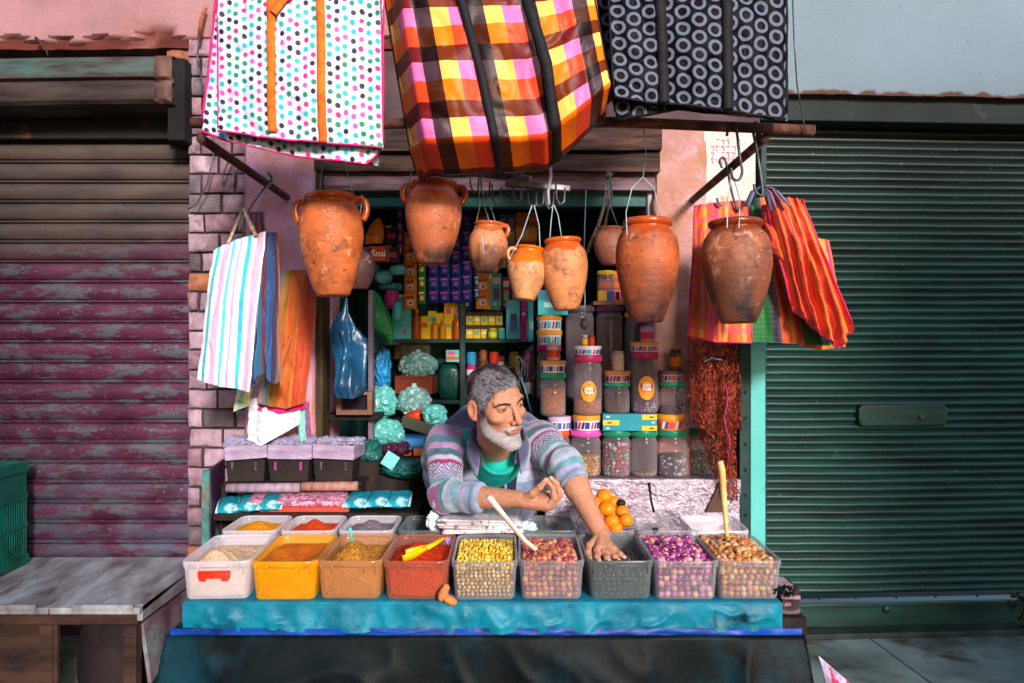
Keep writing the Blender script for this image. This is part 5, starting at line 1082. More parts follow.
for i, (xa_, xb_, rz, lb) in enumerate(((227, 268, 7, 'leftmost pale tray of crumpled plastic, tilted, on the dark box by the brick pillar'), (271, 315, -1, 'middle pale tray of crumpled plastic on the dark box with pink latch'), (316, 358, -4, 'rightmost pale tray of crumpled plastic on the dark box by the jamb'))):
    wx = (xb_-xa_)/F*2.9; cx_ = P((xa_+xb_)/2, 0, 2.93).x
    T = thing('paper_tray', lb, 'tray', (cx_, 2.95, zt2), 'pale trays of plastic on the dark boxes'); Mr = Matrix.Translation((cx_, 2.965, zt2))@Euler((0, R(-rz*.5), R(rz))).to_matrix().to_4x4()
    h_ = .052; t_ = .004; y_ = .075
    b = MB(); M3 = Mr.to_3x3()
    for c, sz in (((0, -y_, h_/2+.002), (wx, t_, h_)), ((0, y_, h_/2+.002), (wx, t_, h_)), ((-wx/2+t_/2, 0, h_/2+.002), (t_, 2*y_-t_-.001, h_-.001)), ((wx/2-t_/2, 0, h_/2+.002), (t_, 2*y_-t_-.001, h_-.001)), ((0, 0, .004), (wx-.01, 2*y_-.01, .003))): b.box(Mr@Vector(c), sz, M3)
    b.build('carton', m_card, T, smooth=False, bevel=.001)
    for j in range(3): crumple('plastic_bag', 'crumpled translucent plastic heaped in the %s pale tray, %s clump' % (('leftmost', 'middle', 'rightmost')[i], ('left', 'centre', 'right')[j]), 'plastic bag', Mr@Vector(((j-1)*wx*.3, random.uniform(-.02, .02), h_+.005)), (wx*.22, .055, .014+.010*random.random()), m_mauvefilm, 60+i*5+j, .6, 2.6, group='crumpled plastic in the pale trays')
# rolls
for i, (xa_, xb_, y_, lb) in enumerate(((227, 300, 488, 'long paper roll left half under the dark boxes'), (302, 358, 486.5, 'paper roll with orange tinted side under the right dark box'))):
    b = MB(); Y = 2.868; a = P(xa_, y_, Y); c = P(xb_, y_-.5, Y); b.tube([a, a.lerp(c, .5), c], .0165, 20); tag(b.build('paper_roll', mat('mauve_roll%d' % i, S(('#a890a0', '#b08478')[i]), S(('#7c6478', '#8a5a50')[i]), ns=10, stretch=(6, 1, 1), rough=.5, bump=.3), org=a), lb, 'roll', 'paper rolls on the shelf')
# flat packets
m_redcard = mat('red_board', S('#c4442c'), S('#a83a30'), ns=6, rough=.6)
b = MB(); b.span((P(262, 0, 2.82).x, 2.798, z1_+.001), (P(350, 0, 2.82).x, 2.87, z1_+.018)); tag(b.build('red_carton', m_redcard, smooth=False, bevel=.002), 'flat red orange carton lying on the lower shelf board', 'carton')
m_glit = mat('pink_glitter', S('#d89ab4'), S('#8c4a68'), ns=70, lo=.4, hi=.6, rough=.35, bump=.6, bs=90)
b = MB(); b.box((P(300, 0, 2.88).x, 2.86, z1_+.036), (.34, .10, .02), (R(12), 0, 0)); tag(b.build('glitter_packet', m_glit, bevel=.006), 'pink glittery packet lying across the red carton', 'packet')
m_tealpk = mat('teal_packet', S('#1490a4'), S('#0c6478'), ns=6, dirt=S('#c0e4ec'), ds=9, dlo=.56, dhi=.64, rough=.25, bump=.5, bs=26, bd=.008)
m_edgefilm = mat('packet_edge', S('#c8dce8'), S('#90b4c4'), ns=20, rough=.3)
def packet(x, y, Y, w_, l_, h_, rz, lb, m=None, tilt=8):
    T = thing('teal_packet', lb, 'packet', P(x, y, Y), 'teal packets on the lower shelf'); Mr = Matrix.Translation(P(x, y, Y))@Euler((R(tilt), 0, R(rz))).to_matrix().to_4x4(); N = 16
    u = np.linspace(-1, 1, N); U, V = np.meshgrid(u, u, indexing='ij')
    puff = np.sqrt(np.clip(1-U**4, 0, 1))*np.sqrt(np.clip(1-V**4, 0, 1)); 
    for nm, sg, mm in (('film', 1, m or m_tealpk),):
        b = MB()
        for sgn in (1, -1):
            A = np.stack([U*w_/2*(1+.04*puff), V*l_/2, sgn*puff*h_/2+fbm(np.stack([U, V, U*0+x], -1), 3, 3, 2)*.003], -1)@np.array(Mr.to_3x3()).T+np.array(Mr.translation); b.grid(A, flip=sgn < 0)
        b.build(nm, mm, T)
    b = MB()
    for sgn in (-1, 1): b.tube([Mr@Vector((sgn*w_/2, -l_/2, 0)), Mr@Vector((sgn*w_/2*1.02, 0, .002)), Mr@Vector((sgn*w_/2, l_/2, 0))], .0045, 6, flat=.5)
    b.build('sealed_edge', m_edgefilm, T)
for i, (x, y, rz, lb) in enumerate(((230, 505, 14, 'leftmost teal packet, by the end board'), (250, 503, 6, 'second teal packet on the left, partly on its neighbour'), (272, 502, 4, 'third teal packet, against the red carton'), (358, 500, -4, 'teal packet at the right end of the red carton'), (379, 499, -2, 'teal packet in the middle of the three behind the tubs'), (399, 499, 2, 'teal packet nearest the seller\'s sleeve'))):
    packet(x, y, 2.84, .08, .12, .03, rz, lb, tilt=14)
# ================================================================ goods inside the stall
m_flat = mat('printed_card', (1, 1, 1), vc=True, var=.2, ns=20, rough=.5, bump=.1)
m_print = mat('print_ink', (1, 1, 1), vc=True, var=.1, ns=30, rough=.45, bump=0)
def textmesh(s, size, M, ext=.0005):
    cu = bpy.data.curves.new('t', 'FONT'); cu.body = s; cu.size = size; cu.align_x = 'CENTER'; cu.align_y = 'CENTER'; cu.offset = size*.02; cu.resolution_u = 2
    o = bpy.data.objects.new('t', cu); COL.objects.link(o); dg = bpy.context.evaluated_depsgraph_get(); me = o.evaluated_get(dg).to_mesh()
    V = np.array([M@v.co for v in me.vertices]); Fc = [tuple(p.vertices) for p in me.polygons]; bpy.data.objects.remove(o); return V, Fc
def pbox(name, label, cat, x0, x1, y0, y1, Y, dep, col, marks=(), group=None, rz=0, texts=()):
    a, c = P(x0, y1, Y), P(x1, y0, Y); w_, h_ = c.x-a.x, c.z-a.z; o = Vector(((a.x+c.x)/2, Y+dep/2, a.z)); T = thing(name, label, cat, o, group)
    Mr = Matrix.Translation(o)@Matrix.Rotation(R(rz), 4, 'Z'); b = MB(); b.box(Mr@Vector((0, 0, h_/2)), (w_, dep, h_), Mr.to_3x3(), S(col)); b.build('carton', m_flat, T, smooth=False, bevel=.0015)
    if marks:
        b = MB()
        for (u0, u1, v0, v1, cc) in marks: b.box(Mr@Vector(((u0+u1)/2*w_-w_/2, -dep/2-.0012, (1-(v0+v1)/2)*h_)), ((u1-u0)*w_, .0012, (v1-v0)*h_), Mr.to_3x3(), S(cc))
        b.build('print', m_print, T, smooth=False)
    for (s, u, v, sz, cc) in texts:
        b = MB(); V, Fc = textmesh(s, sz, Mr@Matrix.Translation((u*w_-w_/2, -dep/2-.0024, (1-v)*h_))@Matrix.Rotation(R(90), 4, 'X')); b.add(V, Fc, S(cc)); b.build('lettering', m_print, T, smooth=False)
    return T
m_jar = plastic('jar_plastic', S('#b8a8b0'), .13, .12)
def lidm(n, c): return mat('lid_'+n, S(c), tuple(x*.8 for x in S(c)), ns=8, rough=.4, bump=0)
LID = dict(green=lidm('green', '#0e8060'), pink=lidm('pink', '#d850b0'), magenta=lidm('magenta', '#b01858'), orange=lidm('orange', '#e0502c'), purple=lidm('purple', '#4c2044'), grey=lidm('grey', '#4c4448'), yellow=lidm('yellow', '#d8a818'))
def jar(label, x0, x1, y0, y1, Y, lid, fill=0, fcols=None, fr=.006, ridges=0, sticker=None, seed=0, lidh=.13, squarish=False, powder=False):
    a, c = P(x0, y1, Y), P(x1, y0, Y); r = (c.x-a.x)/2; h = c.z-a.z; o = Vector(((a.x+c.x)/2, Y+r, a.z)); T = thing('storage_jar', label, 'jar', o, 'lidded plastic jars on the right')
    M4 = Matrix.Translation(o); lh = min(.026, h*lidh); hb = h-lh
    prof = [(.02*r, .002), (.84*r, .001), (.95*r, .008), (.97*r, .02)]
    nz = 26
    for i in range(nz):
        z = .02+(hb-.045)*i/(nz-1); rr_ = .97*r
        if ridges: rr_ -= .02*r*(math.sin(i*1.6)**2)
        elif i in (19, 20): rr_ -= .03*r
        prof.append((rr_, z))
    prof += [(.93*r, hb-.016), (.86*r, hb-.008), (.86*r, hb+.002)]
    b = MB(); b.lathe(prof, 32, M4, cap1=False); b.build('jar_body', m_jar, T, auto=60)
    b = MB(); b.lathe([(.93*r, hb-.002), (.97*r, hb+.001), (.97*r, h-.004), (.94*r, h-.0005), (.2*r, h-.002), (.01*r, h-.002)], 40, M4, cap0=True, wob=0)
    for k in range(40):
        t = 2*math.pi*k/40; b.box(o+Vector((math.cos(t)*.975*r, math.sin(t)*.975*r, hb+lh*.45)), (.002, .002, lh*.6))
    b.build('lid', LID[lid], T, auto=50)
    if fill and fcols:
        rr_ = np.random.default_rng(seed+50); b = MB(); H = hb*fill
        if powder:
            b.lathe([(.01, .004), (.90*r, .006), (.92*r, .02), (.92*r, H*.98), (.5*r, H*1.03), (.01, H)], 32, M4, col=fcols[0]); b.build('filling', pm('fill%d' % seed, fcols[0], fcols[1], bs=160, ns=90), T)
        else:
            z = .012
            while z < H:
                n_ = max(6, int(2*math.pi*(r*.9-fr)/(fr*2.0))); off = rr_.uniform(0, 6)
                for k in range(n_):
                    t = off+2*math.pi*k/n_+rr_.uniform(-.1, .1)
                    if math.sin(t) > .35: continue
                    q = (r*.93-fr)*rr_.uniform(.9, 1); b.ball(o+Vector((math.cos(t)*q, math.sin(t)*q, z+rr_.uniform(-.3, .3)*fr)), tuple(fr*rr_.uniform(.7, 1.25, 3)), 1, tuple(rr_.uniform(0, 3, 3)), np.array(fcols[rr_.integers(len(fcols))])*rr_.uniform(.7, 1.1))
                z += fr*1.6
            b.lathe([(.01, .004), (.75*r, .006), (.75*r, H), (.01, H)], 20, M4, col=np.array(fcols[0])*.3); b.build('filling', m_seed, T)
    if sticker:
        # oval sticker wrapped on the front
        N = 24; cz_, hh_, hw, txt = sticker; b = MB(); V = [o+Vector((0, -(r*.985), cz_*h))]; cs = [S('#e88a10')]
        for ring_, cc in ((.5, '#e88a10'), (.97, '#e88a10'), (1.0, '#a8500c')):
            for k in range(N):
                t = 2*math.pi*k/N; ang = math.sin(t)*hw*ring_/r; V.append(o+Vector((math.sin(ang)*r*.985, -math.cos(ang)*r*.985, cz_*h+math.cos(t)*hh_*ring_))); cs.append(S(cc))
        Fc = [(0, 1+k, 1+(k+1) % N) for k in range(N)]+[(1+q*N+k, 1+(q+1)*N+k, 1+(q+1)*N+(k+1) % N, 1+q*N+(k+1) % N) for q in (0, 1) for k in range(N)]
        b.add(V, Fc, np.array(cs)); st = b.build('sticker', m_print, T)
        b = MB()
        for s_, zz_, sz, cc in txt:
            Vt, Ft = textmesh(s_, sz, Matrix.Identity(4)); ang = Vt[:, 0]/r; W = np.stack([np.sin(ang)*r*1.0+o.x, -np.cos(ang)*r*1.0+o.y-.0006, Vt[:, 1]+o.z+cz_*h+zz_], -1)
            # blue backing blob
            b.add(W, Ft, S(cc))
        b.build('lettering', m_print, st, smooth=False)
        b = MB(); V = []; 
        for k in range(N):
            t = 2*math.pi*k/N; ang = math.sin(t)*hw*.72/r; V.append(o+Vector((math.sin(ang)*r*.992, -math.cos(ang)*r*.992, cz_*h+.006+math.cos(t)*hh_*.52*(1+.12*math.cos(5*t)))))
        b.add(V, [tuple(range(N))[::-1]], S('#24387c')); b.build('emblem', m_print, st, smooth=False)
    return T
def snack_tub(label, x0, x1, y0, y1, Y, top, body='#e4dce4', cols=('#2c3c80', '#d03030', '#2c3c80'), seed=0):
    a, c = P(x0, y1, Y), P(x1, y0, Y); r = (c.x-a.x)/2; h = c.z-a.z; o = Vector(((a.x+c.x)/2, Y+r, a.z)); T = thing('snack_tub', label, 'tub', o, 'round printed tubs on the jars'); M4 = Matrix.Translation(o)
    b = MB(); b.lathe([(.01, .001), (.88*r, .0005), (.9*r, .004), (.94*r, h*.68)], 36, M4, col=S(body), cap1=False); b.build('tub_body', m_flat, T, auto=50)
    b = MB(); b.lathe([(.945*r, h*.66), (1.0*r, h*.68), (1.0*r, h*.97), (.96*r, h), (.01, h-.001)], 36, M4, col=S(top)); b.build('lid', m_flat, T, auto=50)
    b = MB(); rr_ = random.Random(seed); t = -1.25; i = 0
    while t < 1.2:
        w_ = rr_.uniform(.09, .22) if i % 3 else rr_.uniform(.3, .42); sh = .10 if i % 3 else .03; rr2 = r*.935
        V = []
        for (tt, zz) in ((t, .12), (t+w_, .12), (t+w_+sh, .56), (t+sh, .56)): V.append(o+Vector((math.sin(tt)*rr2, -math.cos(tt)*rr2-.001, h*zz)))
        b.add(V, [(0, 1, 2, 3)], S(cols[i % 3])); t += w_+.10; i += 1
    b.build('print', m_print, T, smooth=False); return T
# foil covered ledge
Yj = 2.99
zled = P(0, 478, Yj-.02).z
T = thing('jar_ledge', 'ledge covered in crinkled silver foil that carries the jars', 'ledge', (P(650, 0, Yj).x, 3.0, ZC))
m_foil = mat('crinkled_foil', S('#c4b4c0'), S('#a08a9c'), ns=30, rough=.28, metal=.75, bump=1.0, bs=75, bd=.008)
N1, N2 = 90, 30; U, V = np.meshgrid(np.linspace(P(545, 0, Yj).x, P(738, 0, Yj).x, N1), np.linspace(0, 1, N2), indexing='ij')
A = np.stack([U, 2.955+V*0, zled-.002-(zled-.002-P(0, 540, 2.955).z)*V], -1); A[..., 1] += fbm(A, 22, 4, 3)*.008
tp = np.concatenate([A[:, :1]+np.array([0, .5, 0]), A[:, :1]+np.array([0, .02, 0])], 1); tp[..., 2] = zled-.002
b = MB(); b.grid(np.concatenate([tp, A], 1), flip=True); b.build('foil', m_foil, T)
b = MB(); b.span((P(545, 0, Yj).x, 2.975, ZC-.02), (P(738, 0, Yj).x, 3.46, zled-.006)); b.build('ledge_block', m_dark, T, smooth=False)
b = MB(); b.add([tuple(P(720, 482, 2.94)), tuple(P(728, 512, 2.94)), tuple(P(716, 512, 2.94)), tuple(P(706, 512, 2.94)), tuple(P(720, 482, 2.952)), tuple(P(728, 512, 2.952)), tuple(P(716, 512, 2.952)), tuple(P(706, 512, 2.952))], [(0, 1, 2, 3), (7, 6, 5, 4), (0, 3, 7, 4), (0, 4, 5, 1), (1, 5, 6, 2), (2, 6, 7, 3)])
tag(b.build('brown_flap', mat('brown_card', S('#6a4a40'), S('#4c3430'), ns=9, rough=.8), smooth=False), 'torn triangle of brown card at the right end of the foil', 'card')
G, Yb = S, 3.0
yel = [S('#e0a81c'), S('#c8801c'), S('#e8c84c')]; cand = [S('#d83878'), S('#e8d0dc'), S('#2c8c60'), S('#7ac090'), S('#c02860')]
grey = [S('#5c5a68'), S('#d0c8d4'), S('#38343c'), S('#8a8290')]; dark = [S('#4a3030'), S('#5c3c34'), S('#342024')]; brn = (S('#b87038'), S('#8c4c20'))
Yf = 2.985
jar('nearly empty jar with orange lid at the left of the bottom row of jars', 547, 572, 431, 477, 3.03, 'orange', .06, dark, .005, seed=1)
jar('pink lidded jar half full of yellow sweets', 571, 603, 431, 478, Yf, 'pink', .55, yel, .0075, seed=2)
jar('green lidded jar full of pink and green wrapped sweets', 603, 633, 431, 478, Yf, 'green', .80, cand, .0085, seed=3)
jar('green lidded jar with only a little brown left, bottom row', 632, 660, 431, 478, Yf, 'green', .12, [S('#a88c70'), S('#7c6450')], .006, seed=4)
jar('green lidded jar half full of grey and white sweets', 660, 691, 431, 478, Yf, 'green', .55, grey, .0075, seed=5)
jar('dim green lidded jar behind the net sacks at the end of the bottom row', 692, 716, 429, 476, 3.03, 'green', .6, [S('#6c8c3c'), S('#a86c4c'), S('#c8b8a0')], .008, seed=6)
snack_tub('white printed tub with orange lid on the pink lidded jar', 574, 603, 416, 431, Yf, '#e0902c', seed=1, cols=('#2c2c78', '#d83838', '#2c2c78'))
snack_tub('pale mauve printed tub on the jar with orange lid', 548, 573, 417, 431, 3.03, '#c8a0c4', seed=2, cols=('#4c4c98', '#3c3c78', '#4c4c98'))
snack_tub('orange printed tub beside the teal striped carton', 658, 689, 415, 431, Yf, '#e0902c', body='#d88838', seed=3, cols=('#d83838', '#e4dce4', '#2c3c80'))
pbox('teal_carton', 'flat teal carton with yellow stripes lying across two green lids', 'carton', 603, 657, 414, 431, Yf, .07, '#0c8494', ((.0, .30, .38, .66, '#e8b020'), (.72, 1.0, .04, .34, '#e8b020'), (.72, 1.0, .70, .98, '#e8b020'), (.06, .12, .12, .2, '#c0e0e8'), (.9, .96, .46, .54, '#c0e0e8'), (.06, .12, .8, .88, '#c0e0e8'), (.08, .16, .48, .56, '#7a4c10'), (.86, .94, .14, .22, '#7a4c10'), (.86, .94, .8, .88, '#7a4c10')))
stk = (('JOKE', .010, .015, '#e8ecf8'), ('YUM', -.005, .016, '#e8ecf8'))
jar('green lidded jar of brown grains standing on the mauve tub', 540, 567, 373, 417, 3.03, 'green', .74, brn, powder=True, seed=11)
jar('tall jar with magenta lid and orange oval sticker, brown grains at its bottom', 574, 604, 355, 416, Yf, 'magenta', .3, brn, powder=True, seed=12, sticker=(.40, .040, .031, stk), lidh=.12)
jar('green lidded jar with dark content on the teal carton', 605, 632, 383, 414, Yf, 'green', .7, dark, .006, seed=13)
jar('tall jar with magenta lid and orange sticker on the right of the teal carton', 633, 661, 352, 414, Yf, 'magenta', .22, [S('#8c3c78'), S('#3c1c40'), S('#a8a0b0')], .007, seed=14, sticker=(.42, .045, .033, stk), lidh=.12)
jar('green lidded jar with dim purple content on the orange tub', 661, 688, 382, 415, Yf, 'green', .3, [S('#4c3050'), S('#382840')], .006, seed=15)
snack_tub('printed tub with orange lid on the jar of brown grains', 540, 567, 361, 373, 3.03, '#d88c40', seed=4)
snack_tub('white printed tub with plain white lid on the tall jar with sticker', 574, 603, 346, 355, Yf, '#e8dce8', seed=5, cols=('#2c8cb0', '#d03060', '#2c3c80'))
snack_tub('printed tub with orange lid on the jar with dark content', 605, 633, 371, 383, Yf, '#c07c3c', body='#c0a8b0', seed=6, cols=('#5c1c40', '#a02838', '#5c1c40'))
snack_tub('printed tub with yellow orange lid on the right tall jar', 632, 661, 342, 352, Yf, '#e09c30', seed=7, cols=('#d03838', '#2c6cb8', '#2c3c80'))
snack_tub('printed tub with dark lid on the dim purple jar', 661, 688, 371, 382, Yf, '#7c4c5c', body='#c8b4bc', seed=8, cols=('#c03838', '#3c2c60', '#3c2c60'))
def small_jar(label, x0, x1, y0, y1, Y, body, lid, band=None, name='spice_jar', cat='jar'):
    a, c = P(x0, y1, Y), P(x1, y0, Y); r = (c.x-a.x)/2; h = c.z-a.z; o = Vector(((a.x+c.x)/2, Y+r, a.z)); T = thing(name, label, cat, o); M4 = Matrix.Translation(o)
    b = MB(); b.lathe([(.01, .001), (.9*r, .001), (r, .004), (r, h*.78), (.8*r, h*.84)], 24, M4, col=S(body)); b.build('jar_body', m_flat, T, auto=50)
    b = MB(); b.lathe([(.84*r, h*.83), (.88*r, h*.84), (.88*r, h*.99), (.01, h)], 24, M4, col=S(lid)); b.build('lid', m_flat, T, auto=50)
    if band: b = MB(); b.lathe([(r*1.01, h*.2), (r*1.02, h*.22), (r*1.02, h*.6), (r*1.01, h*.62)], 24, M4, col=S(band), cap0=False, cap1=False); b.build('label_band', m_print, T, auto=50)
small_jar('small can with red printed band on the leftmost tub of the middle row', 547, 560, 343, 361, 3.05, '#d0a0a8', '#c0a8b4', '#c8381c', 'small_can', 'can')
small_jar('little orange jar on the white lidded tub, left of the pair', 582, 588, 335, 346, 3.0, '#e07820', '#d8d0d0', '#d8c020')
small_jar('little red jar on the white lidded tub, right of the pair', 589, 595, 335, 346, 3.0, '#c03818', '#a83018')
small_jar('small glass jar of cream powder on the tub over the dark jar', 613, 625, 351, 371, 3.0, '#c8a490', '#a89c90')
small_jar('pink printed can with a red dot on the right tall jar', 641, 655, 326, 342, 3.0, '#d8a0b8', '#c890a8', '#d83050', 'small_can', 'can')
small_jar('amber jar with square orange label on the tub by the net sacks', 671, 683, 349, 371, 3.0, '#6c3c1c', '#5c3818', '#c86818')
# rear tall jars on a raised board
zr = P(0, 400, 3.22).z
b = MB(); b.span((P(548, 0, 3.2).x, 3.16, zr-.02), (P(700, 0, 3.2).x, 3.45, zr)); tag(b.build('rear_board', m_dark, smooth=False, bevel=.003), 'dark board behind the jars that carries the rear row of tall jars', 'board')
for x in (552, 694): 
    b = MB(); b.span((P(x, 0, 3.3).x-.01, 3.3, zled), (P(x, 0, 3.3).x+.01, 3.34, zr-.021)); tag(b.build('board_support', m_dark, smooth=False), ('left' if x < 600 else 'right')+' dark upright support under the rear board of tall jars', 'support')
jar('tall grey lidded jar with white and teal content in the rear row', 566, 596, 305, 400, 3.22, 'grey', .5, (S('#b8b0bc'), S('#948c9c')), powder=True, seed=21, lidh=.10, ridges=1)
jar('tall purple lidded jar of brown grains in the rear row', 597, 625, 305, 400, 3.22, 'purple', .88, (S('#7a4c38'), S('#4c2c24')), powder=True, seed=22, lidh=.10, ridges=1)
jar('tall ribbed jar with yellowish lid in the rear row', 626, 656, 312, 400, 3.22, 'yellow', .4, (S('#4a4838'), S('#302c24')), powder=True, seed=23, lidh=.06, ridges=1)
jar('tall ribbed jar with purple lid and golden content in the rear row', 660, 690, 308, 400, 3.22, 'purple', .85, [S('#a87c48'), S('#c8a068'), S('#7c5430')], .007, seed=24, lidh=.06, ridges=1)
# left stack of tubs on a lidded jar
jar('magenta lidded jar under two stacked tubs at the left edge of the jars', 537, 562, 345, 400, 3.22, 'magenta', .3, grey, .007, seed=25, lidh=.12)
snack_tub('printed tub with orange lid, lower of the two stacked at the left', 537, 563, 330, 345, 3.22, '#e0902c', seed=9, cols=('#2cb0c0', '#d83838', '#2c3c80'))
snack_tub('printed tub with orange lid, top of the two stacked at the left', 537, 563, 315, 330, 3.22, '#e0902c', seed=10, cols=('#2cb0c0', '#d83838', '#2c3c80'))
pbox('teal_carton', 'teal and blue printed carton on the stacked tubs behind the pale pot', 'carton', 538, 568, 290, 315, 3.22, .09, '#38b0b4', ((0, 1, 0, .4, '#2c7c98'), (.2, .8, .5, .7, '#b8e0e0')))
# upper board with odds and ends
b = MB(); b.span((P(592, 0, 3.3).x, 3.24, P(0, 305, 3.24).z), (P(694, 0, 3.3).x+.1, 3.46, P(0, 301, 3.24).z)); tag(b.build('upper_board', mat('light_board', S('#a87858'), S('#7c5440'), ns=5, stretch=(1, 5, 5), rough=.7), smooth=False, bevel=.002), 'light brown board above the tall jars behind the widest pot', 'board')
pbox('orange_carton', 'orange carton with purple lettering on the upper board', 'carton', 599, 630, 271, 301, 3.30, .08, '#e06814', ((0, 1, .55, .6, '#8c2c60'),), texts=(('COUSCOUS', .45, .3, .022, '#8c1c60'),))
pbox('snack_carton', 'yellow white and blue carton under the jar with yellow lid', 'carton', 598, 624, 291, 301, 3.245, .05, '#d8a020', ((.34, .62, 0, 1, '#2c4c98'), (.62, 1.0, .1, .9, '#d03060'), (.7, .8, .1, .9, '#e8e0e8')))
jar('small clear ridged jar with yellow lid on the upper board', 598, 616, 270, 291, 3.245, 'yellow', 0, None, seed=31, lidh=.2)
b = MB(); T = thing('grey_box', 'grey plastic box with lid on the upper board by the widest pot', 'box', P(675, 301, 3.3))
b.box(P(675, 295, 3.32), (.09, .08, .055), None, S('#6c6474'), taper=.92); b.build('box_body', m_flat, T, smooth=False, bevel=.003)
b = MB(); b.box(P(675, 288.5, 3.32), (.098, .088, .012), None, S('#9c94a4')); b.build('lid', m_flat, T, smooth=False, bevel=.003)
# bulb on a wire
T = thing('light_bulb', 'unlit bulb socket hanging on a wire among the jars', 'bulb', P(584, 325, 2.96))
b = MB(); b.tube([P(586, 190, 2.96), P(584, 250, 2.96), P(585, 300, 2.96), P(584, 320, 2.96)], .0022, 6); b.build('wire', m_wirew, T)
b = MB(); b.lathe([(.008, .03), (.012, .02), (.013, .008), (.017, .006), (.017, 0), (.010, -.003), (.010, -.012), (.001, -.014)][::-1], 18, Matrix.Translation(P(584, 326, 2.96))); b.build('socket', m_steel, T)
# ================================================================ back shelves
YS = 3.72
def X(px, Y=YS): return P(px, 0, Y).x
def Zp(py, Y=YS): return P(0, py, Y).z
T = thing('shelf_unit', 'dark green wooden shelf unit at the back of the stall', 'shelves', (X(460), YS+.15, .44))
for py in (339, 400, 440, 470): 
    b = MB(); b.span((X(386), YS, Zp(py)-.018), (X(536), YS+.28, Zp(py))); b.build('shelf_board', m_tealdark, T, smooth=False, bevel=.002)
b = MB(); b.span((X(386), YS, Zp(258)-.018), (X(536), YS+.28, Zp(258))); b.build('shelf_board', m_tealdark, T, smooth=False, bevel=.002)
b = MB(); b.span((X(386), YS, Zp(210)-.018), (X(536), YS+.28, Zp(210))); b.build('shelf_board', m_tealdark, T, smooth=False, bevel=.002)
for px in (386, 462.5, 536):
    b = MB(); b.span((X(px)-.012, YS-.006, .44), (X(px)+.012, YS+.03, Zp(200))); b.build('upright', m_tealdark, T, smooth=False, bevel=.002)
b = MB(); b.span((X(384), YS+.285, .44), (X(538), YS+.30, Zp(200))); b.build('back_panel', m_inner, T, smooth=False)
def strip(label, px0, px1, y0, y1, Y, n, c1, c2, c3, group, name='sachet_strip'):
    a, c = P(px0, y1, Y), P(px1, y0, Y); T = thing(name, label, 'sachets', Vector(((a.x+c.x)/2, Y, c.z)), group); h = (c.z-a.z)/n; rr_ = random.Random(int(px0)); w_ = c.x-a.x
    for i in range(n):
        z1 = c.z-i*h; N = 7; U, V = np.meshgrid(np.linspace(-1, 1, N), np.linspace(-1, 1, N), indexing='ij'); pf = np.clip(1-U**4, 0, 1)*np.clip(1-V**4, 0, 1)
        xc = (a.x+c.x)/2; zc_ = z1-h/2
        A = np.stack([xc+U*w_*.48, Y-pf*.007+U*0, zc_+V*h*.49], -1); b = MB(); b.grid(A, S(c1), flip=True); b.grid(A*np.array([1, 0, 1])+np.array([0, 2*Y, 0])-A*np.array([0, 1, 0]), S(c1))
        pc_ = b.build('sachet', m_flat, T)
        if w_ > .02:
            b = MB(); b.box((xc, Y-.0085, zc_-h*.08), (w_*.5, .001, h*.36), None, S(c2)); b.box((xc-w_*.05, Y-.0095, zc_+h*.26), (w_*.62, .001, h*.12), (0, -.12, 0), S(c3)); b.box((xc+w_*.02, Y-.0100, zc_-h*.12), (w_*.2, .001, h*.14), None, S(c3)); b.build('print', m_print, pc_, smooth=False)
# hanging strips
for i in range(4): strip('navy sachet strip number %s from the left, behind the tall and small pots' % ('one', 'two', 'three', 'four')[i], 428+i*11.2, 438.8+i*11.2, 200 if i > 2 else 236, 303, YS-.02, 7 if i > 2 else 5, '#1c2c74', '#3848a0', '#c848a8', 'navy sachet strips')
for (x0, x1, y0, y1, n, cs, lb) in ((404, 417, 232, 309, 5, ('#d8801c', '#d0c8d8', '#8c3818'), 'orange sachet strip hanging below the tall pot'), (418, 426, 232, 304, 5, ('#3c7c34', '#e8a830', '#e8e0b0'), 'narrow green and yellow sachet strip beside the orange one'), (476, 490, 212, 309, 6, ('#d87818', '#c8b8b8', '#7c3c1c'), 'orange sachet strip behind the small pot'),
        (499, 507, 214, 268, 4, ('#8890b8', '#d8a840', '#3c58a0'), 'pale blue sachet strip right of the small pot, left one'), (508, 516, 214, 268, 4, ('#9890bc', '#c8a050', '#3c58a0'), 'pale blue sachet strip right of the small pot, right one'), (397, 403, 208, 255, 4, ('#6c48a0', '#c8c0e0', '#d870b0'), 'thin purple sachet strip hidden beside the tall pot'),
        (384, 395, 222, 262, 2, ('#241c20', '#b83040', '#d8a8a8'), 'black sachet strip with red print left of the tall pot'), (474, 480, 262, 300, 3, ('#1c4c80', '#58c0c8', '#e0e0e0'), 'narrow cyan sachet strip behind the orange one')):
    strip(lb, x0, x1, y0, y1, YS-.03, n, *cs, None)
pbox('orange_carton', 'orange carton with black letters hanging above the smallest pot', 'carton', 516, 537, 212, 242, YS-.06, .05, '#d8861c', ((.3, .6, .62, .86, '#c8b8b0'), (0, 1, .92, 1, '#a85c18')), texts=(('OUINO', .5, .42, .034, '#1c1418'),))
pbox('orange_carton', 'plain orange carton under the lettered one', 'carton', 517, 536, 243, 270, YS-.06, .05, '#c4741c', ((.2, .8, .2, .3, '#a04c14'),))
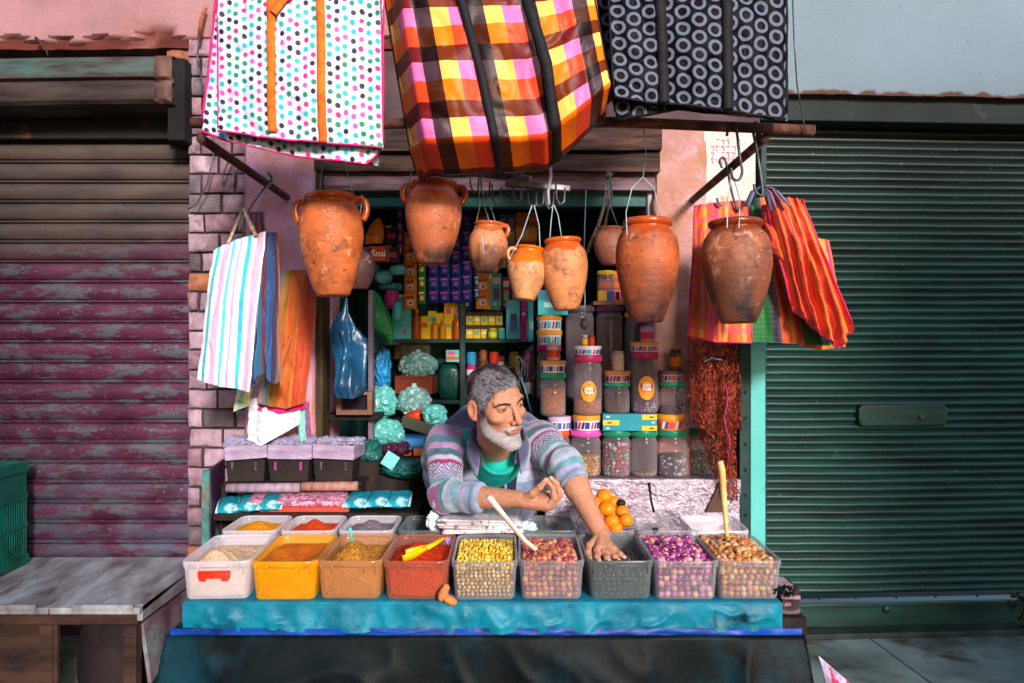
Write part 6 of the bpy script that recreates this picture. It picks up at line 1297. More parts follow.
# shelf goods
def gbox(*a, **k): return pbox(*a, **k)
gbox('cyan_carton', 'tall pale cyan carton with a magenta dot on the left of the middle shelf', 'carton', 392, 411, 294, 339, YS+.01, .08, '#48b0b4', ((.15, .4, .42, .58, '#b82870'), (.6, .75, .8, .9, '#b82870'), (.05, .95, .02, .06, '#bfe8e8')))
Yg = YS+.01
for i, (x0, x1, y0, lb, mk) in enumerate(((421, 428, 316, 'narrow yellow carton beside the amber bottle', ((.1, .9, .3, .5, '#c85020'),)), (428, 436, 311, 'second yellow carton on the middle shelf', ((.1, .9, .2, .35, '#48b0a0'),)), (436, 443.5, 313, 'third yellow carton on the middle shelf', ((.2, .8, .4, .6, '#d87030'),)), (444, 453, 303, 'tall yellow carton with pink ring print', ((.25, .75, .15, .3, '#d84880'), (.3, .7, .6, .66, '#40a090'))), (453, 461.5, 303, 'tall yellow carton nearest the upright', ((.25, .75, .15, .3, '#d84880'), (.3, .7, .6, .66, '#40a090'))))):
    gbox('yellow_carton', lb, 'carton', x0, x1, y0, 339, Yg+.03, .07, '#e8b808', mk, 'yellow cartons on the middle shelf')
def bottle(label, x0, x1, y0, y1, Y, col, cap, name='bottle'):
    a, c = P(x0, y1, Y), P(x1, y0, Y); r = (c.x-a.x)/2; h = c.z-a.z; o = Vector(((a.x+c.x)/2, Y+r, a.z)); T = thing(name, label, 'bottle', o); M4 = Matrix.Translation(o)
    b = MB(); b.lathe([(.01, .001), (.92*r, .001), (r, .006), (r, h*.6), (.85*r, h*.7), (.4*r, h*.82), (.38*r, h*.88)], 24, M4, col=S(col)); b.build('bottle_body', mat('bottle_glass', (1, 1, 1), vc=True, rough=.15, bump=0), T, auto=60)
    b = MB(); b.lathe([(.42*r, h*.87), (.46*r, h*.88), (.46*r, h*.99), (.01, h)], 20, M4, col=S(cap)); b.build('cap', m_flat, T, auto=50)
bottle('amber bottle left of the yellow cartons', 411.5, 420.5, 309, 339, Yg, '#a84c14', '#c87c30'); bottle('orange bottle in front of the tall yellow cartons', 452, 461, 313, 339, Yg-.005, '#c0501c', '#58a8a8'); bottle('small honey coloured bottle before the yellow cartons', 431, 438, 318, 339, Yg, '#c88418', '#58b0a0'); bottle('second small honey coloured bottle before the yellow cartons', 439, 446, 319, 339, Yg, '#c88418', '#d8c040')
for i in range(5):
    for j in range(2):
        gbox('tea_carton', 'small yellow and black carton, %s column, %s tier of the right bay' % (('first', 'second', 'third', 'fourth', 'fifth')[i], ('lower', 'upper')[j]), 'carton', 466+i*7.4, 473+i*7.4, 325-j*13, 338.5-j*13.2, Yg+.03, .06, '#d8b418', ((0, 1, 0, .3, '#2c2418'), (.2, .8, .45, .7, '#48b0a8' if (i+j) % 2 else '#e8e0a0')), 'small yellow and black cartons')
small_jar('olive green little jar at the end of the small cartons', 488, 497, 328, 339, Yg-.02, '#a8981c', '#c8b038', '#d8c840'); small_jar('cyan little jar beside the olive green one', 498, 505, 328, 339, Yg-.02, '#48a8a8', '#88c8c8')
gbox('cyan_packet', 'pale cyan packet with a dark oval print in the right bay', 'packet', 506, 520, 300, 339, Yg-.01, .03, '#58b4c4', ((.3, .75, .35, .55, '#2c3448'), (.25, .8, .56, .8, '#3c68a8')))
gbox('magenta_packet', 'narrow magenta packet in the right bay', 'packet', 521, 526.5, 300, 342, Yg-.01, .03, '#c02080', ((.2, .8, .3, .36, '#e8b0d0'),)); gbox('cyan_packet', 'narrow cyan packet at the right end of the right bay', 'packet', 527.5, 535, 300, 342, Yg-.01, .03, '#48b4bc', ((.2, .8, .5, .7, '#9cd8d8'),))
gbox('tea_carton', 'white and green carton with orange print on the dark wrapped bundle', 'carton', 446, 461, 350, 362, Yg+.0, .06, '#68b8a8', ((0, 1, .55, .8, '#c84c30'), (.1, .6, .1, .4, '#c0508c')))
crumple('wrapped_bundle', 'bundle wrapped in dark green plastic beside the upright', 'bundle', P(450, 382, Yg+.08), (.062, .06, .088), mat('dark_green_film', S('#14463e'), S('#0c2c28'), ns=7, rough=.25, bump=.6, bs=40), 31, .12, 1.6, sq=.6)
# cans in the right bay
for i, (x0, x1, ys, cs, nm) in enumerate(((466, 476, (352, 365, 378, 400), ('#2888b8', '#c82868', '#b82c58'), 'blue and pink'), (479, 487, (350, 362, 375, 388, 400), ('#7c4828', '#6c3c24', '#8c5430', '#5c3420'), 'brown'), (489, 499, (352, 364, 400), ('#c83820', '#3878b0'), 'red and blue'), (509, 519, (352, 368, 400), ('#a08c20', '#6c4820'), 'olive yellow'), (500, 507, (365, 376, 400), ('#3c9830', '#60b848'), 'bright green'), (468, 476, (402, 414, 426, 440), ('#48a8a0', '#c83070', '#b03868'), 'teal and pink lower'), (524, 532, (350, 372, 400), ('#8c4878', '#40304c'), 'dim purple'))):
    for j in range(len(ys)-1):
        if ys[j+1]-ys[j] > 26: y_top = 400-24*(1) ; 
        small_jar('%s can, number %s from the top of its stack' % (nm, ('one', 'two', 'three', 'four')[j]), x0, x1, ys[j], ys[j+1]-.3, Yg+.02, cs[j], cs[j], '#d8d0c8' if j % 2 else None, 'small_can', 'can')
rr6 = random.Random(66); CC = ['#2c9ca4', '#48b8c0', '#7c3c98', '#c8841c', '#b82c60', '#2c58a0', '#58b088', '#d8a830', '#8098c8']
ORD = ('first', 'second', 'third', 'fourth', 'fifth', 'sixth', 'seventh', 'eighth', 'ninth', 'tenth', 'eleventh', 'twelfth')
for rn, x0, x1, yb, hts, zone in (('top shelf', 408, 533, 258.3, (26, 40), 'behind the pots'), ('upper middle shelf', 465, 534, 310, (30, 45), 'behind the small pots'), ('low shelf', 466, 533, 440.3, (22, 36), 'behind the seller\'s head'), ('third shelf back row', 468, 533, 400.3, (32, 48), 'behind the small cans')):
    x = x0; i = 0
    while x < x1-8 and i < 12:
        w_ = rr6.uniform(7, 12); cc = rr6.choice(CC); c2 = rr6.choice(CC); c3 = rr6.choice(['#e8e0d8', '#d8e8e8', '#e8c8d8'])
        pbox('carton', '%s small carton from the left on the %s %s' % (ORD[i], rn, zone), 'carton', x, min(x+w_, x1), yb-rr6.uniform(*hts), yb, YS+(.11 if 'upper' not in rn else .12), .08, cc, ((.1, .9, .12, .3, c3), (.2, .8, .42, .72, c2), (.15, .5, .8, .88, c3)), 'small cartons at the back of the shelves', rz=rr6.uniform(-7, 7)); x += w_+.8; i += 1
b = MB(); b.span((X(464), YS+.1, Zp(310)-.014), (X(535), YS+.28, Zp(310))); b.build('shelf_board', m_tealdark, bpy.data.objects['shelf_unit'], smooth=False)
# garlic bags and left heap
def clumpbag(label, c, r, n, br, cols, seed, name='garlic_bag'):
    rr_ = np.random.default_rng(seed); T = thing(name, label, 'bag', Vector(c)); b = MB()
    for i in range(n):
        d = rr_.normal(size=3); d /= np.linalg.norm(d); d[1] = -abs(d[1]); q = rr_.uniform(.75, .95); b.ball(Vector(c)+Vector((d*np.array(r)*q).tolist()), tuple(br*rr_.uniform(.7, 1.2, 3)), 2, tuple(rr_.uniform(0, 3, 3)), np.array(cols[rr_.integers(len(cols))])*rr_.uniform(.6, 1.1))
    b.build('bulbs', m_seed, T); o = crumple('film', '', '', Vector(c), r, m_filmt, seed, .12, 2.2, parent=T)
    b = MB(); top = Vector(c)+Vector((0, 0, r[2]*.95)); b.ball(top, (.016, .014, .018), 2, col=S('#a8d0cc')); b.tube([top, top+Vector((0, 0, .02))], [.006, .012], 8, col=S('#a8d0cc')); b.build('knot', m_flat, T)
m_filmt = plastic('teal_tinted_film', S('#8cc8c4'), .30, .12)
gc = [S('#9cc4c0'), S('#c0d8d8'), S('#78a8a4')]
clumpbag('clear bag of pale garlic bulbs sitting in the brown crate', P(418, 366, YS-.05), (.088, .07, .058), 130, .013, gc, 41)
clumpbag('tied clear bag of garlic bulbs in front of the brown crate', P(414, 402, YS-.22), (.075, .06, .065), 110, .012, gc, 43)
pbox('brown_crate', 'red brown crate under the bag of garlic', 'crate', 396, 434, 376, 394, YS-.12, .12, '#7c3420', ((.05, .95, .1, .16, '#5c2818'),), rz=-8)
b = MB(); b.box(P(412, 350, YS+.06), (.17, .02, .10), (0, R(4), 0)); tag(b.build('basket_rim', mat('rope_rim', S('#5c5040'), S('#3a3428'), ns=30, rough=.9, bump=.6), bevel=.006), 'olive brown padded tray edge behind the garlic', 'tray')
pbox('display_plank', 'dark green plank leaning across the heap of bags', 'plank', 399, 438, 421, 432, YS-.36, .03, '#3a3a30'); bpy.data.objects['display_plank'].rotation_euler = (0, R(17), 0)
crumple('red_bag', 'crumpled red bag under the tied garlic', 'bag', P(416, 416, YS-.26), (.045, .04, .03), mat('red_film', S('#c03820'), S('#8c2414'), rough=.3), 45, .3)
pbox('blue_carton', 'blue carton with orange pictures low in the heap', 'carton', 401, 426, 437, 458, YS-.42, .10, '#1c5c98', ((0, 1, .55, .95, '#c06420'), (.1, .9, .1, .4, '#3c84b8'), (.42, .5, .55, .95, '#1c3c60')))
m_tf = plastic('teal_film_bag', S('#5cb4b0'), .72, .25)
m_tf2 = mat('dim_teal_film', S('#1c5c58'), S('#0f3a3a'), ns=7, rough=.35, bump=.7, bs=30, bd=.01)
for i, (x, y, Y, r, m, lb) in enumerate(((384, 402, 3.35, (.05, .05, .06), m_tf, 'pale teal crumpled bag below the blue hanging bag, upper one'), (386, 432, 3.3, (.075, .06, .055), m_tf, 'pale teal crumpled bag low on the left of the heap'), (434, 415, 3.4, (.05, .05, .045), m_tf, 'pale teal crumpled bag right of the tied garlic'), (383, 372, 3.4, (.035, .05, .085), mat('bright_blue_film', S('#2888c0'), S('#1c6490'), rough=.3, bump=.5, bs=30), 'bright blue plastic bag hanging behind the dark blue one'),
        (378, 392, 3.42, (.04, .05, .03), mat('mustard_film', S('#c87c10'), rough=.4), 'small mustard coloured bag at the top of the teal heap'), (395, 448, 3.3, (.06, .05, .03), mat('purple_film', S('#481838'), S('#2c1024'), rough=.4), 'dark purple bag behind the blue carton'), (370, 450, 3.2, (.05, .05, .045), m_tf2, 'dim green bag on the dark ledge'), (352, 455, 3.15, (.05, .05, .04), m_tf2, 'second dim green bag on the dark ledge'), (410, 468, 3.1, (.10, .06, .035), m_tf2, 'flattened green bag beside the teal packets'), (440, 470, 3.3, (.1, .06, .05), m_tf2, 'dim green bag behind the seller\'s shoulder'),
        (376, 340, 3.5, (.03, .05, .06), m_tf2, 'dim green bag on the left under the green hanging bag'), (400, 318, 3.78, (.03, .03, .04), mat('magenta_film', S('#a02470'), rough=.3), 'small magenta packet against the cyan carton'))):
    crumple('plastic_bag', lb, 'plastic bag', P(x, y, Y), r, m, 70+i, .35, 2.4)
pbox('cyan_card', 'small pale cyan card leaning on the heap', 'card', 379, 393, 452, 467, 3.05, .004, '#68c0c0'); bpy.data.objects['cyan_card'].rotation_euler = (R(-10), R(32), 0)
# counter base inside on the left: dark stand carrying the heap
b = MB(); b.span((X(318, 3.2), 3.12, .44), (X(432, 3.2), 3.62, P(0, 462, 3.12).z)); tag(b.build('inner_counter', m_dark, smooth=False, bevel=.004), 'dark inner counter under the heap of green bags', 'counter')
b = MB(); b.span((X(395, 3.6), 3.45, P(0, 462, 3.12).z), (X(440, 3.6), 3.70, P(0, 420, 3.45).z)); tag(b.build('dark_crate', m_dcr, smooth=False, bevel=.004), 'dark crate that props up the garlic and teal bags', 'crate')
b = MB(); b.span((X(372, 3.5), 3.30, P(0, 462, 3.12).z), (X(396, 3.5), 3.5, P(0, 440, 3.45).z)); tag(b.build('dark_crate', m_dcr, smooth=False, bevel=.004), 'small dark crate under the pale teal bags', 'crate')
# hanging plastic bags at the left
def hangbag(name, label, cols, Y, px, top, bot, m, seed, w0, amp=.012, thick=.05):
    """px: centre line and half widths per level"""
    nz = 40; na = 48; A = np.zeros((na, nz, 3))
    for j in range(nz):
        t = j/(nz-1); xc = np.interp(t, [q[0] for q in px], [q[1] for q in px]); hw = np.interp(t, [q[0] for q in px], [q[2] for q in px]); y = top+(bot-top)*t
        for i in range(na):
            a = 2*math.pi*i/na; A[i, j] = P(xc+math.cos(a)*hw, y, Y)+Vector((0, math.sin(a)*thick*min(1, hw/18), 0))
    an = np.arctan2(A[..., 1]-Y, A[..., 0]-A[..., 0].mean()); q = np.stack([A[..., 0]*1.0, A[..., 1]*1.5, A[..., 2]*.55], -1)
    d = (.6-np.abs(vnoise(q*np.array([1, 1, .8])+fbm(q, 8, 2, 3)[..., None]*.02, 15, seed))*2.0-np.abs(vnoise(q, 34, seed+2))*.9-np.abs(vnoise(q*np.array([1, 1, .5]), 62, seed+3))*.2)*amp; nrm = A-A.mean(0, keepdims=True); nrm[..., 2] = 0; nrm /= np.linalg.norm(nrm, axis=-1, keepdims=True)+1e-6
    A = A+nrm*d[..., None]; A[..., 2] += fbm(q, 9, 2, seed+1)*.012*np.linspace(0, 1, nz)[None]
    b = MB(); b.grid(A, wrap=True, flip=True); b.add(A[:, 0], [tuple(range(na))]); b.add(A[:, -1], [tuple(range(na))[::-1]])
    return tag(b.build(name, m, org=Vector(A.reshape(-1, 3).mean(0))), label, 'plastic bag')
m_blue_f = mat('blue_film', S('#145078'), S('#0a2c48'), ns=6, rough=.3, spec=.5, bump=.35, bs=20, bd=.01)
hangbag('hanging_plastic_bag', 'large crumpled dark blue plastic bag hanging inside the left jamb', None, 2.98, [(0, 346, 2.5), (.1, 347, 4), (.35, 346, 17), (.55, 350, 20), (.8, 351, 18), (.93, 350, 17), (1, 348, 11)], 298, 396, m_blue_f, 3, 20, .020, .035)
hangbag('hanging_plastic_bag', 'green plastic bag hanging behind the blue one', None, 3.3, [(0, 374, 3), (.2, 377, 7), (.6, 382, 10), (.9, 388, 6), (1, 389, 3)], 291, 345, mat('green_film', S('#14803c'), S('#0c5428'), ns=6, rough=.25, bump=.9, bs=26, bd=.012), 5, 20, .012)
b = MB()
T = thing('wooden_box_frame', 'small brown wooden box frame under the blue plastic bag', 'frame', P(354, 415, 3.1))
for a, c in (((336, 392), (341, 415)), ((367, 392), (372, 415)), ((341, 410), (367, 415)), ((341, 392), (367, 395))):
    p, q = P(a[0], c[1], 3.1), P(c[0], a[1], 3.1); b.span((p.x, 3.1, p.z), (q.x, 3.16, q.z))
b.build('frame', mat('frame_wood', S('#8a6250'), S('#5c4034'), ns=8, rough=.8, bump=.3), T, smooth=False, bevel=.002)
b = MB(); p, q = P(341, 410, 3.12), P(367, 395, 3.12); b.span((p.x, 3.13, p.z), (q.x, 3.14, q.z)); b.build('pane', mat('dark_pane', S('#241828'), rough=.3, bump=0), T, smooth=False)
b = MB(); b.span((X(325, 3.16), 3.15, P(0, 415, 3.15).z-.02), (X(378, 3.16), 3.40, P(0, 415, 3.15).z-.0005)); tag(b.build('wall_shelf', m_dark, smooth=False, bevel=.002), 'small dark wall shelf under the wooden box frame', 'shelf')
b = MB(); b.span((X(368, 3.2), 3.20, .44), (X(373, 3.2), 3.24, P(0, 290, 3.2).z)); tag(b.build('inner_post', mat('lilac_post', S('#6a5a6c'), S('#40343c'), rough=.7), smooth=False, bevel=.002), 'grey lilac upright behind the blue plastic bag', 'post')
hangbag('snack_packet', 'yellow orange snack bag hanging left of the tall pot', None, 3.35, [(0, 378, 1), (.3, 377, 7), (.7, 375, 10), (1, 374, 9)], 218, 243, mat('yellow_snack_film', S('#e0941c'), S('#c86c18'), ns=12, dirt=S('#c83c50'), ds=8, rough=.25, bump=.4), 8, 10, .006, .03)
pbox('red_carton_small', 'red carton with white letters hanging right of the leftmost pot', 'carton', 368, 388, 246, 261, 3.35, .05, '#d03818', ((.8, .97, .05, .95, '#403830'),), texts=(('tSnsi', .42, .5, .038, '#f0e0d0'),), rz=8); bpy.data.objects['red_carton_small'].name = 'red_carton'
pbox('dark_packet', 'black packet with red print, upper of two left of the tall pot', 'packet', 385, 398, 228, 243, 3.4, .03, '#2a2024', ((.2, .8, .35, .7, '#b84050'),)); pbox('dark_packet', 'black packet with red print, lower of two left of the tall pot', 'packet', 386, 399, 247, 262, 3.4, .03, '#2a2024', ((.2, .8, .35, .7, '#b84050'),))
for i, (x, y, r, c, lb) in enumerate(((384, 277, (.035, .03, .03), '#58b4b4', 'cyan packet in the heap above the green bag'), (398, 270, (.035, .03, .022), '#6cc4c8', 'bright cyan packet beside the orange strip'), (392, 298, (.03, .03, .045), '#a02470', 'magenta packet beside the green hanging bag'), (372, 268, (.03, .03, .03), '#3c8c84', 'dim teal packet behind the purplish pot'), (372, 318, (.012, .02, .04), '#b83480', 'slim pink packet left of the green hanging bag'), (391, 287, (.05, .03, .018), '#2c6c68', 'dim green packet above the magenta one'), (398, 312, (.02, .03, .05), '#48a8ac', 'cyan packet right of the green hanging bag'))):
    crumple('snack_packet', lb, 'packet', P(x, y, 3.5), r, mat('packet_film%d' % i, S(c), tuple(q*.5 for q in S(c)), ns=14, rough=.25, bump=.6, bs=40), 90+i, .25, 2.2, sq=.8)
b = MB(); b.span((X(366, 3.5), 3.46, P(0, 345, 3.5).z), (X(402, 3.6), 3.70, P(0, 342, 3.5).z)); b.span((X(366, 3.5), 3.46, P(0, 305, 3.5).z), (X(384, 3.5), 3.70, P(0, 303, 3.5).z)); tag(b.build('side_board', m_tealdark, smooth=False, bevel=.002), 'small dark boards on the left that carry cyan packets', 'shelf')
# things at the right end of the shelves: hanging strips / metal loops
T = thing('hanging_tools', 'bunch of wire loops and a pale blue strap hanging beside the seller\'s head', 'wire loops', P(530, 350, 3.3))
b = MB()
for i in range(6):
    cx_, cy_ = 519+i*2.6, 366+3*(i % 3); b.tube([P(cx_+math.cos(t)*3.2, cy_+math.sin(t)*9, 3.3+.01*i) for t in np.linspace(0, 6.28, 18, endpoint=False)], .003, 5, closed=True)
b.build('loops', m_steel, T)
b = MB(); b.tube([P(521, 378, 3.25), P(526, 392, 3.25), P(531, 412, 3.25)], .008, 8, col=S('#7cb4cc'), flat=.4); b.build('strap', m_flat, T)
b = MB(); b.span((X(534, 3.4), 3.42, ZC), (X(541, 3.4), 3.48, P(0, 300, 3.42).z)); tag(b.build('inner_post', m_dark, smooth=False, bevel=.002), 'dark purple brown upright left of the jars', 'post')
# ================================================================ the seller: bodies from smooth distance fields
def V3(v): return np.array(v, np.float32)
def caps(p, a, b, ra, rb):
    a, b = V3(a), V3(b); ab = b-a; t = np.clip(((p-a)@ab)/float(ab@ab), 0, 1); d = p-a-t[:, None]*ab
    return np.sqrt((d*d).sum(1))-(ra+(rb-ra)*t)
def ell(p, c, r, M=None):
    q = p-V3(c)
    if M is not None: q = q@M
    r = V3(r); k0 = np.sqrt(((q/r)**2).sum(1)); k1 = np.sqrt(((q/(r*r))**2).sum(1))+1e-9
    return k0*(k0-1)/k1
def smin(a, b, k): h = np.clip(.5+.5*(b-a)/k, 0, 1); return b*(1-h)+a*h-k*h*(1-h)
def smax(a, b, k): return -smin(-a, -b, k)
def chain(p, pts, rs, k=.006):
    d = None
    for i in range(len(pts)-1):
        e = caps(p, pts[i], pts[i+1], rs[i], rs[i+1]); d = e if d is None else smin(d, e, k)
    return d
def isosurf(f, lo, hi, vx, B=8):
    """sparse surface nets"""
    lo = np.array(lo, float); n = np.ceil((np.array(hi)-lo)/(vx*B)).astype(int)
    cc = np.stack(np.meshgrid(*[np.arange(k) for k in n], indexing='ij'), -1).reshape(-1, 3)
    cen = (lo+(cc+.5)*vx*B).astype(np.float32); d = np.concatenate([f(cen[i:i+200000]) for i in range(0, len(cen), 200000)])
    keep = cc[np.abs(d) < vx*B*1.35]
    o = np.stack(np.meshgrid(*[np.arange(B+1)]*3, indexing='ij'), -1); S3 = (1 << 20)
    ids = []; pos = []; quads = []
    NX = n*B+2
    def cid(c): return (c[..., 0].astype(np.int64)*NX[1]+c[..., 1])*NX[2]+c[..., 2]
    for s0 in range(0, len(keep), 400):
        kb = keep[s0:s0+400]; G = kb[:, None, None, None, :]*B+o[None]; pts = (lo+G*vx).reshape(-1, 3).astype(np.float32)
        v = f(pts).reshape(G.shape[:-1]); 
        c8 = [v[:, i:B+i, j:B+j, k:B+k] for i in (0, 1) for j in (0, 1) for k in (0, 1)]; st = np.stack(c8, -1); ins = (st < 0).sum(-1); act = (ins > 0) & (ins < 8)
        if not act.any(): continue
        a8 = st[act]; g0 = G[:, :B, :B, :B][act]
        cor = np.array([(i, j, k) for i in (0, 1) for j in (0, 1) for k in (0, 1)], float)
        acc = np.zeros((len(a8), 3)); cnt = np.zeros(len(a8))
        for e0 in range(8):
            for ax in (4, 2, 1):
                if e0 & ax: continue
                e1 = e0 | ax; x0, x1 = a8[:, e0], a8[:, e1]; m = (x0 < 0) != (x1 < 0); t = np.where(m, x0/np.where(m, x0-x1, 1), 0)
                acc += np.where(m[:, None], cor[e0]+(cor[e1]-cor[e0])*t[:, None], 0); cnt += m
        ids.append(cid(g0)); pos.append(lo+(g0+acc/cnt[:, None])*vx)
        for ax, e1 in ((0, 4), (1, 2), (2, 1)):
            x0, x1 = a8[:, 0], a8[:, e1]; m = (x0 < 0) != (x1 < 0)
            if not m.any(): continue
            g = g0[m]; b_, c_ = [(1, 2), (2, 0), (0, 1)][ax]; eb = np.zeros(3, int); eb[b_] = 1; ec = np.zeros(3, int); ec[c_] = 1
            q = np.stack([cid(g-eb-ec), cid(g-ec), cid(g), cid(g-eb)], -1); fl = x0[m] < 0; q[~fl] = q[~fl][:, ::-1]; quads.append(q)
    ids = np.concatenate(ids); pos = np.concatenate(pos); quads = np.concatenate(quads)
    u, first = np.unique(ids, return_index=True); pos = pos[first]; ix = np.searchsorted(u, quads); ix = np.clip(ix, 0, len(u)-1)
    ok = (u[ix] == quads).all(1); return pos, ix[ok]
def skin_object(name, f, lo, hi, vx, colf, m, parent, smooth=2):
    V, Q = isosurf(f, lo, hi, vx)
    for _ in range(smooth):   # laplacian relax of the net
        acc = np.zeros_like(V); cnt = np.zeros(len(V))
        for i in range(4):
            a_, b_ = Q[:, i], Q[:, (i+1) % 4]
            for k in range(3): acc[:, k] += np.bincount(a_, V[b_, k], len(V))+np.bincount(b_, V[a_, k], len(V))
            cnt += np.bincount(a_, minlength=len(V))+np.bincount(b_, minlength=len(V))
        V = V*.5+.5*acc/np.maximum(cnt, 1)[:, None]
    b = MB(); b.add(V, Q.tolist(), colf(V)); return b.build(name, m, parent), V, Q
# ---- frames
def head_frame():
    th, pt, rl = R(38), R(9), R(11)
    f = Vector((math.sin(th)*math.cos(pt), -math.cos(th)*math.cos(pt), -math.sin(pt))); x = f.cross(Vector((0, 0, 1))).normalized(); u = x.cross(f)
    q = Matrix.Rotation(rl, 3, f); x, u = q@x, q@u
    return np.array([x, f, u], np.float32)   # rows = local axes in world
HF = head_frame(); HO = np.array(P(495.5, 404, 2.43), np.float32); HS = 1.0
def h2w(q): return HO+HS*(np.array(q, np.float32)@HF)
def w2h(p): return ((p-HO)@HF.T)/HS
if h2w((0, 0, 1))[0] > HO[0]:
    pass
def head_sdf(p):
    q = w2h(p); s = q.copy(); s[:, 0] = np.abs(s[:, 0])
    d = ell(q, (0, -.012, .034), (.073, .095, .080))
    d = smin(d, ell(q, (0, .022, -.022), (.056, .070, .086)), .028)
    d = smin(d, caps(s, (.036, .018, -.072), (.011, .074, -.108), .023, .018), .022)     # jaw
    d = smin(d, ell(q, (0, .080, -.105), (.020, .018, .016)), .014)
    d = smin(d, ell(s, (.043, .060, -.020), (.020, .022, .016)), .016)                       # cheekbones
    d = smin(d, caps(s, (.010, .088, .030), (.046, .069, .026), .0085, .008), .012)          # brow
    d = smax(d, -ell(s, (.031, .101, .009), (.018, .016, .012)), .010)                       # sockets
    d = smin(d, ell(s, (.031, .0745, .010), (.0150, .0130, .0125)), .0025)                     # lids over eyeballs
    d = smax(d, -ell(s, (.031, .0905, .0080), (.0120, .0045, .0020)), .0012)
    d = smin(d, caps(q, (0, .088, .022), (0, .113, -.024), .0075, .0095), .008)              # nose
    d = smin(d, ell(q, (0, .114, -.029), (.0115, .0115, .0095)), .006)
    d = smin(d, ell(s, (.0135, .100, -.033), (.0075, .011, .0075)), .005)
    d = smax(d, -ell(s, (.0065, .107, -.0415), (.0035, .006, .004)), .002)
    d = smax(d, -caps(s, (.018, .100, -.030), (.034, .083, -.062), .002, .003), .008)        # nasolabial crease
    d = smin(d, ell(q, (0, .086, -.060), (.026, .014, .016)), .012)
    d = smin(d, caps(s, (0, .0985, -.0565), (.021, .086, -.0600), .0042, .0025), .003)
    d = smin(d, caps(s, (0, .0980, -.0660), (.018, .087, -.0630), .0052, .0025), .003)
    d = smax(d, -caps(s, (0, .1025, -.0612), (.022, .0885, -.0615), .0016, .0012), .0015)
    # ear
    a = s-V3((.0755, -.012, -.002)); ca, sa = math.cos(.35), math.sin(.35)
    e = np.stack([a[:, 0]*ca+a[:, 1]*sa, -a[:, 0]*sa+a[:, 1]*ca, a[:, 2]], -1)
    ear = ell(e, (.004, 0, 0), (.0075, .018, .031)); ear = smax(ear, -ell(e, (.010, .003, .004), (.006, .011, .020)), .003); ear = smin(ear, ell(e, (.003, .006, -.026), (.006, .009, .009)), .005)
    d = smin(d, ear, .006)
    return d*HS
NB = V3((-.055, 2.67, 1.235)); A1 = V3(P(447, 447, 2.74)); E1 = V3(P(445, 496, 2.60)); W1 = V3(P(521, 499, 2.44))
A2 = V3(P(540, 442, 2.82)); E2 = V3(P(566, 466, 2.63)); W2 = V3(P(602, 536, 2.44))
PV = V3((-.07, 3.10, .93)); CH = V3((-.075, 2.90, 1.13))
def PP(l): return [V3(P(*q)) for q in l]
FING = [  # right hand pinching
 (PP([(529, 500, 2.43), (548, 506, 2.395), (555, 498, 2.383), (553, 488, 2.382), (547, 480, 2.386)]), [.013, .0105, .0090, .0080, .0065]),
 (PP([(529, 500, 2.435), (552, 505, 2.415), (560, 495, 2.405), (557, 484, 2.40), (551, 478, 2.40)]), [.013, .0105, .0090, .0082, .0068]),
 (PP([(529, 499, 2.445), (552, 503, 2.437), (560, 494, 2.43), (556, 486, 2.423), (550, 484, 2.418)]), [.013, .0100, .0088, .0078, .0066]),
 (PP([(529, 498, 2.455), (549, 501, 2.457), (556, 493, 2.45), (552, 488, 2.443), (547, 488, 2.438)]), [.012, .0092, .0078, .0070, .0060]),
 (PP([(524, 500, 2.43), (533, 493, 2.402), (540, 487, 2.388), (546, 480, 2.380)]), [.015, .0125, .0100, .0078]),
 # left hand reaching into the tub
 (PP([(602, 540, 2.42), (597, 551, 2.365), (597, 557, 2.335), (600, 562, 2.318)]), [.014, .0105, .0088, .0068]),
 (PP([(603, 540, 2.42), (604, 553, 2.355), (607, 558, 2.325), (610, 562, 2.312)]), [.014, .0108, .0090, .0070]),
 (PP([(604, 540, 2.42), (610, 552, 2.355), (615, 557, 2.33), (619, 561, 2.318)]), [.014, .0104, .0086, .0068]),
 (PP([(605, 540, 2.425), (614, 549, 2.37), (620, 554, 2.35), (625, 558, 2.338)]), [.013, .0095, .0078, .0062]),
 (PP([(598, 538, 2.43), (590, 546, 2.405), (588, 553, 2.375), (592, 559, 2.352)]), [.015, .0125, .0100, .0078])]
def knuckled(p, pts, rs):
    d = chain(p, pts, rs, .004)
    for q, r in zip(pts[1:-1], rs[1:-1]): d = smin(d, np.sqrt(((p-q)**2).sum(1))-r*1.09, .003)
    return d
PALM = [(PP([(527, 501, 2.435), (546, 504, 2.41)]), (.023, .023)), (PP([(527, 501, 2.45), (547, 499, 2.445)]), (.021, .021)), (PP([(602, 538, 2.43), (600, 549, 2.375)]), (.019, .016)), (PP([(603, 538, 2.43), (609, 549, 2.37)]), (.019, .015))]
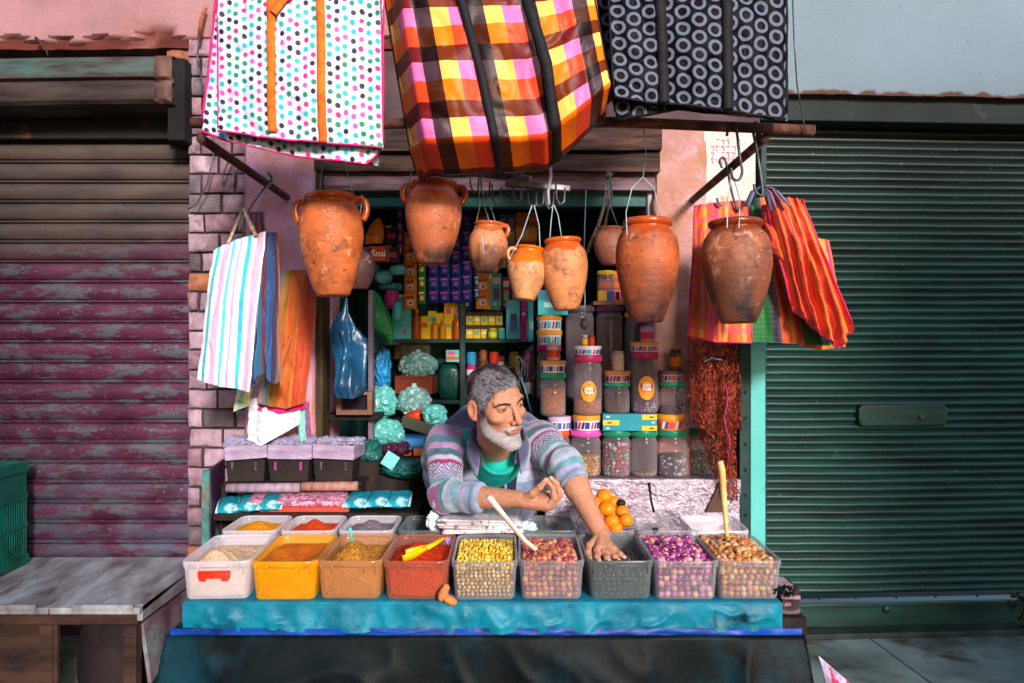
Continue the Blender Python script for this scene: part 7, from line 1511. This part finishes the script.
def body_sdf(p):
    d = np.full(len(p), 9., np.float32)
    hc = np.sqrt(((p-HO)**2).sum(1))
    m = hc < .26
    if m.any(): d[m] = head_sdf(p[m])
    far = ~m; d[far] = hc[far]-.2
    d = smin(d, caps(p, h2w((0, -.022, -.06)), NB+V3((0, .01, 0)), .050, .060), .025)
    d = smin(d, caps(p, h2w((.022, .035, -.09)), NB+V3((.02, -.035, .0)), .012, .016), .02)
    d = smin(d, caps(p, A1, A2, .052, .052), .05)
    d = smin(d, ell(p, CH, (.155, .105, .19)), .05); d = smin(d, caps(p, CH, PV, .12, .13), .05)
    for A_, E_, W_ in ((A1, E1, W1), (A2, E2, W2)):
        d = smin(d, chain(p, [A_, E_], [.05, .04], .02), .03)
        mid = E_*.68+W_*.32
        d = smin(d, chain(p, [E_, mid, W_], [.036, .040, .0245], .02), .02)
    # forearm tendons
    for (a_, b_), (r0, r1) in PALM: d = smin(d, caps(p, a_, b_, r0, r1), .01)
    for i, (pts, rs) in enumerate(FING):
        e = knuckled(p, pts, rs); 
        if i in (4, 9): e2 = e
        hand_new = e
        d = smin(d, hand_new, .0045 if i not in (4, 9) else .008)
    return d
def skin_col(V):
    p = V.astype(np.float32); q = w2h(p); hd = (np.sqrt(((p-HO)**2).sum(1)) < .19)
    base = np.tile(np.array(S('#c08468')), (len(V), 1)); n_ = fbm(V, 60, 3, 1)[:, None]
    base = base*(1+.10*n_)
    sx = np.abs(q[:, 0])
    def blob(c, r): return np.exp(-((((np.stack([sx, q[:, 1], q[:, 2]], -1)-np.array(c))/np.array(r))**2).sum(1)))*hd
    red = (blob((.04, .065, -.03), (.02, .03, .018))*.5+blob((0, .115, -.028), (.014, .02, .014))*.6+blob((.078, -.01, 0), (.02, .03, .04))*.5)[:, None]
    base = base*(1-red)+np.array(S('#b8654c'))*red
    lips = np.clip(blob((0, .1, -.057), (.02, .02, .0042))+blob((0, .098, -.066), (.018, .02, .005)), 0, 1)[:, None]*.8
    base = base*(1-lips)+np.array(S('#9a4a44'))*lips
    eye = (((sx-.031)/.0125)**2+((q[:, 2]-.0078)/.0021)**2 < 1)*hd*(q[:, 1] > .07); iris = (((sx-.032)/.0055)**2+((q[:, 2]-.0085)/.006)**2 < 1)
    base[eye] = S('#8c7c74'); base[eye & iris] = S('#1c100c')
    lid = ((((sx-.031)/.0145)**2+((q[:, 2]-.0125)/.0022)**2 < 1)*hd*(q[:, 1] > .07))[:, None]*.8; base = base*(1-lid)+np.array(S('#4a2a22'))*lid
    wr = (np.sin(q[:, 2]*900+np.sin(q[:, 0]*60)*.8)*.5+.5)*((q[:, 2] > .04)*(q[:, 2] < .075)*(q[:, 1] > .06)*hd); base *= (1-.12*wr)[:, None]
    hm = hair_mask(q)*hd; base = base*(1-hm[:, None]*.9)+np.array(S('#3a3236'))*hm[:, None]*.9
    bm_ = beard_mask(q)*hd; base = base*(1-bm_[:, None]*.85)+np.array(S('#a89ca0'))*bm_[:, None]*.85
    for pts, rs in FING:
        t_ = pts[-1]; d_ = pts[-1]-pts[-2]; d_ = d_/np.linalg.norm(d_); up = V3((0, -.75, .66)); up = up-d_*(up@d_); up /= np.linalg.norm(up)
        nc = t_+up*rs[-1]*.9+d_*.001; m_ = np.linalg.norm(p-nc, axis=1) < .0052; base[m_] = base[m_]*.35+np.array(S('#e0b8a8'))*.65
        for k_ in pts[1:-1]:
            m_ = np.exp(-(np.linalg.norm(p-k_-up*.009, axis=1)/.006)**2)[:, None]*.35; base = base*(1-m_)+np.array(S('#9c5844'))*m_
    return base
def hair_mask(q):
    x, y, z = np.abs(q[:, 0]), q[:, 1], q[:, 2]
    line = np.interp(y, [-.12, -.05, -.034, -.028, .004, .012, .024, .040, .052, .066, .12], [-.075, -.07, -.03, .034, .034, -.03, -.028, .018, .045, .064, .074])
    line = line+vnoise(q*np.array([1, 1, 1]), 80, 3)*.003-np.clip(x-.0, 0, .02)*.2+.004
    return np.clip((z-line)/.006, 0, 1)
def beard_mask(q):
    x, y, z = np.abs(q[:, 0]), q[:, 1], q[:, 2]
    top = np.interp(y, [-.02, .0, .012, .03, .05, .07, .085, .12], [-.2, -.03, .0, -.034, -.052, -.062, -.068, -.072])
    m = np.clip((top-z+vnoise(q, 70, 5)*.003)/.008, 0, 1)*(z > -.145)*(y > -.0)*(1-(x > .066)*(y < .02)*(z > -.045))
    must = np.exp(-((z+.0480+x*.25)/.0060)**4)*(y > .07)*(x < .036)
    lipc = ((x/.024)**2+((z+.061)/.010)**2 < 1) & (y > .08)
    return np.where(lipc, 0, np.clip(m+must*.9, 0, 1))
def skin_mat():
    M = bpy.data.materials.new('skin'); n = NT(M); c = n.node('Attribute', attribute_name='Col').outputs[0]; v = n.coord()
    n.base(n.mix(1.0, c, n.ramp(n.noise(v, 120, 4), [(.3, .85), (.7, 1.05)]), 'MULTIPLY')); n.set(rough=.55, spec=.4, sub=.03); n.p.inputs['Subsurface Radius'].default_value = (.012, .005, .003)
    n.bump(n.m('ADD', n.noise(v, 260, 5, .7), n.m('MULTIPLY', n.noise(n.coord((1, 1, 2.2)), 70, 4), 1.6)), .65, .0035); return M
m_skin = skin_mat()
MAN = thing('person', 'bearded man in a striped fleece jacket leaning on newspapers, one hand in a tub', 'person', (-.07, 3.1, .44))
lo = (-.40, 2.26, .88); hi = (.40, 3.25, 1.62)
body, BV, BQ = skin_object('body', body_sdf, lo, hi, .0021, skin_col, m_skin, MAN, 1)
# eyebrows, hair and beard as fine strands grown from the skin
def strands(name, mask, n, ln, wd, comb, lift, colf, seed, m, jit=.35):
    rr = np.random.default_rng(seed); fc = BQ; cen = BV[fc].mean(1); q = w2h(cen.astype(np.float32)); near = np.sqrt(((cen-HO)**2).sum(1)) < .2
    w_ = mask(q)*near; idx = rr.choice(len(fc), n, p=w_/w_.sum())
    a, b_, c, d = [BV[fc[idx, i]] for i in range(4)]; u, v = rr.random((n, 1)), rr.random((n, 1)); p0 = (a*(1-u)+b_*u)*(1-v)+(d*(1-u)+c*u)*v
    nr = np.cross(c-a, d-b_); nr /= np.linalg.norm(nr, axis=1)[:, None]+1e-12
    cm = comb(w2h(p0.astype(np.float32)))@HF; cm = cm+rr.normal(0, jit, (n, 3)); cm -= nr*(cm*nr).sum(1)[:, None]; cm /= np.linalg.norm(cm, axis=1)[:, None]+1e-9
    L_ = ln*rr.uniform(.55, 1.2, (n, 1)); dirn = cm+nr*lift; dirn /= np.linalg.norm(dirn, axis=1)[:, None]
    p1 = p0+dirn*L_*.5+nr*L_*.12; p2 = p0+dirn*L_-nr*L_*lift*.25
    vw = np.array([0, -1, .1]); sd = np.cross(dirn, nr)+.0; sd /= np.linalg.norm(sd, axis=1)[:, None]; sd = sd*wd/2
    V = np.stack([p0-sd-nr*.001, p0+sd-nr*.001, p1+sd*.8, p1-sd*.8, p2], 1).reshape(-1, 3); k = np.arange(n)[:, None]*5
    Fq = (k+np.array([[0, 1, 2, 3]])).tolist()+(k+np.array([[3, 2, 4]])).tolist()
    col = np.repeat(colf(w2h(p0.astype(np.float32)), rr, n), 5, 0); mb = MB(); mb.add(V, Fq, col); return mb.build(name, m, MAN, smooth=False)
m_hair = mat('hair_strands', (1, 1, 1), vc=True, var=.1, rough=.42, bump=0, spec=.5)
def comb_hair(q):
    o = np.zeros_like(q); sw = fbm(q, 28, 2, 4); top = np.clip(q[:, 2]/.08, 0, 1); o[:, 1] = .9*top-.2; o[:, 0] = -.35*top; o[:, 2] = -.9*(1-top); o[:, 0] += sw*1.6; return o
def hc(q, rr, n):
    g_ = rr.random((n, 1)); dark = np.array(S('#2a2228')); grey = np.array(S('#9a94a0')); wl = np.array(S('#aaa6b2')); pr = np.clip(.26+q[:, 2:3]*1.8+q[:, 1:2]*1.5+1.1*fbm(q, 30, 3, 5)[:, None], .03, .9)
    return np.where(g_ < pr, np.where(rr.random((n, 1)) < .35, wl, grey), dark)*rr.uniform(.7, 1.15, (n, 1))
strands('hair', hair_mask, 15000, .019, .0011, comb_hair, .38, hc, 1, m_hair, .28)
def comb_b(q): o = np.zeros_like(q); o[:, 2] = -1; o[:, 1] = .25; return o
strands('beard', lambda q: beard_mask(q)**1.5, 9000, .0065, .0010, comb_b, .35, lambda q, rr, n: np.array(S('#d8d0d8'))*rr.uniform(.45, 1.05, (n, 1)), 2, m_hair, .4)
def brow_mask(q):
    x = np.abs(q[:, 0]); return np.exp(-((q[:, 2]-(.0262-.005*((x-.03)/.02)**2))/.0024)**2)*(x > .011)*(x < .050)*(q[:, 1] > .05)
def comb_e(q): o = np.zeros_like(q); o[:, 0] = np.sign(q[:, 0]); o[:, 2] = .2; return o
strands('eyebrows', brow_mask, 520, .008, .0009, comb_e, .25, lambda q, rr, n: np.array(S('#2e2426'))*rr.uniform(.6, 1.5, (n, 1)), 3, m_hair, .25)
# ---- clothes
m_cloth = mat('fleece', (1, 1, 1), vc=True, var=.18, ns=40, rough=.95, sheen=.3, bump=.45, bs=260, bd=.003)
CU1 = V3(P(484, 500, 2.515)); CU2 = V3(P(577, 487, 2.585)); D1 = (W1-E1)/np.linalg.norm(W1-E1); D2 = (W2-E2)/np.linalg.norm(W2-E2)
CU1 = E1+D1*np.dot(CU1-E1, D1); CU2 = E2+D2*np.dot(CU2-E2, D2)
OPEN0 = V3(P(500, 438, 2.60)); OPEN1 = V3(P(498, 482, 2.70))
def arm_param(p, A_, E_, W_):
    """distance along the arm from the shoulder, and distance from its axis"""
    l1 = np.linalg.norm(E_-A_); l2 = np.linalg.norm(W_-E_); t1 = ((p-A_)@(E_-A_))/l1**2; t1c = np.clip(t1, -.25, 1); d1 = np.linalg.norm(p-A_-t1c[:, None]*(E_-A_), axis=1)
    t2 = np.clip(((p-E_)@(W_-E_))/l2**2, 0, 1); d2 = np.linalg.norm(p-E_-t2[:, None]*(W_-E_), axis=1); use = d2 < d1
    return np.where(use, l1+t2*l2, t1c*l1), np.minimum(d1, d2)
def jacket_sdf(p):
    d = caps(p, A1, A2, .062, .062)
    d = smin(d, ell(p, CH+V3((0, .0, 0)), (.225, .145, .25)), .06); d = smin(d, caps(p, CH, PV+V3((0, 0, .02)), .17, .185), .06)
    d = smin(d, caps(p, NB+V3((0, .03, -.01)), CH, .085, .12), .04)
    d = smin(d, caps(p, A1+V3((-.02, .06, -.05)), PV+V3((-.08, 0, .02)), .085, .12), .06)
    for A_, E_, C_, D_, r0, r1, r2 in ((A1, E1, CU1, D1, .072, .060, .046), (A2, E2, CU2, D2, .074, .064, .053)):
        s = chain(p, [A_, E_, C_+D_*.02], [r0, r1, r2], .03)
        # gathered folds across the arm
        sp, ds = arm_param(p, A_, E_, C_+D_*.02); s = s+np.sin(sp*120+fbm(p, 9, 2, 4)*5)*.0022*np.clip((sp-.08)*8, 0, 1)
        s = smax(s, ((p-C_)@D_)-.004, .006)
        d = smin(d, s, .022)
        # rolled cuff
        a_, b_ = [np.array(v_, np.float32) for v_ in frame_for(Vector(D_.tolist()))]; u = (p-C_); al = u@D_; ra = np.sqrt(np.maximum((u@a_)**2+(u@b_)**2, 1e-12))
        ring = np.sqrt((ra-r2*1.0)**2+((al+.012)*.42)**2)-.0085; d = smin(d, ring, .006)
    f1 = fbm(p*V3((1, 1, .6)), 8, 3, 7); d = d+f1*.016+(1-np.abs(fbm(p*V3((1.2, 1, .5)), 6, 2, 9))*2)*.010
    # open neck
    d = smax(d, -caps(p, OPEN0+V3((0, -.03, .02)), OPEN1, .055, .010), .008)
    d = smax(d, -caps(p, NB+V3((0, -.01, -.03)), h2w((0, -.02, -.05)), .062, .075), .008)
    d = smax(d, PV[2]-.08-p[:, 2], .01)
    return d
def band(s, seq):
    edges = [e for e, c in seq]; i = np.clip(np.searchsorted(edges, s, side='right')-1, 0, len(seq)-1); C = np.array([S(c) for e, c in seq]); return C[i]
SEQ = [(-1, '#8c6c9c'), (.0, '#47707c'), (.028, '#a880b0'), (.052, '#3c6470'), (.074, '#b4a4c4'), (.090, '#8c3468'), (.102, '#b8b0cc'), (.162, '#5c98a8'), (.18, '#a8b4c8'), (.200, '#8c4880'), (.214, '#4c7480'), (.232, '#a8b4cc'), (.262, '#6c9cac'), (.285, '#a49cc0'), (.31, '#7c94ac'), (.345, '#a8b0c8')]
def jacket_col(V):
    p = V.astype(np.float32); C = np.tile(np.array(S('#6c6c94')), (len(V), 1))
    wv = fbm(V, 9, 3, 3)*.016+fbm(V, 45, 2, 8)*.0035
    # torso stripes by height
    sz = (1.30-V[:, 2])+wv
    tor = band(sz, [(-1, '#565478'), (.02, '#9484b4'), (.06, '#7c94b0'), (.09, '#c0bcdc'), (.13, '#6c7c9c'), (.16, '#b4bcd8'), (.2, '#8090b0'), (.24, '#a8b0d0'), (.28, '#666c90')]); C = tor
    for A_, E_, W_, r_, oo in ((A1, E1, W1, .11, 0), (A2, E2, W2, .11, .03)):
        s, d = arm_param(p, A_, E_, W_); l1 = np.linalg.norm(E_-A_)
        ax = (E_-A_)/l1; a_, b_ = [np.array(v_) for v_ in frame_for(Vector(ax.tolist()))]; rel = V-A_; ang = np.arctan2(rel@b_, rel@a_)*.075
        s2 = s+wv+oo; c = band(s2, SEQ)
        # diamond band
        in_ = (s2 > .102) & (s2 < .162); u = np.abs(((ang/.068) % 1)-.5)*2; w_ = np.abs((s2-.132)/.030)
        ln = (np.abs(((u+w_)*2.2) % 1-.5) < .22); c = np.where((in_ & ln)[:, None], np.array(S('#343860')), c)
        k = 1/(1+np.exp((d-.098)*160)); k = k*(s > -.045); C = C*(1-k[:, None])+c*k[:, None]
    # dark placket down the chest
    ctr = OPEN1[0]+(1.16-V[:, 2])*-.12; pl = (np.abs(V[:, 0]-ctr-.035) < .036) & (V[:, 1] < CH[1]) & (V[:, 2] < 1.235) & (V[:, 0] < .09)
    for A_, E_, W_ in ((A1, E1, W1),):
        s, d = arm_param(p, A_, E_, W_); pl &= d > .075
    C[pl] = S('#23243c')
    lin = (np.abs(V[:, 0]-ctr-.035) < .0035) & pl; C[lin] = S('#a0a8c8')
    # white rolled cuffs
    for C_, D_ in ((CU1, D1), (CU2, D2)):
        al = (p-C_)@D_; dd = np.linalg.norm(p-C_, axis=1); m_ = (np.abs(al+.010) < .022) & (dd < .09); C[m_] = np.array(S('#8c9cbc'))
    C = C*.86*(1+.35*fbm(V, 40, 3, 2))[:, None]
    return C
jk, _, _ = skin_object('jacket', jacket_sdf, (-.45, 2.42, .82), (.42, 3.36, 1.42), .0036, jacket_col, m_cloth, MAN, 1)
def shirt_sdf(p):
    d = ell(p, CH+V3((0, -.005, .0)), (.18, .125, .215)); d = smin(d, caps(p, NB+V3((.01, .01, -.03)), CH, .080, .12), .05); d = smin(d, caps(p, A1, A2, .054, .054), .04)
    d = smax(d, -caps(p, NB+V3((.02, -.06, -0.02)), h2w((0, -.01, -.05)), .070, .08), .004)
    return d+fbm(p, 12, 3, 3)*.004
skin_object('t_shirt', shirt_sdf, (-.32, 2.5, .9), (.22, 3.1, 1.34), .005, lambda V: np.tile(np.array(S('#17b0a4')), (len(V), 1)), mat('tshirt_cotton', (1, 1, 1), vc=True, rough=.85, bump=.2), MAN, 1)
# collar: standing band round the neck that opens in two flaps
b = MB(); ring = []
for i, a in enumerate(np.linspace(-148, 148, 41)):
    r_ = R(a+90+8); cx_, cy_ = NB[0], NB[1]+.0; rad = .083+.008*math.cos(r_); z0 = 1.256+.026*math.sin(r_)
    fl = max(0, (abs(a)-95)/53)*1.1
    base_ = Vector((cx_+math.cos(r_)*(rad+.008), cy_+math.sin(r_)*(rad+.006), z0-.03-.02*fl)); topp = Vector((cx_+math.cos(r_)*(rad+.004+.02*fl), cy_+math.sin(r_)*(rad+.004+.016*fl), z0+.022-.018*fl)); out = Vector((cx_+math.cos(r_)*(rad+.018+.026*fl), cy_+math.sin(r_)*(rad+.016+.022*fl), z0-.014-.058*fl))
    ring.append([base_, base_.lerp(topp, .5), topp, topp.lerp(out, .15)+Vector((0, 0, .006)), topp.lerp(out, .6), out])
A = np.array(ring); A += (fbm(A, 18, 3, 2)*.006)[..., None]
C = np.zeros(A.shape); C[...] = np.array(S('#34324e')); C[:, 3:] = np.array(S('#4c4a6c')); C[:, 5] = S('#9c9cc0')
b.grid(A, C); b.build('collar', m_cloth, MAN, solid=.006)
# trousers and shoes (behind the counter)
def tr_sdf(p):
    d = caps(p, PV+V3((0, 0, .0)), PV+V3((0, 0, -.04)), .165, .16)
    for s in (-1, 1): d = smin(d, chain(p, [PV+V3((s*.09, 0, -.05)), PV+V3((s*.12, -.03, -.30)), PV+V3((s*.13, .02, -.46))], [.10, .075, .065], .03), .03)
    return d+fbm(p, 8, 2, 1)*.006
skin_object('trousers', tr_sdf, (-.4, 2.8, .44), (.3, 3.36, 1.12), .012, lambda V: np.tile(np.array(S('#23242c')), (len(V), 1)), m_cloth, MAN, 1)
for s in (-1, 1):
    b = MB(); b.ball(PV+V3((s*.13, -.03, -.455)), (.045, .12, .035), 3); b.build('shoe', m_blk, MAN)
# ================================================================ houses added unseen behind the camera: they shade the sides, the gap admits sun
m_opp = mat('shading_house_plaster', S('#8a6a60'), S('#6c5048'), ns=2, rough=.95, bump=.3)
GX0, GX1, GY = -.15, 3.05, -2.5
for a, c, lb in (((-9, GY-3, 0), (GX0, GY, 4.3), 'unseen plastered house added across the street to shade the left side, left of the sun gap'), ((GX1, GY-3, 0), (11, GY, 4.3), 'unseen plastered house added across the street to shade the right side, right of the sun gap')):
    T = thing('shading_house', lb, 'house', ((a[0]+c[0])/2, GY, 0)); b = MB(); sk = 3*math.tan(R(18)); lft = a[0] < 0; xs_ = [a[0], c[0], c[0]+(sk if lft else 0), a[0]+(0 if lft else sk)]; ys_ = [GY, GY, GY-3, GY-3]
    b.add([(x, y, z) for z in (0, c[2]) for x, y in zip(xs_, ys_)], [(0, 1, 2, 3), (7, 6, 5, 4)]+[(i, i+4, (i+1) % 4+4, (i+1) % 4) for i in range(4)]); b.build('wall', m_opp, T, smooth=False)
    xm = (a[0]+c[0])/2; b = MB(); b.span((xm-.5, GY+.002, 0), (xm+.5, GY+.03, 2.1)); b.build('door', m_dark, T, smooth=False)
    b = MB(); b.span((xm+1.2, GY+.002, 1.2), (xm+2.0, GY+.03, 2.2)); b.build('window', m_dark, T, smooth=False)
# ================================================================ light and camera
w = bpy.data.worlds.new('World'); SC.world = w; w.use_nodes = True
nt = w.node_tree; bg = nt.nodes['Background']; sky = nt.nodes.new('ShaderNodeTexSky'); sky.sky_type = 'NISHITA'; sky.sun_disc = False
EL, AZ = 18, 18     # sun height, and degrees to the right of straight behind the camera
sky.sun_elevation = R(EL)
d = Vector((math.sin(R(AZ))*math.cos(R(EL)), -math.cos(R(AZ))*math.cos(R(EL)), math.sin(R(EL))))
sky.sun_rotation = math.atan2(d.x, d.y)
nt.links.new(sky.outputs[0], bg.inputs[0]); bg.inputs[1].default_value = .19
L = bpy.data.lights.new('sun', 'SUN'); L.energy = 4.0; L.angle = R(9); L.color = (1, .95, .88)
lo = bpy.data.objects.new('sun', L); COL.objects.link(lo); lo.rotation_euler = (-d).to_track_quat('-Z', 'Y').to_euler(); lo.location = (2, -4, 5)
cam = bpy.data.cameras.new('camera'); co = bpy.data.objects.new('camera', cam); COL.objects.link(co)
co.location = (0, 0, CZ); co.rotation_euler = (R(90), 0, 0); cam.sensor_width = 36; cam.lens = F*36/1024; cam.clip_end = 200; cam.clip_start = .05
SC.camera = co
SC.render.resolution_x = 1024; SC.render.resolution_y = 683
SC.view_settings.view_transform = 'Standard'; SC.view_settings.look = 'None'; SC.view_settings.exposure = 0.45; SC.view_settings.gamma = 1
SC.render.engine = 'CYCLES'; SC.cycles.use_denoising = True; SC.cycles.transparent_max_bounces = 24; SC.cycles.max_bounces = 7
SC.cycles.sample_clamp_indirect = 4
